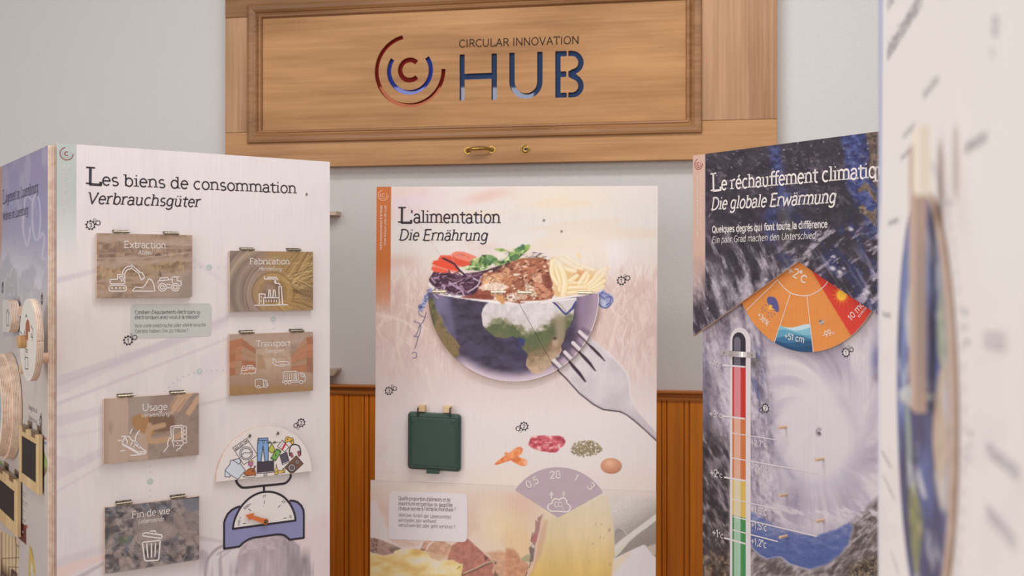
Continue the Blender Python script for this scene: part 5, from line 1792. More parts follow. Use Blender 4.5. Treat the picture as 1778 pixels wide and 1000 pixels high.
    for pts, w in (([(760, 605), (860, 590), (1000, 600)], 5), ([(650, 230), (760, 300), (820, 340)], 6), ([(740, 210), (880, 300), (960, 350)], 6), ([(960, 345), (1060, 380), (1130, 400)], 6), ([(850, 360), (960, 390)], 5),
                   ([(720, 380), (800, 410), (860, 420)], 7), ([(780, 570), (840, 530), (890, 490)], 7), ([(920, 610), (970, 530), (1030, 450)], 7.5), ([(1000, 610), (1040, 540), (1060, 480)], 5), ([(1020, 660), (1140, 540), (1200, 450), (1310, 390)], 7.5),
                   ([(1000, 700), (1150, 600), (1280, 460)], 6.5), ([(1040, 720), (1160, 650), (1290, 560)], 6.5), ([(750, 662), (880, 660), (1010, 650)], 6.5), ([(750, 740), (880, 725), (1010, 715)], 6), ([(1000, 740), (1150, 700), (1270, 640)], 5),
                   ([(570, 260), (590, 400), (640, 560), (640, 700)], 6.5), ([(530, 280), (525, 430), (560, 540), (610, 605)], 7.5), ([(620, 310), (680, 430), (715, 580), (705, 680), (690, 765)], 10)):
        c.line(qr(pts), w + 1.4, (212, 174, 124), .6, 1.0, True)
        c.line(qr(pts), w, (232, 211, 170), 1, .9, True)
        c.line([(x - 1, y - w * .18) for x, y in qr(pts)], w * .42, (238, 224, 196), .8, 1.1, True)
    idx = c.near(955, 1050, 440, 480)
    c.mix((226, 213, 200), .7 * (1 - sstep(448, 472, c.Y[idx] - .18 * (c.X[idx] - 960))) * sstep(955, 968, c.X[idx]), idx)
    for x, y in ((905, 205), (920, 190)):
        c.line(qr([(x, y - 25), (x + 12, y + 25)]), 4, (232, 206, 152), .7, 1.5)
    # front strip of rim and splashes of water at both sides
    c.line([(762, 511), (785, 514.5), (812, 519)], 2.0, (234, 226, 226), .9, .6)
    c.line([(818, 519.5), (840, 522.5), (868, 526)], 3.0, (236, 228, 226), .9, .7)
    c.poly([(800, 516), (822, 512), (852, 512), (856, 520), (826, 519)], (128, 62, 48), .9, 1, True)
    for pts in ([(905, 524), (940, 523), (968, 518), (1000, 514)], [(940, 526), (1000, 518)]):
        c.line(pts, 2.6, (230, 222, 220), .9, .8)


def paint_water(c):
    rr = random.Random(4)
    pth = [(752, 501), (742, 514), (736, 526), (731, 536), (736, 545), (732, 558), (726, 568), (723, 578)]
    c.line(pth[:4], 9, (150, 160, 204), .75, 1.5, True)
    for i in range(36):
        j = rr.uniform(0, 3.2)
        a, b = pth[int(j)], pth[int(j) + 1]
        f = j - int(j)
        x, y = a[0] + (b[0] - a[0]) * f + rr.gauss(0, 2.6), a[1] + (b[1] - a[1]) * f + rr.gauss(0, 2.6)
        c.line(circ(x, y, rr.uniform(1, 2.6), 6, rr.uniform(0, 180), rr.uniform(200, 360)), 1.0, rr.choice([(70, 84, 150), (96, 112, 176), (196, 202, 226), (56, 64, 120)]), .9, .4)
    for p in ([(738, 534), (729, 534), (728, 546), (738, 551)], [(740, 542), (736, 556), (731, 563), (727, 568)], [(721, 556), (720, 559), (729, 562), (727, 571)], [(718, 583), (727, 584), (731, 566)], [(727, 572), (722, 583)], [(726, 585), (724, 594), (720, 605)], [(716, 613), (722, 612), (723, 620), (717, 622)]):
        c.line(p, 1.2, (66, 62, 108), .9, .5, True)
    c.poly(qh([(500, 62), (530, 45), (560, 20), (575, 5), (600, 25), (640, 50), (648, 80), (630, 115), (600, 132), (570, 128), (545, 100), (540, 80)]), (150, 154, 194), 1, 1, True)
    for p in ([(560, 20), (600, 40), (640, 62), (645, 90)], [(545, 75), (560, 110), (600, 130), (635, 100)], [(500, 62), (540, 55), (580, 30)], [(600, 60), (630, 60), (625, 95), (600, 110)], [(560, 50), (590, 70), (580, 100)]):
        c.line(qh(p), 1.5, rr.choice([(66, 70, 120), (84, 90, 144)]), .9, .6, True)
    c.poly(qh([(560, 75), (595, 80), (600, 110), (575, 115)]), (194, 196, 218), .8, 1.5, True)


def paint_food_top(c):
    X, Y = c.X, c.Y
    c.c = c.ramp(Y, [(322, (215, 205, 202)), (345, (215, 205, 201)), (390, (214, 207, 203)), (430, (218, 209, 203)), (465, (220, 205, 199)), (500, (214, 188, 180)), (560, (212, 186, 180)), (650, (216, 196, 192)), (720, (225, 212, 211)), (800, (224, 213, 211)), (856, (222, 208, 203))]) / 255.0
    s = fbm(X / 110 + Y / 60, Y / 18, 4, 20)
    m = (1 - sstep(420, 470, Y))
    c.mix((222, 194, 168), m * .42 * sstep(.52, .72, s))
    c.mix((214, 176, 168), m * .45 * sstep(.5, .75, fbm(X / 70, Y / 22, 4, 23)) * (1 - sstep(840, 930, X)))
    c.mix((226, 208, 182), m * .5 * np.exp(-((X - 980) / 90) ** 2 - ((Y - 345) / 30) ** 2))
    c.mix((214, 164, 150), m * .55 * np.exp(-((X - 845) / 40) ** 2 - ((Y - 340 + .2 * (X - 845)) / 10) ** 2))
    c.mix((224, 198, 206), m * .6 * np.exp(-((X - 715) / 60) ** 2 - ((Y - 350) / 30) ** 2))
    c.mix((232, 222, 228), .8 * np.exp(-((X - 1068) / 20) ** 2 - ((Y - 440) / 24) ** 2))
    c.mix((232, 214, 200), .5 * np.exp(-((X - 1010) / 70) ** 2 - ((Y - 425) / 30) ** 2))
    c.mix((206, 172, 164), .6 * np.exp(-((Y - 455) / 12) ** 2) * (1 - sstep(700, 750, X)))
    # wheat field
    g = fbm(X / 9 + Y / 40, Y / 26, 4, 27)
    fld = sstep(450, 480, Y + 12 * fbm(X / 12, Y * 0, 2, 2)) * (1 - sstep(590, 690, Y))
    c.mix((204, 174, 167), fld * .5 * sstep(.45, .7, g))
    c.mix((230, 212, 206), fld * .5 * sstep(.5, .72, fbm(X / 6, Y / 20, 4, 29)))
    rr = random.Random(6)
    for i in range(1100):
        x, y = rr.uniform(650, 1142), rr.uniform(455, 760)
        if 770 < x < 1030 and 480 < y < 640:
            continue
        a, L = rr.gauss(1.57, .5), rr.uniform(6, 34) * (1 if y < 640 else .6)
        op = rr.uniform(.2, .6) * (1 if y < 640 else .45)
        c.line([(x, y), (x + L * .5 * math.cos(a) + rr.uniform(-2, 2), y + L * .5 * math.sin(a)), (x + L * math.cos(a), y + L * math.sin(a))], rr.uniform(.7, 1.7), rr.choice([(234, 220, 214), (238, 226, 218), (192, 158, 152), (228, 210, 200), (204, 174, 168)] if y < 610 else [(232, 219, 215), (235, 224, 219), (226, 211, 207)]), op, .6)
    for x, y, d in ((700, 462, 1), (705, 560, -1), (690, 600, 1), (1105, 520, 1), (1070, 560, -1), (1100, 620, 1), (1050, 600, -1), (740, 640, 1)):
        for k in range(9):
            c.ell(x + d * k * 1.2, y + k * 5, 2.2, 4, d * 20, (230, 212, 200), .45, 1)
    c.line([(700, 345), (722, 375), (735, 400), (752, 425), (765, 445)], 1.6, (206, 178, 176), .6, 1)
    c.poly([(640, 540), (700, 555), (740, 590), (700, 560), (650, 548)], (234, 220, 212), .5, 2, True)
    # below: pale cloudy ground
    c.mix((222, 206, 196), .5 * sstep(780, 850, Y) * sstep(.4, .7, fbm(X / 60, Y / 40, 3, 33)))
    c.mix((232, 216, 196), .5 * np.exp(-((X - 880) / 60) ** 2 - ((Y - 835) / 25) ** 2))
    c.mix((208, 192, 193), .3 * sstep(.6, .75, fbm(X / 9, Y / 9, 3, 35)) * sstep(740, 790, Y) * (1 - sstep(730, 790, X)))
    # orange stripe at the left edge
    sl = 679.3 - (Y - 325) * .0082
    st_ = np.clip((sl - X) / 1.0 + .5, 0, 1)
    c.mix((192, 108, 58), st_ * (1 - sstep(465, 550, Y)))
    c.mix((200, 134, 98), st_ * sstep(455, 500, Y) * (1 - sstep(490, 560, Y)) * .7)
    # the flaps' place: printed salad above the hinge line, water, fork
    paint_water(c)
    paint_fork(c)
    c.poly([(744, 505), (1038, 505), (1040, 530), (742, 530)], (60, 54, 62), .0)
    paint_salad(c)
    # food pictures
    def cm(x, y, col):
        v = fbm(x / 6, y / 6, 3, 44)
        return c.ramp(np.clip(v, 0, 1), [(.2, (214, 116, 70)), (.5, (230, 142, 92)), (.8, (238, 164, 116))])
    def k4(p):
        return cv(630, 580, 3.419, p)
    c.poly(k4([(838, 708), (850, 700), (900, 722), (950, 736), (976, 750), (974, 775), (958, 784), (935, 782), (885, 755)]), (226, 140, 94), 1, .8, False, cm)
    c.ell(*k4([(964, 764)])[0], 2.4, 4.0, 10, (236, 190, 160), .9, .7)
    c.line(k4([(890, 750), (930, 735)]), 1.4, (196, 104, 64), .7, .8)
    c.poly(k4([(780, 774), (800, 752), (860, 710), (915, 672), (938, 668), (951, 682), (945, 708), (920, 728), (870, 752), (800, 776)]), (232, 144, 92), 1, .8, False, cm)
    c.line(k4([(790, 774), (860, 752), (925, 725)]), 1.4, (204, 110, 66), .6, .8)
    def mt(x, y, col):
        v = np.clip((fbm(x / 7, y / 5, 4, 46) - .5) * 2 + .5, 0, 1)
        return c.ramp(v, [(0, (160, 62, 76)), (.45, (198, 92, 104)), (.8, (218, 128, 134)), (1, (236, 190, 186))])
    c.poly(k4([(982, 658), (992, 625), (1002, 606), (1050, 602), (1085, 600), (1110, 606), (1160, 602), (1190, 612), (1204, 636), (1196, 660), (1170, 680), (1150, 702), (1120, 704), (1085, 698), (1060, 696), (1025, 686), (1000, 674)]), (200, 95, 105), 1, .8, False, mt)
    c.line(k4([(1000, 640), (1020, 650), (1060, 655), (1110, 650)]), 1.0, (150, 60, 74), .7, .7, True)
    c.line(k4([(1120, 645), (1150, 655), (1160, 690)]), 1.0, (160, 66, 80), .7, .7, True)
    for i in range(210):
        a, r = rr.uniform(0, 6.28), math.sqrt(rr.random())
        x, y = 1018 + 27.5 * r * math.cos(a), 778.5 + 13.6 * r * math.sin(a)
        c.ell(x, y + .5, 1.7, 1.6, 0, (108, 94, 72), .85, .5)
        c.ell(x, y, 1.35, 1.25, 0, rr.choice([(176, 160, 128), (192, 178, 148), (150, 134, 104), (162, 148, 118)]), 1, .5)
    def eg(u, v, col):
        d = np.clip(np.hypot(u + .15, v + .35), 0, 1.2)
        return c.ramp(d, [(0, (226, 180, 152)), (.5, (212, 156, 124)), (1, (196, 138, 108)), (1.2, (180, 126, 100))])
    c.ell(1061.2, 809, 18.4, 13.8, 2, (210, 160, 130), 1, .8, eg)


def paint_food_low(c):
    X, Y = c.X, c.Y
    c.c = c.ramp(X, [(643, (218, 198, 190)), (720, (222, 202, 192)), (800, (220, 198, 186)), (880, (222, 202, 184)), (960, (220, 202, 180)), (1040, (218, 206, 188)), (1070, (208, 200, 192)), (1140, (206, 198, 194))]) / 255.0
    n = fbm(X / 40, Y / 40, 4, 70)
    c.mix((206, 170, 156), .5 * sstep(850, 900, Y) * sstep(.35, .6, n) * (1 - sstep(860, 930, X)))
    c.mix((212, 168, 160), .6 * np.exp(-((X - 905) / 32) ** 2 - ((Y - 880) / 40) ** 2))
    c.mix((228, 206, 166), .8 * np.exp(-((X - 880) / 38) ** 2 - ((Y - 915) / 36) ** 2))
    c.mix((214, 178, 140), .7 * np.exp(-((X - 905) / 24) ** 2 - ((Y - 950) / 30) ** 2))
    # white sweep and insect at the left
    c.poly(q8([(20, 230), (80, 235), (110, 320), (150, 430), (205, 520), (205, 630), (330, 700), (490, 705), (530, 690), (560, 650), (560, 730), (330, 740), (20, 620)]), (218, 208, 208), .9, 2.5)
    def br(x, y, col):
        return col[None, :] * (0.86 + .28 * fbm(x / 5, y / 5, 3, 71))[:, None]
    c.poly(q8([(10, 615), (60, 610), (150, 640), (250, 680), (332, 718), (262, 765), (160, 790), (70, 770), (10, 750)]), (170, 140, 128), 1, 1, False, br)
    rr = random.Random(2)
    for i in range(26):
        x, y = rr.uniform(2, 90), rr.uniform(610, 760)
        c.ell(*q8([(x, y)])[0], rr.uniform(.8, 2), rr.uniform(.6, 1.4), 0, (98, 76, 74), .8, .5)
    c.poly(q8([(200, 730), (280, 705), (330, 718), (250, 765), (215, 745)]), (120, 104, 96), .7, 2)
    c.line(q8([(380, 655), (460, 680)]), 2.5, (200, 160, 144), .6, 1.5)
    c.poly(q8([(540, 735), (560, 655), (590, 640), (760, 640), (850, 690), (815, 790), (700, 790), (600, 750)]), (198, 156, 132), 1, 1.5, False, br)
    c.line(q8([(595, 725), (610, 690), (660, 645)]), 3.0, (230, 208, 198), .9, .9, True)
    c.line(q8([(535, 735), (565, 730)]), 3, (110, 84, 78), .8, .9)
    c.line(q8([(535, 725), (570, 660)]), 1.2, (120, 88, 76), .7, .8)
    c.poly(q8([(600, 750), (700, 775), (815, 780), (800, 815), (700, 850), (600, 800)]), (206, 168, 134), .9, 3)
    c.poly(q8([(815, 790), (850, 690), (930, 640), (1010, 615), (1080, 680), (1150, 742), (1225, 810), (1290, 880), (1265, 940), (1290, 1010), (940, 1010), (962, 880), (930, 875), (870, 850), (880, 835), (805, 835)]), (176, 118, 104), 1, 1, False, br)
    c.poly(q8([(1200, 760), (1330, 740), (1430, 760), (1540, 780), (1540, 1010), (1290, 1010), (1265, 940), (1290, 870)]), (200, 152, 122), .85, 3, False, br)
    c.poly(q8([(1180, 790), (1222, 818), (1190, 850)]), (96, 74, 70), .9, .8)
    c.poly(q8([(1275, 1005), (1290, 945), (1330, 1005)]), (112, 92, 72), .9, 1)
    c.line(q8([(960, 985), (1100, 930), (1200, 880), (1275, 850)]), 4.5, (134, 98, 84), 1, .8, True)
    c.line(q8([(970, 972), (1100, 915), (1190, 870), (1280, 845)]), 2.0, (206, 176, 156), .9, .7, True)
    c.ell(*q8([(1290, 862)])[0], 4.5, 4, 0, (190, 156, 136), 1, .8)
    c.ell(*q8([(1295, 866)])[0], 2, 2, 0, (130, 98, 84), 1, .8)
    def yl(x, y, col):
        v = np.clip((fbm(x / 34, y / 16, 4, 73) - .5) * 1.8 + .5, 0, 1)
        return c.ramp(v, [(0, (214, 172, 108)), (.35, (224, 196, 134)), (.65, (228, 210, 164)), (1, (224, 212, 204))])
    c.poly(q8([(15, 770), (60, 770), (160, 795), (255, 770), (262, 745), (345, 722), (500, 722), (560, 745), (610, 775), (640, 820), (730, 850), (790, 835), (870, 838), (885, 850), (935, 878), (962, 878), (945, 1010), (15, 1010)]), (226, 205, 150), 1, 1, False, yl)
    c.poly(q8([(905, 925), (925, 895), (960, 882), (945, 960), (925, 930)]), (214, 194, 104), .8, 1)
    c.line(q8([(905, 925), (935, 900)]), 1.2, (120, 96, 60), .8, .6)
    # onion skin and board at the right
    c.poly(q9([(-10, 715), (60, 712), (95, 740), (150, 835), (225, 880), (215, 1000), (-10, 1010)]), (196, 142, 112), .95, 1.5, False, br)
    c.poly(q9([(-10, 520), (100, 540), (240, 560), (215, 700), (230, 760), (150, 830), (95, 740), (-10, 715)]), (224, 194, 156), .8, 3)
    def bd(x, y, col):
        v = fbm(x / 14, y / 60, 4, 75)
        g = c.ramp(y, [(870, (216, 200, 178)), (930, (218, 196, 158)), (970, (216, 186, 128)), (1000, (214, 178, 108))])
        return g * (.95 + .1 * v)[:, None]
    c.poly(q9([(195, 1010), (250, 950), (300, 780), (350, 520), (370, 420), (420, 400), (520, 410), (1010, 170), (1050, 280), (1080, 420), (1095, 520), (1102, 620), (1098, 760), (1085, 870), (1070, 1010)]), (220, 200, 160), 1, 1.2, False, bd)
    c.poly(q9([(330, 560), (390, 430), (418, 440), (400, 600), (350, 780), (260, 960), (300, 760)]), (200, 164, 138), .75, 2.5)
    c.line(q9([(368, 372), (345, 480), (330, 580), (300, 720), (270, 850), (210, 1005)]), 4.0, (214, 180, 164), 1, .9, True)
    c.poly(q9([(365, 370), (310, 410), (320, 445), (290, 430), (290, 520), (280, 560), (300, 640), (330, 540), (345, 440)]), (166, 130, 124), 1, .8)
    c.poly(q9([(280, 560), (315, 590), (300, 660), (250, 660), (255, 610)]), (176, 112, 112), 1, .9)
    c.poly(q9([(290, 660), (285, 720), (270, 850), (225, 860), (240, 780), (235, 710), (265, 665)]), (128, 112, 104), 1, .8)
    c.poly(q9([(265, 670), (285, 690), (275, 720), (250, 700)]), (222, 206, 200), .9, .7)
    c.poly(q9([(150, 820), (210, 780), (235, 790), (225, 850), (170, 850)]), (166, 160, 126), .9, 1.2, True)
    for a in ([(240, 770), (232, 710)], [(265, 560), (248, 640)], [(245, 860), (228, 915)], [(205, 960), (190, 1000)]):
        c.line(q9(a), 1.5, (86, 68, 66), .8, .7)
    for x, y, r in ((1048, 530, 2.4), (875, 670, 1.4), (840, 860, 1.2), (1055, 880, 1.6), (955, 605, 1.2), (990, 610, 1), (905, 470, 1), (965, 470, 1.3)):
        c.ell(*q9([(x, y)])[0], r * .8, r * 1.5, 10, (164, 130, 106), .6, .8)
    # grey cloth, knife and white block
    def gr(x, y, col):
        w = y - .55 * (1140 - x)
        return c.ramp(w, [(840, (212, 203, 198)), (868, (196, 187, 181)), (900, (160, 150, 145)), (950, (138, 127, 122))]) * (.96 + .08 * vnoise(x / 1.5 + y / 2, y / 2, 5))[:, None]
    c.poly(q9([(1060, 350), (1200, 150), (1545, 100), (1545, 800), (1100, 815), (1102, 620), (1090, 480)]), (180, 170, 165), 1, 2.5, False, gr)
    c.poly(q9([(1100, 545), (1125, 515), (1175, 512), (1230, 575), (1102, 655)]), (158, 150, 146), 1, 1)
    c.line(q9([(1110, 560), (1150, 530), (1180, 545)]), 1, (120, 110, 108), .8, .6); c.line(q9([(1160, 515), (1190, 530), (1225, 578)]), 1.2, (206, 200, 196), .9, .6)
    c.poly(q9([(1100, 690), (1180, 620), (1300, 530), (1545, 350), (1545, 420), (1330, 580), (1250, 650), (1150, 770), (1102, 810)]), (212, 206, 200), 1, 1)
    c.poly(q9([(1100, 760), (1180, 690), (1230, 660), (1150, 760), (1102, 805)]), (200, 200, 170), .7, 2)
    c.poly(q9([(1090, 850), (1100, 822), (1250, 745), (1395, 680), (1420, 690), (1545, 850), (1545, 1010), (1080, 1010)]), (214, 206, 209), 1, 1)
    c.poly(q9([(1090, 850), (1180, 800), (1270, 760), (1150, 900), (1080, 1000)]), (222, 196, 166), .8, 5)
    c.poly(q9([(1430, 700), (1545, 660), (1545, 760), (1490, 800)]), (200, 184, 172), .8, 1.5)
    c.line(q9([(1370, 135), (1545, 155)]), 1.2, (180, 172, 168), .6, .8)
    # the top board's colours run on across the seam
    c.mix((219, 203, 198), .85 * (1 - sstep(836, 852, Y - .038 * (X - 643))))


mst = PM.h((900, 600), 1.0)
Sg, Tg = grid(m_s0, m_s1, 0.0, 1.0, mst)
rows_ = int((m_t1 - seam) / mst)
vv = np.linspace(1, 0, rows_)[:, None]
ss = np.linspace(m_s0, m_s1, int((m_s1 - m_s0) / mst) + 1)[None, :]
bot = seam_l + (seam_r - seam_l) * (ss - m_s0) / (m_s1 - m_s0)
Sg = ss * np.ones_like(vv)
Tg = bot + (m_t1 - bot) * vv
painted('upper_board', PM, Sg, Tg, 0.0, -0.014, paint_food_top, food)
tv = PM.p((900, 1012), NLOW)[1]
ss = np.linspace(low_s0, m_s1 + .0005, int((m_s1 - low_s0) / (mst * 1.1)) + 1)[None, :]
bot = seam_l + (seam_r - seam_l) * (ss - low_s0) / (m_s1 - low_s0) - .0002
vv = np.linspace(1, 0, int((seam - tv) / (mst * 1.1)))[:, None]
Sg = ss * np.ones_like(vv)
Tg = tv + (bot - tv) * vv
rows2 = np.linspace(tv, .03, 24)[1:, None]
Sg = np.concatenate([Sg, ss * np.ones_like(rows2)])
Tg = np.concatenate([Tg, rows2 * np.ones_like(ss)])
painted('lower_board', PM, Sg, Tg, NLOW, -0.012, paint_food_low, food)
for u in (.12, (m_s1 - m_s0) - .18):
    bf = Buf()
    bf.box(m_s0 + u, m_s0 + u + .06, 0.012, 1.6, -.05, -.0145)
    bf.build('support_leg', PINE, food)

# hinged globe flaps
NG = 0.011
split_a, split_b = PM.p((892, 509.5), NG), PM.p((965.5, 644), NG)
gc = PM.p((890.5, 513.5), NG)
GR = (PM.p((1038.6, 513.5), NG)[0] - PM.p((742.4, 513.5), NG)[0]) / 2
gt = PM.p((890, 508.8), NG)[1]


def globe_grid(left):
    """half of the lower half-disc, cut along the slanting split; parametrised from the hinge line down to the rim"""
    n1, n2 = 170, 150
    def split_at(t):
        f = (t - split_a[1]) / (split_b[1] - split_a[1])
        return split_a[0] + (split_b[0] - split_a[0]) * f
    # rows by height, each row running between the rim and the split (or the rim again below the split's foot)
    t_low = gc[1] - GR + 1e-4
    # where the split meets the rim
    f = 0.0
    for k in range(2000):
        f = k / 1000
        s, t = split_a[0] + (split_b[0] - split_a[0]) * f, split_a[1] + (split_b[1] - split_a[1]) * f
        if math.hypot(s - gc[0], t - gc[1]) > GR:
            break
    t_meet = t
    Ts = np.linspace(gt, t_low if left else t_meet, n2)
    if left:
        Ts = gt - (gt - t_low) * np.sin(np.linspace(0, math.pi / 2, n2))
    S = np.zeros((n2, n1))
    T = np.zeros((n2, n1))
    for i, t in enumerate(Ts):
        h = math.sqrt(max(0, GR ** 2 - (t - gc[1]) ** 2))
        a, b = gc[0] - h, gc[0] + h
        sp = split_at(t)
        if left:
            b = min(b, sp - .0006) if t > t_meet else b
        else:
            a = sp + .0006
        S[i] = np.linspace(a, max(a, b), n1)
        T[i] = t
    return S, T


def paint_flap_globe(c):
    c.fill((221, 210, 208))
    paint_globe(c)
    paint_tines(c)
    paint_salad(c)


gf = []
for left in (True, False):
    S_, T_ = globe_grid(left)
    o = painted('globe_flap', PM, S_, T_, NG, .002, paint_flap_globe, food)
    o['label'] = 'globe flap with the Atlantic and West Africa' if left else 'globe flap with the tips of the fork'
    gf.append(o)
for k, x0, x1, y in ((0, 751, 775, 506.6), (0, 853, 878, 507.6), (1, 899, 923, 508.2), (1, 1004, 1028, 509)):
    hinge(PM, gf[k], x0, x1, y, 0.0, NG, plain('pale_hinge', (206, 190, 170), .35, .7, .5))

bf = Buf()
text(bf, PM, 'L', (692, 386.6), (715.5, 386.8), 27.5, n=.0004, weight=0.105, serif=True, round_caps=False)
text(bf, PM, "'alimentation", (712.5, 386.8), (869.5, 387.4), 21.2, n=.0004, **SER)
text(bf, PM, 'Die Ernährung', (692, 417), (846.5, 418), 18.6, n=.0004, **SLB)
bf.build('title_lettering', INK, food)
logo_mark(PM, food, (665.7, 339), PM.h((666, 339), 9.6), 0.0, [plain('logo_peach_ink', (226, 176, 150))] * 3)
side_text(PM, food, [('Notre consommation à la loupe', (662.8, 434), (663.2, 356.5), 3.4, .12), ('Unser Konsum unter der Lupe', (670, 426), (670.4, 356.5), 3.4, .1)], 0.0, WHITE)
screw(PM, food, (944.4, 382.3), 2.3, 0.0)
screw(PM, food, (975, 401.2), 2.3, 0.0)
gear(PM, food, (1079, 487.3), 7.8, '1', [(1090, 482.6, 4.6), (1085.4, 478, 2.4)], 0)
gear(PM, food, (675.3, 678.6), 7.2, '3', [(685.6, 674.5, 4), (681, 669.6, 2.3)], 0)
gear(PM, food, (909.8, 740), 7.6, '2', [(899.4, 744, 4.2), (903.8, 748.8, 2.4)], 0)

# answer fan
bf = Buf(.0004)
mauve = plain('mauve_print', (182, 162, 171), 0.6, var=.02)
NS_ = NLOW + .0008
apex, fl, fr, ft = PM.p((968.8, 898.4), NS_), PM.p((894.7, 850.6), NS_), PM.p((1046.8, 855), NS_), PM.p((971.5, 811.2), NS_)
# rim arc is a circle through the three rim points
def circle3(a, b, c):
    ax, ay, bx, by, cx_, cy = *a, *b, *c
    d = 2 * (ax * (by - cy) + bx * (cy - ay) + cx_ * (ay - by))
    ux = ((ax * ax + ay * ay) * (by - cy) + (bx * bx + by * by) * (cy - ay) + (cx_ * cx_ + cy * cy) * (ay - by)) / d
    uy = ((ax * ax + ay * ay) * (cx_ - bx) + (bx * bx + by * by) * (ax - cx_) + (cx_ * cx_ + cy * cy) * (bx - ax)) / d
    return ux, uy, math.hypot(ax - ux, ay - uy)
ccx, ccy, cr = circle3(fl, ft, fr)
a0, a1 = math.atan2(fl[1] - ccy, fl[0] - ccx), math.atan2(fr[1] - ccy, fr[0] - ccx)
rim = [(ccx + cr * math.cos(a0 + (a1 - a0) * i / 40), ccy + cr * math.sin(a0 + (a1 - a0) * i / 40)) for i in range(41)]
bf.prism([apex] + rim, .0002, NLOW + .0008)
for tx, a, b, cap in (('0,5', (916.5, 848), (937, 837), 12.5), ('28', (954, 831), (975, 829.6), 13), ('1', (994.6, 832.4), (1001, 836.4), 12.5), ('3', (1018, 843.5), (1025.5, 852), 13)):
    text(bf, PM, tx, a, b, cap, n=NLOW + .0014, weight=.095, mat=1)
n_ = NLOW + .0014
pstroke(bf, PM, q9([(450, 338), (425, 322), (415, 298), (428, 268), (462, 258), (470, 225), (500, 208), (535, 222), (560, 204), (592, 205), (612, 232), (612, 262), (640, 275), (652, 302), (640, 332), (610, 345), (530, 340)]), 2.2, n_, True, 1)
for x in (455, 581):
    y0, y1 = (210, 140) if x < 500 else (195, 133)
    pstroke(bf, PM, q9([(x, y0), (x, y1 + 15)]), 2.0, n_, mat=1, caps=False)
    bf.face(PM.ps(q9([(x - 20, y1 + 35), (x + 20, y1 + 35), (x, y1 - 5)]), n_), 1, n_)
text(bf, PM, 'CO', q9([(484, 294)])[0], q9([(568, 296)])[0], 8.6, n=n_, weight=.1, mat=1)
text(bf, PM, '2', q9([(566, 318)])[0], q9([(586, 319)])[0], 4.5, n=n_, weight=.1, mat=1)
bf.build('answer_fan', [mauve, WHITE], food)

# question card
bf = Buf()
s0, s1, t0, t1 = PM.rect((675, 852.2), (811, 856.6), (811.5, 941.4), (675, 936.4), NLOW + .0008)
r_ = PM.h((700, 890), 8)
sh = (PM.p((811, 856.6), NLOW)[1] - PM.p((675, 852.2), NLOW)[1]) / (s1 - s0)
bf.face([(a, b + sh * (a - (s0 + s1) / 2)) for a, b in rrect(s0, s1, t0, t1, r_)], 0, NLOW + .0006)
for i, (tx, a, b) in enumerate((("Quelle proportion d'aliments et de", (691.9, 867.9), (782, 871)), ('nourriture est perdue ou gaspillée', (691.9, 876.9), (786, 880)), ("chaque année à l'échelle mondiale ?", (691.9, 885.4), (791.6, 888)),
                                ('Welcher Anteil der Lebensmittel', (691.9, 896.8), (783.2, 900.6)), ('wird jedes Jahr weltweit', (691.9, 905.8), (757.6, 908)), ('verschwendet oder geht verloren ?', (691.9, 914.2), (790.6, 917.8)))):
    text(bf, PM, tx, a, b, 6.4 if i < 3 else 6, n=NLOW + .001, weight=.06, jitter=.03, mat=1 if i < 3 else 2)
bf.build('question_card', [PAPER, INK, INK2], food)

# green plastic lid hung on two wooden blocks
GREEN = plain('green_plastic', (48, 70, 62), 0.38, 0, 0.4, var=.04)
lid_q = [(708.2, 715.6), (799.8, 720.2), (798.4, 820.4), (706.4, 814.2)]
ls0, ls1, lt0, lt1 = PM.rect(*lid_q, .02)
lsh = ((PM.p(lid_q[1], .02)[1] - PM.p(lid_q[0], .02)[1]) + (PM.p(lid_q[2], .02)[1] - PM.p(lid_q[3], .02)[1])) / 2 / (ls1 - ls0)
mid = (ls0 + ls1) / 2
u = PM.h((750, 770), 1.0, .02)


def lidring(d):
    return [(a, b + lsh * (a - mid)) for a, b in rrect(ls0 + d, ls1 - d, lt0 + d, lt1 - d, max(1.5 * u, 6 * u - d * .6), 5)]


bf = Buf()
bf.layers(lidring, [(0, .0015), (0, .012), (.6 * u, .015), (1.6 * u, .016), (4.5 * u, .0215), (6.0 * u, .0225), (6.6 * u, .0215), (8.5 * u, .0215), (9.2 * u, .0225)])
for x, y in ((716.5, 729.6), (785.4, 732.2)):
    bf.lathe_n(PM.p((x, y), .022), [(3.2 * u, .021), (3.2 * u, .0238), (2.4 * u, .0244)], 0, 14)
tq = PM.ps([(740.5, 812.6), (761.5, 814), (761.6, 823), (740.2, 822)], .018)
bf.prism(tq, .004, .018)
lid = bf.build('plastic_lid', GREEN, food)
lid['label'] = 'dark green plastic lid'
for x0, x1, y0, y1, px_ in ((725.2, 737.8, 704, 715, 726), (769.4, 782.8, 705.4, 716.6, 782)):
    bf = Buf()
    a, b = PM.p((x0, y1), .018), PM.p((x1, y0), .018)
    bf.box(a[0], b[0], a[1], b[1], 0.0, .018, bev=.001)
    bf.build('hanging_block', PINE, food)
    bf = Buf()
    p0, p1 = PM.p((px_ - .6, 709), .024), PM.p((px_ - .6, 722.5), .024)
    bf.tube([(p0[0], p0[1], .010), (p0[0], p0[1], .020), (p0[0], p0[1], .024), (p1[0], p1[1], .0245), (p1[0], p1[1], .019)], .0018, 0, 8)
    bf.build('wire_loop', BLACK, lid)

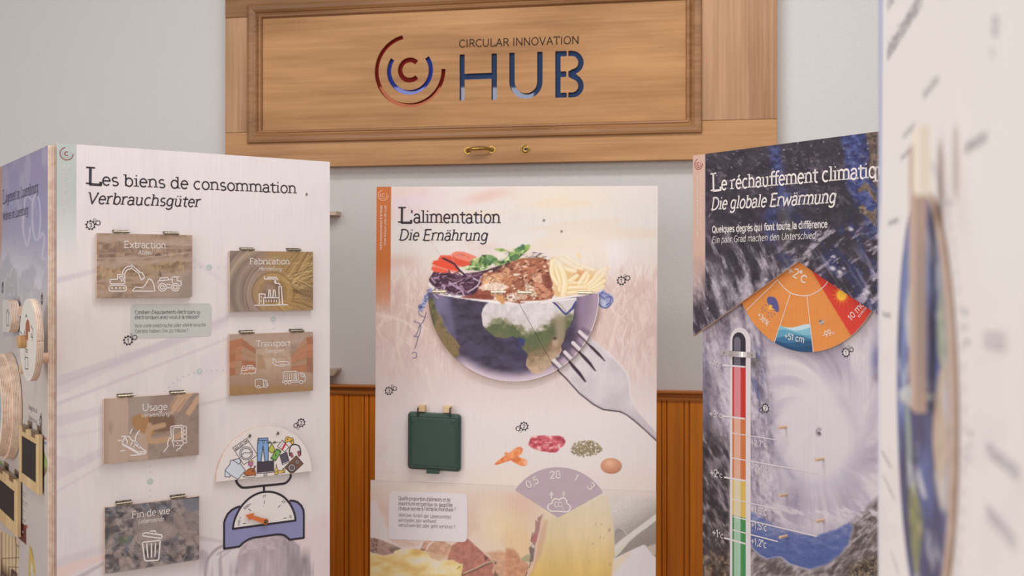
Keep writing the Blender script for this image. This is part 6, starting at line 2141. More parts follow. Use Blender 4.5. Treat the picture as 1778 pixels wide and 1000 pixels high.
# ------------------------------------------------------------------ right board: global warming
ZR = 2.64
PR = Plane((1203.2 - CX) / F * ZR, ZR, CX + 425.0, -F)
warm = thing('exhibition_board', 'dark board about global warming with a hurricane picture and a printed thermometer', 'exhibition board', PR)
r_t1 = (PR.p((1203.2, 270.6))[1] + PR.p((1524, 227.7))[1]) / 2
R_S1 = g_s1                                         # all boards of this kind are as wide as the left one
NL = -0.020                                          # lower board lies behind the upper one
low_r0 = PR.p((1220, 800), NL)[0]


def v4(p):
    return cv(1190, 740, 3.846, p)


def v3(p):
    return cv(1190, 500, 3.571, p)


def v5(p):
    return cv(1270, 440, 5.0, p)


def vt(p):
    return cv(1200, 230, 4.347, p)


def clouds(X, Y, ang, sx, sy, seed, o=5):
    ca, sa = math.cos(math.radians(ang)), math.sin(math.radians(ang))
    u, v = X * ca + Y * sa, -X * sa + Y * ca
    return fbm(u / sx, v / sy, o, seed, .58)


def sky_part(c):
    X, Y = c.X, c.Y
    n = .6 * clouds(X, Y, 20, 22, 14, 90) + .4 * clouds(X, Y, 10, 5, 4, 89)
    c.c = c.ramp(np.clip((n - .5) * 2 + .5, 0, 1), [(0, (46, 40, 50)), (.45, (58, 51, 60)), (.8, (72, 64, 74)), (1, (98, 88, 98))]) / 255.0
    bl = (58, 64, 112)
    for pts, op in (([(1336, 256), (1352, 252), (1358, 280), (1362, 320), (1372, 340), (1372, 380), (1362, 400), (1350, 330), (1340, 290)], .75), ([(1462, 236), (1502, 230), (1508, 270), (1505, 292), (1512, 316), (1524, 340), (1524, 400), (1490, 360), (1470, 320), (1468, 280)], .9),
                    ([(1330, 370), (1350, 362), (1348, 410), (1330, 420)], .6), ([(1350, 330), (1400, 330), (1390, 360), (1352, 360)], .3), ([(1500, 380), (1524, 376), (1524, 410), (1504, 412)], .6)):
        c.poly(pts, bl, op, 5, True, lambda x, y, col: c.ramp(np.clip((fbm(x / 9, y / 6, 5, 88, .6) - .5) * 2.2 + .5, 0, 1), [(0, (46, 46, 76)), (.45, (58, 66, 118)), (1, (92, 102, 152))]))
    c.mix((54, 62, 114), .5 * sstep(.5, .7, clouds(X, Y, 60, 30, 14, 91)) * sstep(1300, 1340, X) * sstep(350, 400, Y))
    def ld(x, y, col):
        v = fbm(x / 4, y / 4, 4, 92)
        return c.ramp(np.clip(v, 0, 1), [(.2, (66, 58, 52)), (.5, (104, 88, 76)), (.8, (146, 122, 102))])
    c.poly([(1502, 226), (1530, 222), (1530, 330), (1518, 318), (1509, 292), (1510, 265)], (80, 72, 66), .85, 1.5, False, ld)
    c.poly(vt([(1250, 435), (1290, 400), (1310, 370), (1345, 400), (1400, 480), (1400, 540), (1370, 500), (1325, 430), (1290, 450), (1262, 455)]), (130, 110, 92), .95, 1, False, ld)
    c.poly(vt([(1262, 560), (1300, 540), (1335, 590), (1370, 600), (1400, 560), (1400, 720), (1360, 680), (1320, 630), (1275, 605)]), (130, 110, 92), .95, 1, False, ld)
    c.poly(vt([(690, 560), (740, 560), (745, 640), (790, 700), (770, 760), (700, 900), (690, 780), (660, 660)]), (86, 78, 70), .6, 4, True)
    # cloud streaks
    fine = .55 + .9 * fbm(X / 3.5, Y / 5, 4, 87)
    m = fine * sstep(.46, .8, clouds(X, Y, 66, 34, 8, 93)) * sstep(365, 440, Y) * (1 - sstep(1330, 1390, X - .35 * (Y - 460)))
    c.mix((172, 160, 172), np.clip(m * .8, 0, 1))
    m = fine * sstep(.36, .66, clouds(X, Y, 72, 60, 15, 94)) * sstep(430, 500, Y) * (1 - sstep(1300, 1360, X))
    c.mix((196, 186, 195), np.clip(m * .7, 0, 1))
    m = fine * sstep(.52, .76, clouds(X, Y, -35, 24, 10, 95)) * sstep(370, 410, Y) * sstep(1330, 1380, X)
    c.mix((184, 172, 184), np.clip(m * .8, 0, 1))
    m = sstep(.6, .74, clouds(X, Y, 30, 9, 6, 96)) * sstep(240, 270, Y) * (1 - sstep(330, 380, Y))
    c.mix((122, 110, 122), m * .6)
    m = sstep(.5, .7, clouds(X, Y, 58, 50, 8, 97)) * sstep(420, 450, Y) * sstep(1340, 1400, X)
    c.mix((150, 142, 166), m * .45)
    for x, y, r in ((1446, 466, 7), (1458, 472, 6), (1506, 507, 6), (1500, 510, 4), (1448, 446, 4), (1465, 466, 4), (1330, 485, 4), (1372, 398, 3), (1478, 398, 5)):
        c.ell(x, y, r * .7, r * .5, 20, (214, 204, 212), .9, 2)
    rr = random.Random(9)
    for i in range(150):
        x, y = rr.uniform(1226, 1524), rr.uniform(240, 550)
        c.ell(x, y, rr.uniform(.6, 1.8), rr.uniform(.6, 1.6), 0, (214, 204, 214), rr.uniform(.2, .7), .6)


def paint_warm_top(c):
    X, Y = c.X, c.Y
    sky_part(c)
    e = 1224.6 + 0 * Y
    st_ = np.clip((e - X) / 1.0 + .5, 0, 1)
    c.mix((201, 165, 151), st_ * (1 - .95 * sstep(430, 545, Y)))


def paint_warm_low(c):
    X, Y = c.X, c.Y
    # polar field round the eye
    ex, ey = 1422.0, 750.0
    dx, dy = (X - ex) / .74, (Y - ey) * (1 - 0.0003 * (X - ex))
    r = np.hypot(dx, dy) + 1e-6
    a = np.arctan2(dy, dx)
    sp = a + .75 * np.log(r / 40 + .3)
    u, v = np.cos(sp), np.sin(sp)
    n = fbm(u * 1.9 + 5 + r / 170, v * 1.9 + 5 + r / 170, 6, 101, .58)
    n2 = fbm(u * 4 + 9 + r / 60, v * 4 + 9, 5, 104, .6)
    c.c = c.ramp(np.clip((n - .5) * 2.2 + .55, 0, 1), [(0, (150, 140, 160)), (.35, (178, 168, 182)), (.6, (200, 191, 198)), (1, (216, 207, 209))]) / 255.0
    c.mix((210, 201, 206), .95 * (1 - sstep(70, 135, r)))
    c.mix((168, 158, 178), .5 * sstep(.55, .75, n2) * sstep(60, 120, r))
    # darker arc bands
    for pts, w, col, op in (([(1330, 690), (1334, 740), (1346, 785), (1372, 825), (1410, 842), (1450, 838), (1478, 815)], 16, (170, 164, 190), .55), ([(1470, 700), (1486, 735), (1490, 775), (1478, 815)], 14, (168, 156, 172), .6),
                            ([(1330, 700), (1336, 745), (1350, 790), (1378, 830)], 5, (126, 116, 140), .6), ([(1310, 712), (1314, 740), (1325, 770)], 5, (110, 100, 124), .6), ([(1456, 688), (1476, 715), (1488, 745)], 8, (160, 148, 166), .5),
                            ([(1428, 625), (1470, 628), (1500, 650), (1522, 690)], 14, (190, 180, 194), .5), ([(1360, 635), (1348, 670), (1345, 710)], 10, (188, 178, 190), .5)):
        c.line(pts, w * 1.2, col, op * .6, w * .9, True)
    # streaky outer flow at the left
    L = 1 - sstep(1318, 1352, X - .06 * (Y - 640))
    s = .6 * clouds(X, Y, 80, 70, 11, 106) + .4 * clouds(X, Y, 70, 9, 5, 105)
    s2 = clouds(X, Y, 76, 26, 5, 107)
    g = c.ramp(np.clip((s - .5) * 2.4 + .5, 0, 1), [(0, (104, 94, 112)), (.3, (142, 132, 148)), (.55, (174, 164, 177)), (.8, (196, 186, 195)), (1, (206, 197, 204))])
    c.mix(g, (L * .9)[:, None] if False else L * .9)
    c.mix((74, 80, 134), L * .6 * sstep(.56, .68, s2) * np.exp(-((X - 1316 - .02 * (Y - 660)) / 13) ** 2) * sstep(590, 620, Y) * (1 - sstep(700, 740, Y)))
    c.mix((84, 78, 74), .8 * np.exp(-((X - 1309) / 7) ** 2 - ((Y - 631) / 9) ** 2))
    c.mix((92, 82, 98), .6 * np.exp(-((X - 1226) / 16) ** 2) * sstep(600, 680, Y))
    # dark land at the lower left and foot
    dk = c.ramp(np.clip((clouds(X, Y, 62, 16, 6, 108) - .5) * 2.4 + .5, 0, 1), [(0, (46, 40, 44)), (.5, (68, 60, 64)), (.8, (100, 90, 94)), (1, (140, 128, 132))])
    m = sstep(720, 800, Y + .6 * (1262 - X)) * (1 - sstep(1262, 1272, X))
    c.mix(dk, m * .95)
    c.mix((150, 138, 150), .6 * m * sstep(.5, .7, clouds(X, Y, 62, 30, 9, 109)) * (1 - sstep(860, 900, Y)))
    br = c.ramp(np.clip((fbm(X / 5, Y / 5, 5, 110) - .5) * 2.2 + .5, 0, 1), [(0, (56, 46, 42)), (.5, (90, 74, 64)), (.8, (126, 104, 86)), (1, (160, 136, 110))])
    c.mix(br, sstep(930, 990, Y) * (1 - sstep(1262, 1272, X)) * .8)
    land = v4([(437, 770), (450, 820), (500, 865), (545, 888), (640, 875), (700, 925), (780, 945), (830, 962), (900, 945), (950, 920), (1030, 860), (1080, 800), (1115, 690), (1110, 650), (1160, 600), (1290, 480), (1290, 1010), (437, 1010)])
    gl = c.ramp(np.clip((clouds(X, Y, -40, 14, 6, 112) - .5) * 2.4 + .5, 0, 1), [(0, (62, 54, 54)), (.4, (92, 82, 80)), (.7, (140, 128, 128)), (1, (186, 174, 176))])
    k = c.poly(land, (80, 70, 66), 0.0, 3)
    idx = c.poly(land, (90, 80, 78), .88, 7, False, lambda x, y, col: c.ramp(np.clip((clouds(x, y, -40, 14, 6, 112) - .5) * 2.4 + .5, 0, 1), [(0, (70, 62, 60)), (.4, (94, 84, 80)), (.7, (124, 113, 110)), (1, (160, 149, 149))]))
    c.poly(v4([(1150, 900), (1290, 860), (1290, 1010), (1060, 1010)]), (90, 76, 60), .7, 6, False, lambda x, y, col: c.ramp(np.clip((fbm(x / 3, y / 3, 4, 115) - .5) * 2.4 + .5, 0, 1), [(0, (40, 34, 30)), (.5, (84, 70, 56)), (1, (150, 128, 96))]))
    sea = v4([(430, 560), (470, 580), (560, 640), (640, 680), (760, 715), (870, 735), (960, 700), (1010, 690), (1065, 655), (1095, 642), (1118, 662), (1110, 700), (1085, 790), (1030, 858), (950, 918), (880, 940), (830, 955), (780, 942), (700, 918), (640, 872), (545, 885), (500, 862), (455, 820), (437, 770)])
    def sm(x, y, col):
        v = clouds(x, y, 8, 12, 5, 117)
        return c.ramp(np.clip((v - .5) * .7 + .42 + .25 * (fbm(x / 2.2, y / 1.6, 2, 118) - .5) + (925 - y) / 230, 0, 1), [(.1, (72, 86, 142)), (.4, (86, 100, 154)), (.62, (118, 124, 166)), (.9, (172, 169, 188))])
    c.poly(sea, (80, 98, 170), .95, 2.5, False, sm)
    c.line(v4([(450, 815), (500, 862), (545, 886), (600, 872), (640, 874), (700, 922), (780, 946), (830, 958)]), 1.3, (196, 196, 206), .6, .8)
    c.mix((206, 197, 204), .85 * sstep(.42, .66, clouds(X, Y, 30, 22, 9, 119)) * np.exp(-((Y - 890 + .05 * (X - 1400)) / 24) ** 2) * sstep(1290, 1330, X))
    c.mix((214, 205, 209), .5 * np.exp(-((X - 1500) / 30) ** 2 - ((Y - 700) / 90) ** 2))
    c.mix((92, 94, 142), .7 * np.exp(-((X - 1522) / 9) ** 2 - ((Y - 625) / 28) ** 2))
    c.mix((126, 108, 112), .6 * np.exp(-((X - 1524) / 8) ** 2 - ((Y - 655) / 9) ** 2))
    # above the wheel's reach the sheet shows the same sky
    up = 1 - sstep(560, 640, Y)
    c.mix((196, 186, 196), .5 * up * sstep(.4, .7, s2) * L)
    # the eye
    for R, w, col, op in ((7.5, 2.2, (170, 160, 170), .8), (4.6, 2.0, (120, 110, 120), .9)):
        c.line([(ex + R * .7 * math.cos(t), ey + R * math.sin(t)) for t in np.linspace(.6, 5.6, 18)], w, col, op, .9)
    c.ell(ex + .5, ey + 2, 2.2, 3.4, -15, (84, 74, 84), .9, 1)
    c.ell(ex - 1, ey - 2.5, 1.4, 1.6, 0, (206, 198, 202), .9, .7)


# upper board: lower edge cut as an upturned V over the wheel
va, vb = PR.p((1206, 581.5)), PR.p((1386, 454))
vr = PR.p((1524, 546.5))
rst = PR.h((1300, 400), 1.0)
ss = np.unique(np.concatenate([np.linspace(0, vb[0], int(vb[0] / rst) + 1), np.linspace(vb[0], R_S1, int((R_S1 - vb[0]) / rst) + 1)]))[None, :]
slope_r = (vr[1] - vb[1]) / (vr[0] - vb[0])
bot = np.where(ss < vb[0], va[1] + (vb[1] - va[1]) * (ss - va[0]) / (vb[0] - va[0]), vb[1] + slope_r * (ss - vb[0]))
vv = np.linspace(1, 0, int((r_t1 - va[1]) / rst))[:, None]
painted('upper_board', PR, ss * np.ones_like(vv), bot + (r_t1 - bot) * vv, 0.0, -0.009, paint_warm_top, warm)
tl = vb[1] + .02
tv = PR.p((1300, 1014), NL)[1]
painted('lower_board', PR, *grid(low_r0, R_S1, tv, tl, rst, 0.012), NL, NL - .012, paint_warm_low, warm)
bf = Buf()
for a in (.1, R_S1 - .12):
    bf = Buf()
    bf.box(a, a + .06, tl - .28, r_t1 - .03, NL - .03, NL - .0122)
    bf.box(a, a + .06, tl + .03, r_t1 - .03, NL - .0122, -.0092)
    bf.build('batten', PINE, warm)

# turning wheel between the two boards
NWH = -0.0105
w3 = [PR.p(p, NWH) for p in v5([(101, 452), (600, 853), (1212, 500)])]
wx, wy, wr = circle3(*w3)


def paint_wheel(c):
    X, Y = c.X, c.Y
    c.fill((216, 138, 72))
    c.mix((208, 128, 62), .3 * sstep(.5, .7, fbm(X / 20, Y / 12, 3, 130)))
    c.poly(v5([(690, 140), (1035, 712), (1300, 720), (1300, 300), (900, 100)]), (206, 62, 50), 1, .6)
    sea = [(425, 660), (435, 615), (490, 590), (540, 600), (600, 632), (650, 642), (700, 632), (720, 900), (380, 900), (350, 800)]
    cl = v5([(428, 612), (513, 345), (655, 365), (712, 860), (560, 860), (372, 778)])
    for off, col in ((0, (190, 208, 216)), (22, (128, 180, 196)), (60, (94, 152, 178)), (98, (62, 112, 148)), (140, (48, 88, 124)), (170, (42, 76, 112))):
        ph = off / 30.0
        pts = [(x, 615 + off + 22 * math.sin((x - 400) / 60.0 - ph * 1.3) * (1 if off < 50 else .8) + (x - 400) * .07) for x in range(330, 741, 15)]
        q = [p for p in pts] + [(740, 900), (330, 900)]
        # clip to the sector between the two white lines
        q = [(min(max(x, 513 - 141 * (y - 345) / 430), 655 + 55 * (y - 365) / 490), y) for x, y in q]
        c.poly(v5(q), col, 1, .5)
    # storm cloud with lightning and drops
    c.poly(v5([(308, 400), (320, 378), (350, 376), (380, 385), (395, 410), (405, 430), (412, 470), (408, 508), (380, 500), (350, 480), (325, 450), (312, 425)]), (88, 84, 138), 1, .6, True)
    c.poly(v5([(335, 440), (360, 460), (345, 470), (385, 490), (330, 485), (318, 505), (322, 470)]), (238, 178, 72), 1, .5)
    for x, y in ((275, 468), (300, 450), (295, 495), (320, 515), (345, 520), (372, 525), (318, 545), (350, 545), (265, 485), (270, 505)):
        c.ell(*v5([(x, y)])[0], 1.1, 1.3, 0, (120, 92, 120), .9, .5)
    # insect
    c.ell(*v5([(785, 598)])[0], 3.6, 4.0, 30, (150, 150, 158), .9, .9)
    c.ell(*v5([(770, 590)])[0], 2, 1.6, 20, (90, 100, 116), .9, .7)
    c.line(v5([(772, 575), (790, 615)]), 1.2, (84, 92, 110), .9, .5); c.line(v5([(765, 608), (800, 592)]), 1.2, (200, 206, 214), .9, .5)
    # sun
    ctr = v5([(958, 360)])[0]
    for k in range(14):
        a = k / 14 * 6.283
        c.poly([(ctr[0] + 9 * math.cos(a - .2), ctr[1] + 10 * math.sin(a - .2)), (ctr[0] + 19 * math.cos(a), ctr[1] + 22 * math.sin(a)), (ctr[0] + 9 * math.cos(a + .2), ctr[1] + 10 * math.sin(a + .2))], (226, 112, 54), .8, .7)
    c.ell(ctr[0], ctr[1], 11, 12.5, 0, (226, 112, 54), .9, 1)
    c.ell(ctr[0], ctr[1], 8.6, 9.6, 0, (240, 186, 64), 1, .7)


ang = np.linspace(0, 2 * math.pi, 420)[None, :]
rad = np.linspace(1, 0.02, 150)[:, None] * wr
painted('turning_wheel', PR, wx + rad * np.cos(-ang), wy + rad * np.sin(-ang), NWH, NL + .001, paint_wheel, warm, None)
bf = Buf()
n_ = NWH + .0005
arcp = v5([(400, 225), (425, 262), (465, 305), (513, 342), (575, 362), (640, 368), (700, 355), (755, 325), (805, 285), (838, 240)])
pstroke(bf, PR, curvy(arcp), 1.3, n_)
for a, b in (((402, 228), (128, 497)), ((513, 344), (372, 776)), ((655, 366), (711, 858))):
    pstroke(bf, PR, v5([a, b]), 1.2, n_, caps=False)
bf.build('wheel_lines', WHITE, warm)
bf = Buf()
for tx, a, b, cap in (('+2\u00b0', (478, 172), (600, 232), 16), ('c', (592, 236), (648, 262), 17), ('+36%', (222, 540), (312, 634), 9.5), ('+51 cm', (456, 738), (632, 776), 10.5), ('-99', (796, 736), (872, 706), 10.5), ('%', (872, 706), (900, 700), 4.5),
                      ('10 mois', (1036, 588), (1192, 400), 11), ('10 Monate', (1108, 562), (1190, 452), 4.6)):
    text(bf, PR, tx, v5([a])[0], v5([b])[0], cap, n=n_, weight=.09)
wl = bf.build('wheel_lettering', WHITE, warm)

bf = Buf()
text(bf, PR, 'L', (1234.6, 331.8), (1252.6, 329.6), 31, n=.0004, weight=0.085, serif=True, round_caps=False)
qx = PR.p((1523.5, 307.6), .0004)
a_ = np.array(PR.p((1252, 329.8), .0004))
e_ = (np.array(qx) - a_)
tot = sum(GL[ch][0] for ch in 'e réchauffement climatiq')
tot2 = tot + GL['u'][0] + GL['e'][0]
b_ = a_ + e_ * tot2 / tot
capm = PR.h((1252, 329), 22.5)
text_st(bf, 'e réchauffement climatique', a_, b_, capm, n=.0004, **SER)
text(bf, PR, 'Die globale Erwärmung', (1234.4, 364.2), (1451, 352), 20.5, n=.0004, **SLB)
bf.build('title_lettering', WHITE, warm)
bf = Buf()
text(bf, PR, 'Quelques degrés qui font toute la différence', (1236.3, 404), (1437, 394.6), 11, n=.0004, weight=.105, spacing=.02)
text(bf, PR, 'Ein paar Grad machen den Unterschied', (1236, 421.8), (1416.4, 414), 10.6, n=.0004, weight=.062, slant=.16, spacing=.02)
bf.build('subtitle_lettering', WHITE, warm)
logo_mark(PR, warm, (1213, 284.8), PR.h((1213, 285), 10), 0.0, [RED] * 3)
side_text(PR, warm, [('Les conséquences de la consommation', (1212.2, 412), (1212.2, 303), 3, .12), ('Die Folgen des Konsums', (1218, 400), (1218, 303), 3, .1)], 0.0, WHITE)
gear(PR, warm, (1469, 612), 8.2, '1', [(1478.6, 607, 4.4), (1473.6, 601, 2.4)], NL, True)
gear(PR, warm, (1329.2, 708.6), 8.0, '2', [(1321.4, 712, 4.2), (1324.8, 717.4, 2.3)], NL, True)

# printed thermometer
N0 = NL + .0005
bf = Buf(N0)
cols = [plain('thermo_white', (214, 205, 208), var=.01), plain('thermo_dark', (56, 50, 60), var=.02), plain('thermo_grey', (112, 104, 118), var=.02), plain('thermo_red', (192, 50, 48), var=.02), plain('thermo_pink', (208, 132, 138), var=.02),
        plain('thermo_orange', (198, 112, 66), var=.02), plain('thermo_peach', (212, 164, 144), var=.02), plain('thermo_yellow', (208, 174, 88), var=.02), plain('thermo_cream', (210, 196, 168), var=.02), plain('thermo_green', (70, 136, 82), var=.02),
        plain('thermo_mint', (158, 188, 162), var=.02)]
o0, o1 = PR.p((1267.6, 800), N0)[0], PR.p((1303.4, 800), N0)[0]
f0, f1 = PR.p((1271.6, 800), N0)[0], PR.p((1294.8, 800), N0)[0]
g0, g1 = PR.p((1274.8, 800), N0)[0], PR.p((1286, 800), N0)[0]
def tt(y):
    return PR.p((1284, y), N0)[1]
b0 = .06
rO, rF = (o1 - o0) / 2, (f1 - f0) / 2
bf.face([(o0, b0), (o1, b0)] + arc((o0 + o1) / 2, tt(568.6) - rO, rO, rO, 0, 180, 24), 0, N0)
bf.face([(f0, tt(635)), (f1, tt(635))] + arc((f0 + f1) / 2, tt(577) - rF, rF, rF, 0, 180, 24), 1, N0 + .0002)
rG = (g1 - g0) / 2
bf.face([(g0, tt(635)), (g1, tt(635))] + arc((g0 + g1) / 2, tt(585) - rG, rG, rG, 0, 180, 18), 2, N0 + .0004)
for y0, y1, ca, cb in ((636, 725, 3, 4), (725, 832, 5, 6), (832, 897, 7, 8), (897, 2000, 9, 10)):
    t1_, t0_ = tt(y0), max(b0, tt(y1))
    bf.face([(f0, t0_), (f1, t0_), (f1, t1_), (f0, t1_)], ca, N0 + .0002)
    bf.face([(g0, t0_), (g1, t0_), (g1, t1_), (g0, t1_)], cb, N0 + .0004)
for a, b, w in (((1255, 634), (1293.6, 636.8), 3), ((1255, 722), (1293.6, 727), 3), ((1257.4, 828.4), (1294.8, 834.6), 3), ((1257.6, 933.7), (1294.8, 944), 3), ((1271, 751.7), (1351, 764), 1.5), ((1272, 795), (1418.8, 821), 1.8), ((1272, 866.6), (1351, 883.8), 1.8),
                ((1273, 896.8), (1418.8, 931), 2.1), ((1272.7, 920), (1351, 940.2), 2.1)):
    pa, pb = PR.p(a, N0), PR.p(b, N0)
    m_ = (pa[1] + pb[1]) / 2
    bf.stroke([pa, pb], PR.h(a, w, N0), 0, False, False, N0 + .0006)
for tx, a, b, cap in (('+4', (1230.4, 635.2), (1244, 636), 12.5), ('\u00b0c', (1243.6, 636), (1252.4, 636.6), 9), ('+3', (1231.6, 723.8), (1245, 724.6), 12.5), ('\u00b0c', (1244.6, 724.6), (1253.4, 725.6), 9), ('+2', (1233, 826.4), (1246.4, 828.2), 13), ('\u00b0c', (1246, 828.2), (1254.4, 829.6), 9),
                      ('+1', (1236.6, 930), (1248, 932.6), 13), ('\u00b0c', (1247.6, 932.6), (1255.6, 935), 9), ('+2,7\u00b0c', (1304, 772.6), (1331, 776.8), 10), ('+2,4\u00b0c', (1304, 815.6), (1333, 820.8), 11), ('+1,8\u00b0c', (1304, 888.4), (1331.6, 894.8), 11.5), ('+1,5\u00b0c', (1304, 915.6), (1331.6, 922.4), 11.5), ('+1,2\u00b0c', (1304, 944), (1331, 951.6), 12)):
    text(bf, PR, tx, a, b, cap, n=N0 + .0006, weight=.095)
bf.build('thermometer_print', cols, warm)
# bent metal clip round the printed bulb
bf = Buf()
c0, c1 = PR.p((1251.6, 612), N0), PR.p((1312.6, 617), N0)
ym, hh = (c0[1] + c1[1]) / 2, PR.h((1280, 612), 9.6)
L_ = c1[0] - c0[0]
def prof(f):
    if f < .26 or f > .74:
        return .0012
    return .0012 + .009 * math.sin(math.pi * min(1, max(0, (f - .26) / .48))) ** .5
fs = [0, .05, .12, .2, .255, .262, .28, .31, .35, .4, .45, .5, .55, .6, .65, .69, .72, .738, .745, .8, .88, .95, 1]
for a, b in zip(fs[:-1], fs[1:]):
    na, nb = NL + prof(a), NL + prof(b)
    sa, sb_ = c0[0] + a * L_, c0[0] + b * L_
    bf.face([(sa, ym - hh / 2, na), (sb_, ym - hh / 2, nb), (sb_, ym + hh / 2, nb), (sa, ym + hh / 2, na)])
    bf.face([(sa, ym + hh / 2, na), (sb_, ym + hh / 2, nb), (sb_, ym + hh / 2, nb - .0012), (sa, ym + hh / 2, na - .0012)])
    bf.face([(sa, ym - hh / 2, na), (sb_, ym - hh / 2, nb), (sb_, ym - hh / 2, nb - .0012), (sa, ym - hh / 2, na - .0012)])
for f in (.1, .9):
    bf.lathe_n((c0[0] + f * L_, ym), [(.0028, NL + .0012), (.0024, NL + .0022)], 1, 12)
bf.build('metal_clip', [plain('pale_steel', (200, 192, 194), .35, .6, .5), STEEL], warm)

# round wooden pegs
pegs = [(1364.5, 741, -7), (1429, 796.4, -7), (1366, 858.4, -7), (1430, 902.6, -7), (1366.4, 930.4, -7)]
for x, y, d in pegs:
    c_ = PR.p((x, y), NL)
    bf = Buf()
    R = PR.h((x, y), 2.7, NL)
    bf.lathe_n(c_, [(R, NL), (R, NL + .0235), (R * .9, NL + .0245)], 0, 16)
    bf.build('peg', PEGW, warm)

# ------------------------------------------------------------------ near white board at the right (steep view)
ZF = 0.93
PF = Plane((1525 - CX) / F * ZF, ZF, -(1360.0 - CX), -F)
near = thing('exhibition_board', 'blurred near white board with a globe disc and wooden pointer', 'exhibition board', PF)
f_t1 = r_t1
gcx = (PF.p((1567.5, 700))[0] + PF.p((1665.5, 700))[0]) / 2
gct = PF.p((1610, 700))[1]
grr = (PF.p((1665.5, 700))[0] - PF.p((1567.5, 700))[0]) / 2


def paint_near(c):
    X, Y = c.X, c.Y
    c.fill((238, 233, 231))
    c.mix((232, 224, 222), .5 * sstep(300, 700, Y))
    c.mix((226, 214, 218), .35 * sstep(.5, .7, fbm(X / 60, Y / 60, 3, 140)) * sstep(450, 700, Y))
    e = 1533.5 - Y * .008
    c.mix((184, 190, 216), np.clip((e - X) / 1.2 + .5, 0, 1) * (1 - sstep(330, 450, Y)))
    c.mix((222, 220, 226), np.clip((1531 - X) / 1.2 + .5, 0, 1) * sstep(330, 450, Y) * .7)
    # dial scale round the disc
    s, t = PF.st(X, Y)
    rr_ = np.hypot(s - gcx, t - gct)
    a = np.arctan2(t - gct, s - gcx)
    m = np.exp(-((rr_ - grr * 1.12) / (grr * .025)) ** 2) * (np.sin(a * 90) > .2)
    c.mix((150, 144, 152), .55 * m)


gs = np.linspace(0, R_S1, 260)
gtv = np.concatenate([np.linspace(f_t1, .95, 420), np.linspace(.95, .012, 40)[1:]])
painted('board', PF, *np.meshgrid(gs, gtv), 0.0, -.016, paint_near, near)


def paint_earth(c):
    X, Y = c.X, c.Y
    s, t = PF.st(X, Y, .004)
    u, v = (s - gcx) / grr, (t - gct) / grr                 # -1..1 on the disc
    n = fbm(u * 4 + 7, v * 4 + 7, 5, 150)
    c.c = c.ramp(np.clip(n + .25 * v, 0, 1), [(.1, (74, 72, 100)), (.35, (78, 80, 116)), (.6, (96, 108, 160)), (.8, (122, 136, 184))]) / 255.0
    def tx(cols):
        return lambda x, y, col: c.ramp(np.clip((fbm(x / 6, y / 22, 4, 151) - .5) * 1.8 + .5, 0, 1), cols)
    c.poly([(1633, 640), (1645, 632), (1656, 655), (1663, 690), (1663, 780), (1656, 850), (1648, 880), (1636, 876), (1626, 830), (1619, 760), (1623, 700)], (200, 178, 156), 1, 2, True, tx([(0, (186, 162, 142)), (1, (212, 192, 172))]))
    c.poly([(1622, 820), (1634, 830), (1648, 850), (1654, 860), (1646, 890), (1632, 880)], (206, 200, 196), .8, 3, True)
    c.poly([(1634, 470), (1646, 480), (1656, 560), (1658, 620), (1646, 636), (1632, 628), (1627, 580), (1630, 520)], (168, 174, 152), 1, 2.5, True, tx([(0, (128, 142, 140)), (.6, (172, 176, 152)), (1, (196, 194, 170))]))
    c.poly([(1630, 400), (1640, 420), (1646, 460), (1636, 500), (1628, 470)], (160, 170, 172), .8, 3, True)
    c.poly([(1620, 370), (1628, 400), (1626, 450), (1619, 430)], (206, 208, 214), .7, 3, True)
    c.poly([(1580, 840), (1588, 838), (1598, 880), (1602, 920), (1596, 970), (1592, 1010), (1584, 960), (1578, 890)], (140, 142, 106), 1, 2, True, tx([(0, (112, 116, 84)), (1, (160, 156, 116))]))
    c.poly([(1572, 700), (1580, 720), (1584, 790), (1580, 830), (1574, 790)], (152, 166, 158), .9, 2, True)
    c.poly([(1593, 815), (1602, 835), (1609, 865), (1602, 862), (1594, 840)], (206, 202, 206), .9, 1.5, True)
    c.poly([(1572, 540), (1582, 480), (1590, 440), (1594, 480), (1584, 560), (1576, 600)], (206, 210, 208), .8, 3, True)
    c.poly([(1576, 460), (1586, 420), (1592, 410), (1588, 460)], (150, 164, 150), .7, 3, True)
    c.mix((214, 212, 218), .55 * sstep(.58, .7, fbm(u * 3 + 1, v * 6 + 2, 5, 155)))
    c.mix((140, 132, 160), .6 * sstep(.9, .99, np.hypot(u, v)))


ang = np.linspace(0, 2 * math.pi, 240)[None, :]
rad = np.linspace(1, .01, 110)[:, None] * grr
painted('globe_disc', PF, gcx + rad * np.cos(-ang), gct + rad * np.sin(-ang), .004, .0005, paint_earth, near)

# wooden pointer arm pivoting on the disc, with a thicker grip at its top
ARM = wood('pale_beech', (210, 184, 168), (188, 160, 146), 'z', 1.0)
GRIP = wood('grip_beech', (246, 234, 218), (236, 220, 202), 'z', 1.0)
an0, an1 = .0085, .0150
b1 = PF.p((1590, 722), an1)
t1_ = PF.p((1601, 335), an1)
sx_ = PF.p((1593, 560), (an0 + an1) / 2)[0]
bf = Buf()
bf.box(sx_ - .009, sx_ + .009, b1[1], t1_[1] + .03, an0, an1, bev=.0012)
arm = bf.build('pointer_arm', ARM, near)
arm['label'] = 'wooden pointer arm'
gt0, gt1 = PF.p((1601, 336), .018)[1], PF.p((1598, 216), .018)[1]
bf = Buf()
gsx = PF.p((1601, 280), .016)[0]
bf.box(gsx - .008, gsx + .008, gt0, gt1, .0135, .0195, bev=.0015)
bf.build('grip', GRIP, arm)
bf = Buf()
pv_ = PF.p((1586, 697), an1 + .002)
bf.lathe_n((sx_, pv_[1]), [(.003, .004), (.003, an0)], 0, 12)
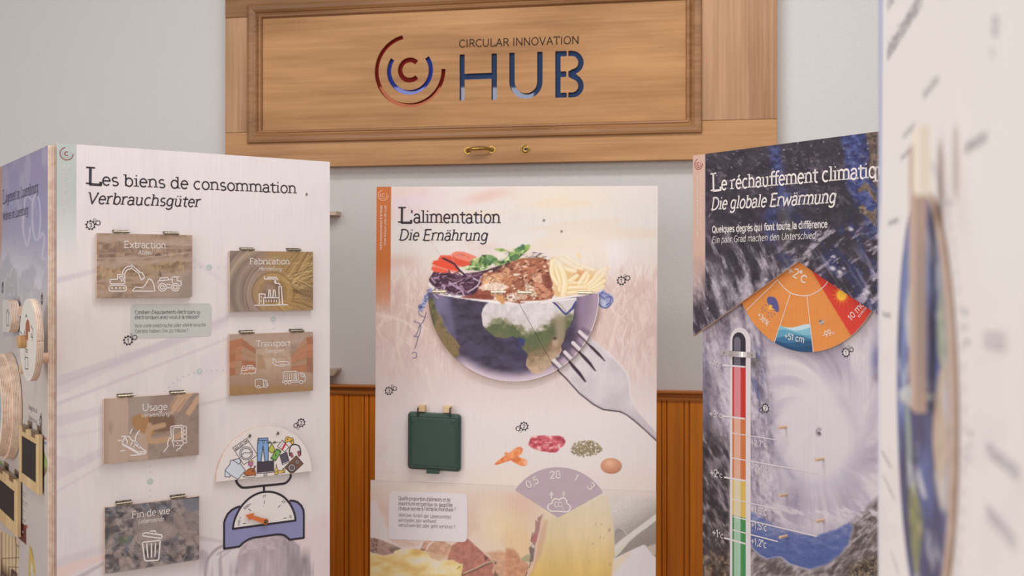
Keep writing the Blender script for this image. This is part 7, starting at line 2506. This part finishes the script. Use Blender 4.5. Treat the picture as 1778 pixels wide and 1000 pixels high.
bf.lathe_n((sx_, pv_[1]), [(.006, an1), (.006, an1 + .0026), (.004, an1 + .003), (.004, an1 + .0048), (.003, an1 + .0058)], 0, 6)
bf.build('pivot_bolt', plain('bright_zinc', (226, 229, 233), .22, .55, .8), arm)

# small grey lettering, too blurred to read: rows of short broken marks
GREY = plain('soft_grey_ink', (150, 144, 150), .7)
DGREY = plain('slate_grey_ink', (120, 116, 132), .7)
rr = random.Random(21)
def marks(name, rows, mat, wpx):
    for (x0, y0), (x1, y1), hgt in rows:
        bf = Buf(.0004)
        a, b = np.array(PF.p((x0, y0), .0004)), np.array(PF.p((x1, y1), .0004))
        L = np.linalg.norm(b - a)
        hm = PF.h((x0, y0), hgt, .0004)
        x = 0.0
        while x < L:
            w = hm * rr.uniform(.35, .7)
            p = a + (b - a) * min(1, x / L)
            k = rr.randint(0, 2)
            if k == 0:
                bf.stroke([(p[0], p[1]), (p[0], p[1] + hm * rr.uniform(.6, 1))], hm * .16)
            elif k == 1:
                bf.stroke([(p[0] + w * .5 * math.cos(q), p[1] + hm * .3 + hm * .3 * math.sin(q)) for q in np.linspace(.5, 5.6, 9)], hm * .14)
            else:
                bf.stroke([(p[0], p[1]), (p[0], p[1] + hm * .6), (p[0] + w * .6, p[1] + hm * .55), (p[0] + w * .6, p[1])], hm * .14)
            x += w + hm * (.18 if rr.random() > .18 else .5)
        bf.build(name, mat, near)
marks('title_lettering', [((1541, 104), (1600, 8), 30), ((1541, 20), (1551, 2), 26)], DGREY, 3)
marks('small_lettering', [((1603, 172), (1628, 142), 16), ((1569, 240), (1588, 222), 14), ((1563, 280), (1578, 266), 12)], GREY, 2)
marks('small_lettering', [((1674, 268), (1711, 246), 16), ((1676, 256), (1712, 234), 10)], GREY, 2)
marks('small_lettering', [((1542, 392), (1560, 386), 12), ((1532, 548), (1546, 552), 10)], GREY, 2)
marks('small_lettering', [((1708, 580), (1746, 586), 9), ((1708, 592), (1746, 599), 9), ((1708, 603), (1746, 611), 9)], GREY, 2)
marks('small_lettering', [((1713, 778), (1770, 826), 15), ((1714, 790), (1768, 838), 12)], GREY, 2)
marks('small_lettering', [((1712, 884), (1764, 946), 15), ((1713, 898), (1762, 960), 10)], GREY, 2)
marks('small_lettering', [((1531, 786), (1547, 816), 8), ((1533, 828), (1552, 868), 8), ((1546, 958), (1560, 1000), 8)], GREY, 2)
for x, y, k in ((1645, 355, 1), (1672, 545, 3), (1678, 800, 3)):
    marks('scale_figures', [((x + i * 2, y + i * 26 if x < 1675 else y - i * 22), (x + i * 2 + 5, (y + i * 26 if x < 1675 else y - i * 22) + 2), 13) for i in range(k)], DGREY, 2)
bf = Buf(.0004)                                           # cog-like mark near the top
for (x, y, r) in ((1727, 45, 22), (1722, 92, 10)):
    c_ = PF.p((x, y), .0004)
    R = PF.h((x, y), r, .0004)
    bf.stroke(arc(c_[0], c_[1], R * .7, R * .7, 0, 360, 20)[:-1], R * .22, 0, True)
bf.build('gear_icon', DGREY, near)

# ------------------------------------------------------------------ far left board: housing, turned away to the left
dirx, diry = CX + 425.0, -F
Lh = math.hypot(dirx, diry)
dv = np.array([dirx, diry]) / Lh                       # runs to the right and towards the eye
nv = np.array([dv[1], -dv[0]])
edge = corner + np.array([-.0015, -.0005]) + nv * 0.0165
HW_ = g_s1
PH = Plane(edge[0] - dv[0] * HW_, edge[1] - dv[1] * HW_, dv[0], dv[1])
home = thing('exhibition_board', 'bluish board about housing with two hinged slates, turned away at the far left', 'exhibition board', PH)
h_t1 = PH.p((85, 251.6))[1]
H1 = HW_


def paint_home(c):
    X, Y = c.X, c.Y
    c.c = c.ramp(Y + .25 * (85 - X), [(260, (140, 131, 158)), (370, (142, 136, 166)), (430, (158, 152, 172)), (500, (176, 170, 176)), (560, (186, 178, 176)), (700, (190, 181, 176)), (1000, (184, 174, 171))]) / 255.0
    c.mix((168, 160, 176), .5 * sstep(.5, .7, fbm(X / 9, Y / 40, 4, 160)) * (1 - sstep(440, 560, Y)))
    c.mix((196, 192, 200), .75 * sstep(.45, .62, fbm(X / 14, Y / 34, 4, 162)) * np.exp(-((Y - 455 - X * .6) / 40) ** 2))
    cl = (204, 198, 210)
    for pts in ([(54, 346), (49, 342), (44, 345), (41, 370), (40, 395), (43, 415), (47, 426), (51, 412), (52, 395)], [(62, 338), (57, 350), (56, 375), (57, 398), (62, 416), (67, 412), (70, 385), (69, 355), (65, 340), (61, 339)], [(71, 412), (74, 404), (77, 412), (76, 428), (73, 446), (77, 450)]):
        c.line(pts, 2.4, cl, .6, 1.1, True)
    # brown stripe down the left edge, fading out half way
    c.mix((172, 134, 118), np.clip((3.2 - X) / 1.0 + .5, 0, 1) * (1 - sstep(400, 480, Y)))
    # grey cloud and grey map outline
    c.poly([(6, 584), (7, 500), (9, 482), (13, 475), (17, 480), (19, 468), (24, 461), (30, 470), (32, 510), (36, 512), (38, 540), (37, 583), (22, 584)], (172, 166, 170), 1, 1)
    c.line([(8, 520), (8, 488), (13, 475), (17, 482), (20, 467), (25, 462), (31, 475), (32, 512), (36, 512), (38, 540)], 1.1, (206, 202, 206), .8, .5)
    c.line([(17, 508), (17, 513)], 1.6, cl, .8, .5); c.line([(18, 495), (22, 495)], 1.4, cl, .8, .5); c.line([(24, 506), (24, 513)], 1.2, cl, .8, .5)
    c.poly([(21, 643), (23, 662), (25, 690), (29, 700), (28, 720), (24, 730), (20, 726), (18, 690), (19, 660)], (140, 130, 138), 1, .8)
    c.line([(20, 690), (23, 692), (27, 700)], 1.2, (206, 202, 206), .8, .5)
    # grey text rows
    for x0, x1, y, d in ((40, 52, 503, 2), (43, 52, 519, 2), (15, 33, 617, 1), (15, 31, 631, 2)):
        for k in range(3):
            c.line([(x0, y + k * 2.4 - 3), (x1, y + k * 2.4 - 3 + d)], .8, (150, 142, 146), .5, .5)
    # green leaf card, red block, small flags, yellow shape, picture of a room
    c.poly([(74.5, 779), (82, 800), (82, 817), (74.5, 832), (68.5, 812), (68.5, 795)], (118, 134, 84), 1, .8, False, lambda x, y, col: c.ramp(np.clip((y - 780) / 50 + .3 * (fbm(x / 3, y / 5, 3, 3) - .5), 0, 1), [(0, (104, 128, 70)), (.5, (140, 164, 104)), (.7, (136, 120, 92)), (1, (118, 96, 82))]))
    c.poly([(77, 759), (80.5, 760), (80.5, 763.5), (77, 762.5)], (150, 64, 64), .9, .5)
    c.poly([(77, 766.5), (80.5, 767.5), (80.5, 772), (77, 771)], (112, 116, 160), .9, .5)
    c.poly([(31, 903), (44, 912), (47.5, 912), (47.5, 917), (45.6, 917), (45.6, 946), (29, 931)], (92, 42, 40), 1, .7)
    c.poly([(44, 912), (47.5, 912), (47.5, 917), (44, 917)], (160, 70, 60), 1, .5)
    c.line([(35, 912), (38, 915)], 1.4, (216, 208, 206), .9, .4); c.line([(38, 922), (39.5, 924)], 2.2, (216, 208, 206), .9, .4)
    for a in ([(36, 902), (39, 900), (42, 903)], [(41, 907), (45, 903)]):
        c.line(a, 1.2, (110, 100, 104), .8, .4)
    c.poly([(51, 944), (55, 952), (61, 985), (62, 1002), (56, 990), (54, 972), (53, 1002), (49, 1002)], (186, 160, 86), 1, .7)
    c.poly([(54, 975), (57, 984), (56, 998), (53, 990)], (196, 188, 186), 1, .5)
    c.line([(54, 950), (59, 970)], .8, (90, 80, 70), .8, .4)
    def rm(x, y, col):
        return c.ramp(np.clip(.5 + .6 * np.sin(x * 1.1) + .6 * (fbm(x / 2, y / 20, 3, 5) - .5), 0, 1), [(0, (176, 152, 120)), (1, (206, 184, 148))])
    c.poly([(-30, 905), (20, 930), (28, 935), (34, 945), (33, 970), (30, 990), (28, 1015), (-30, 1015)], (196, 172, 136), 1, 1, False, rm)
    for p in ([(26, 932), (29, 950), (27, 1000)], [(2, 925), (2, 990)], [(0, 970), (33, 968)], [(0, 983), (32, 985)], [(28, 945), (33, 950)]):
        c.line(p, 1.1, (84, 62, 54), .9, .5)
    c.poly([(-30, 992), (8, 990), (22, 988), (30, 996), (28, 1015), (-30, 1015)], (70, 44, 40), 1, 1.5)
    c.poly([(-10, 796), (2, 800), (10, 815), (6, 822), (-10, 818)], (122, 136, 84), 1, 1)


tv = PH.p((40, 1012))[1]
gs = np.linspace(0, H1, 220)
hst = PH.h((60, 600), 1.2)
gtv = np.concatenate([np.linspace(h_t1, tv, int((h_t1 - tv) / hst)), np.linspace(tv, .012, 24)[1:]])
painted('board', PH, *np.meshgrid(gs, gtv), 0.0, -.0165, paint_home, home)

bf = Buf()
text(bf, PH, 'L', (4.4, 354.4), (10, 351.6), 24, n=.0004, weight=.07, serif=True, round_caps=False)
text(bf, PH, 'ogement au Luxembourg', (10, 351.6), (66, 333.6), 17, n=.0004, weight=.075, serif=True, round_caps=False)
text(bf, PH, 'Wohnen im Luxemburg', (4.6, 383), (48.6, 371.6), 14.5, n=.0004, weight=.075, serif=True, round_caps=False, slant=.15)
bf.build('title_lettering', plain('violet_grey_ink', (78, 72, 92)), home)
bf = Buf()
text(bf, PH, 'Usage du sol', (49, 709.5), (64.5, 717.5), 8, n=.0004, weight=.07)
text(bf, PH, 'Bodennutzung', (49.5, 727), (64, 736), 7, n=.0004, weight=.06, slant=.15)
bf.build('small_lettering', INK2, home)
bf = Buf()
for k, (x0, x1, y0, d) in enumerate(((34, 46, 850, 9), (34, 47.5, 865, 11), (34, 43, 880, 9))):
    for j in range(1):
        pstroke(bf, PH, [(x0, y0 + j * 5), (x1, y0 + d + j * 5)], 1.6, .0004, caps=False)
        pstroke(bf, PH, [(x0, y0 + 4), (x1 - 2, y0 + 4 + d)], 1.3, .0004, caps=False)
bf.build('caption_lines', plain('pale_grey_ink', (146, 138, 142)), home)
gear(PH, home, (73, 520), 9, '2', [(73.5, 512, 4)], 0)
gear(PH, home, (4.6, 500), 9, '1', [(5.6, 493, 4)], 0)
gear(PH, home, (71, 731), 9.5, '3', [(71.5, 722, 4.5)], 0)
gear(PH, home, (27.5, 650), 7, '4', [(28.5, 660, 3.6)], 0)


def slate(tl, tr, br, bl, lab):
    n0, n1 = .004, .014
    s0, s1, t0, t1 = PH.rect(tl, tr, br, bl, n1)
    fw = (s1 - s0) * .105
    bf = Buf()
    for a, b, c, d in ((s0, s1, t1 - fw, t1), (s0, s1, t0, t0 + fw), (s0, s0 + fw, t0 + fw, t1 - fw), (s1 - fw, s1, t0 + fw, t1 - fw)):
        bf.box(a, b, c, d, n0, n1, bev=.0015)
    fr = bf.build('slate_frame', FRAME, home)
    fr['label'] = lab
    bf = Buf()
    bf.box(s0 + fw * .8, s1 - fw * .8, t0 + fw * .8, t1 - fw * .8, n0 + .002, n1 - .003)
    bf.build('slate', SLATE, fr)
    L = s1 - s0
    for f in (.2, .68):
        bf = Buf()
        a, b = s0 + L * f, s0 + L * (f + .2)
        bf.tube([(a, t1 + .004, n1 - .003), (b, t1 + .004, n1 - .003)], .0042, 0, 10)
        bf.box(a, b, t1 + .002, t1 + .016, 0.0, .002)
        bf.box(a + L * .02, b - L * .02, t1 - .009, t1 + .003, n1, n1 + .0014)
        bf.build('hinge', METAL, fr)


FRAME = wood('slate_frame_pine', (212, 184, 140), (188, 156, 112), 'z', 1.2)
SLATE = plain('slate_black', (34, 31, 34), .55, var=.1)
slate((32.5, 741), (65.5, 753), (65.8, 858), (32.5, 835.5), 'upper black slate in a pine frame')
slate((-9, 813), (29.6, 829.5), (27.6, 931), (-9, 897), 'lower black slate in a pine frame')

# dial disc standing off the board on dowels
ND0, ND1 = .036, .050
dc = PH.p((48.4, 590), ND1)
dr = PH.h((48.4, 590), 71.5, ND1)


def paint_dial(c):
    X, Y = c.X, c.Y
    c.fill((206, 199, 192))
    s, t = PH.st(X, Y, ND1)
    u, v = (s - dc[0]) / dr, (t - dc[1]) / dr
    r, a = np.hypot(u, v), np.arctan2(v, u)
    c.mix((120, 112, 114), .8 * ((np.abs(r - .42) < .05) & (np.sin(a * 5) > .75) & (v > -.1)))
    c.mix((60, 54, 58), .9 * ((np.abs(u + .2) < .28) & (np.abs(v + .32) < .2) & ~((np.abs(u + .2) < .22) & (np.abs(v + .32) < .16))) * 0)
    c.mix((168, 160, 158), .6 * ((np.abs(r - .86) < .012) & (v < -.6) & (np.sin(a * 60) > -.3)))
    c.mix((168, 160, 158), .6 * ((np.abs(r - .79) < .012) & (v < -.58) & (np.sin(a * 70) > -.2)))
    hole = (np.hypot((u + .02) / .26, (v - .24) / .26) < 1)
    c.mix((150, 92, 66), 1.0 * hole)
    c.mix((206, 196, 186), 1.0 * (hole & (v < .2) & (u > .02)))


ang = np.linspace(0, 2 * math.pi, 200)[None, :]
rad = np.linspace(1, .01, 90)[:, None] * dr
dial_o = painted('dial_disc', PH, dc[0] + rad * np.cos(-ang), dc[1] + rad * np.sin(-ang), ND1, ND0, paint_dial, home)
dial_o['label'] = 'round plywood dial with a wooden knob'
bf = Buf()
kc = PH.p((44.5, 593), ND1)
bf.lathe_n(kc, [(.0135, ND1), (.0145, ND1 + .004), (.0145, ND1 + .013), (.0125, ND1 + .016)], 0, 20)
bf.build('knob', wood('knob_oak', (198, 156, 108), (168, 124, 80), 'z'), dial_o)
bf = Buf()
for x, y in ((66.5, 622), (48, 640), (48, 540)):
    cc = PH.p((x, y), .02)
    bf = Buf()
    bf.lathe_n(cc, [(.012, 0), (.012, ND0 + .0005)], 0, 16)
    bf.build('standoff_dowel', PEGW, dial_o)
bf = Buf()
n_ = ND1 + .0005
q_ = [(43.4, 620), (48.2, 621), (48.6, 641), (43.8, 640)]
pstroke(bf, PH, q_, 1.4, n_, True)
for p in ([(35, 575), (38, 580)], [(34, 591), (37.5, 592)], [(53, 565), (57, 572), (56, 592)], [(54, 585), (57, 586)], [(45, 606), (48, 608)], [(45, 610), (48, 612)]):
    pstroke(bf, PH, p, 1.3, n_)
text(bf, PH, 'A', (43.5, 551), (47.5, 551.5), 6, n=n_, weight=.12)
bf.build('dial_marks', INK, dial_o)

# pointer block beside it and a heavy plywood ring lower down, both cut by the picture's edge
NB0, NB1 = .006, .026
bf = Buf()
bc = PH.p((13.5, 549), NB1)
br_ = PH.h((13, 549), 28, NB1)
pts = arc(bc[0], bc[1], br_, br_, -90, 90, 18)
pts = [(p[0], p[1]) for p in pts] + [(bc[0] - .07, bc[1] + br_), (bc[0] - .07, bc[1] - br_)]
bf.prism(pts, NB0, NB1, 0, 1)
blk = bf.build('slider_block', [plain('pale_grey_print', (196, 188, 184), var=.02), PLY], home)
bf = Buf(NB1 + .0005)
pstroke(bf, PH, [(11, 543), (13, 537), (15.6, 544), (15, 545), (15, 565.5), (11.4, 565), (11.4, 544)], 1.2, NB1 + .0005, True)
bf.build('arrow_mark', INK, blk)
bf = Buf()
rc = PH.p((-9, 706), .04)
ro = PH.h((-9, 706), 92, .04)
for n0, n1, f in ((.002, .022, 1.0), (.022, .044, .93)):
    k_ = 64
    oo = [(rc[0] + ro * f * math.cos(2 * math.pi * i / k_), rc[1] + ro * f * math.sin(2 * math.pi * i / k_)) for i in range(k_)]
    ii = [(rc[0] + ro * .8 * math.cos(2 * math.pi * i / k_), rc[1] + ro * .8 * math.sin(2 * math.pi * i / k_)) for i in range(k_)]
    for i in range(k_):
        j = (i + 1) % k_
        bf.face([(*oo[i], n0), (*oo[j], n0), (*oo[j], n1), (*oo[i], n1)], 1)
        bf.face([(*ii[i], n0), (*ii[i], n1), (*ii[j], n1), (*ii[j], n0)], 1)
        bf.face([(*oo[i], n1), (*oo[j], n1), (*ii[j], n1), (*ii[i], n1)], 1)
        bf.face([(*oo[i], n0), (*ii[i], n0), (*ii[j], n0), (*oo[j], n0)], 1)
rg = bf.build('plywood_ring', [PLY, PLY], home)
bf = Buf()
bf.prism([(p[0], p[1]) for p in arc(rc[0], rc[1], ro * .81, ro * .81, 0, 351, 39)], .002, .038, 0)
bf.build('ring_picture', plain('sky_blue_print', (150, 172, 190), var=.05), rg)
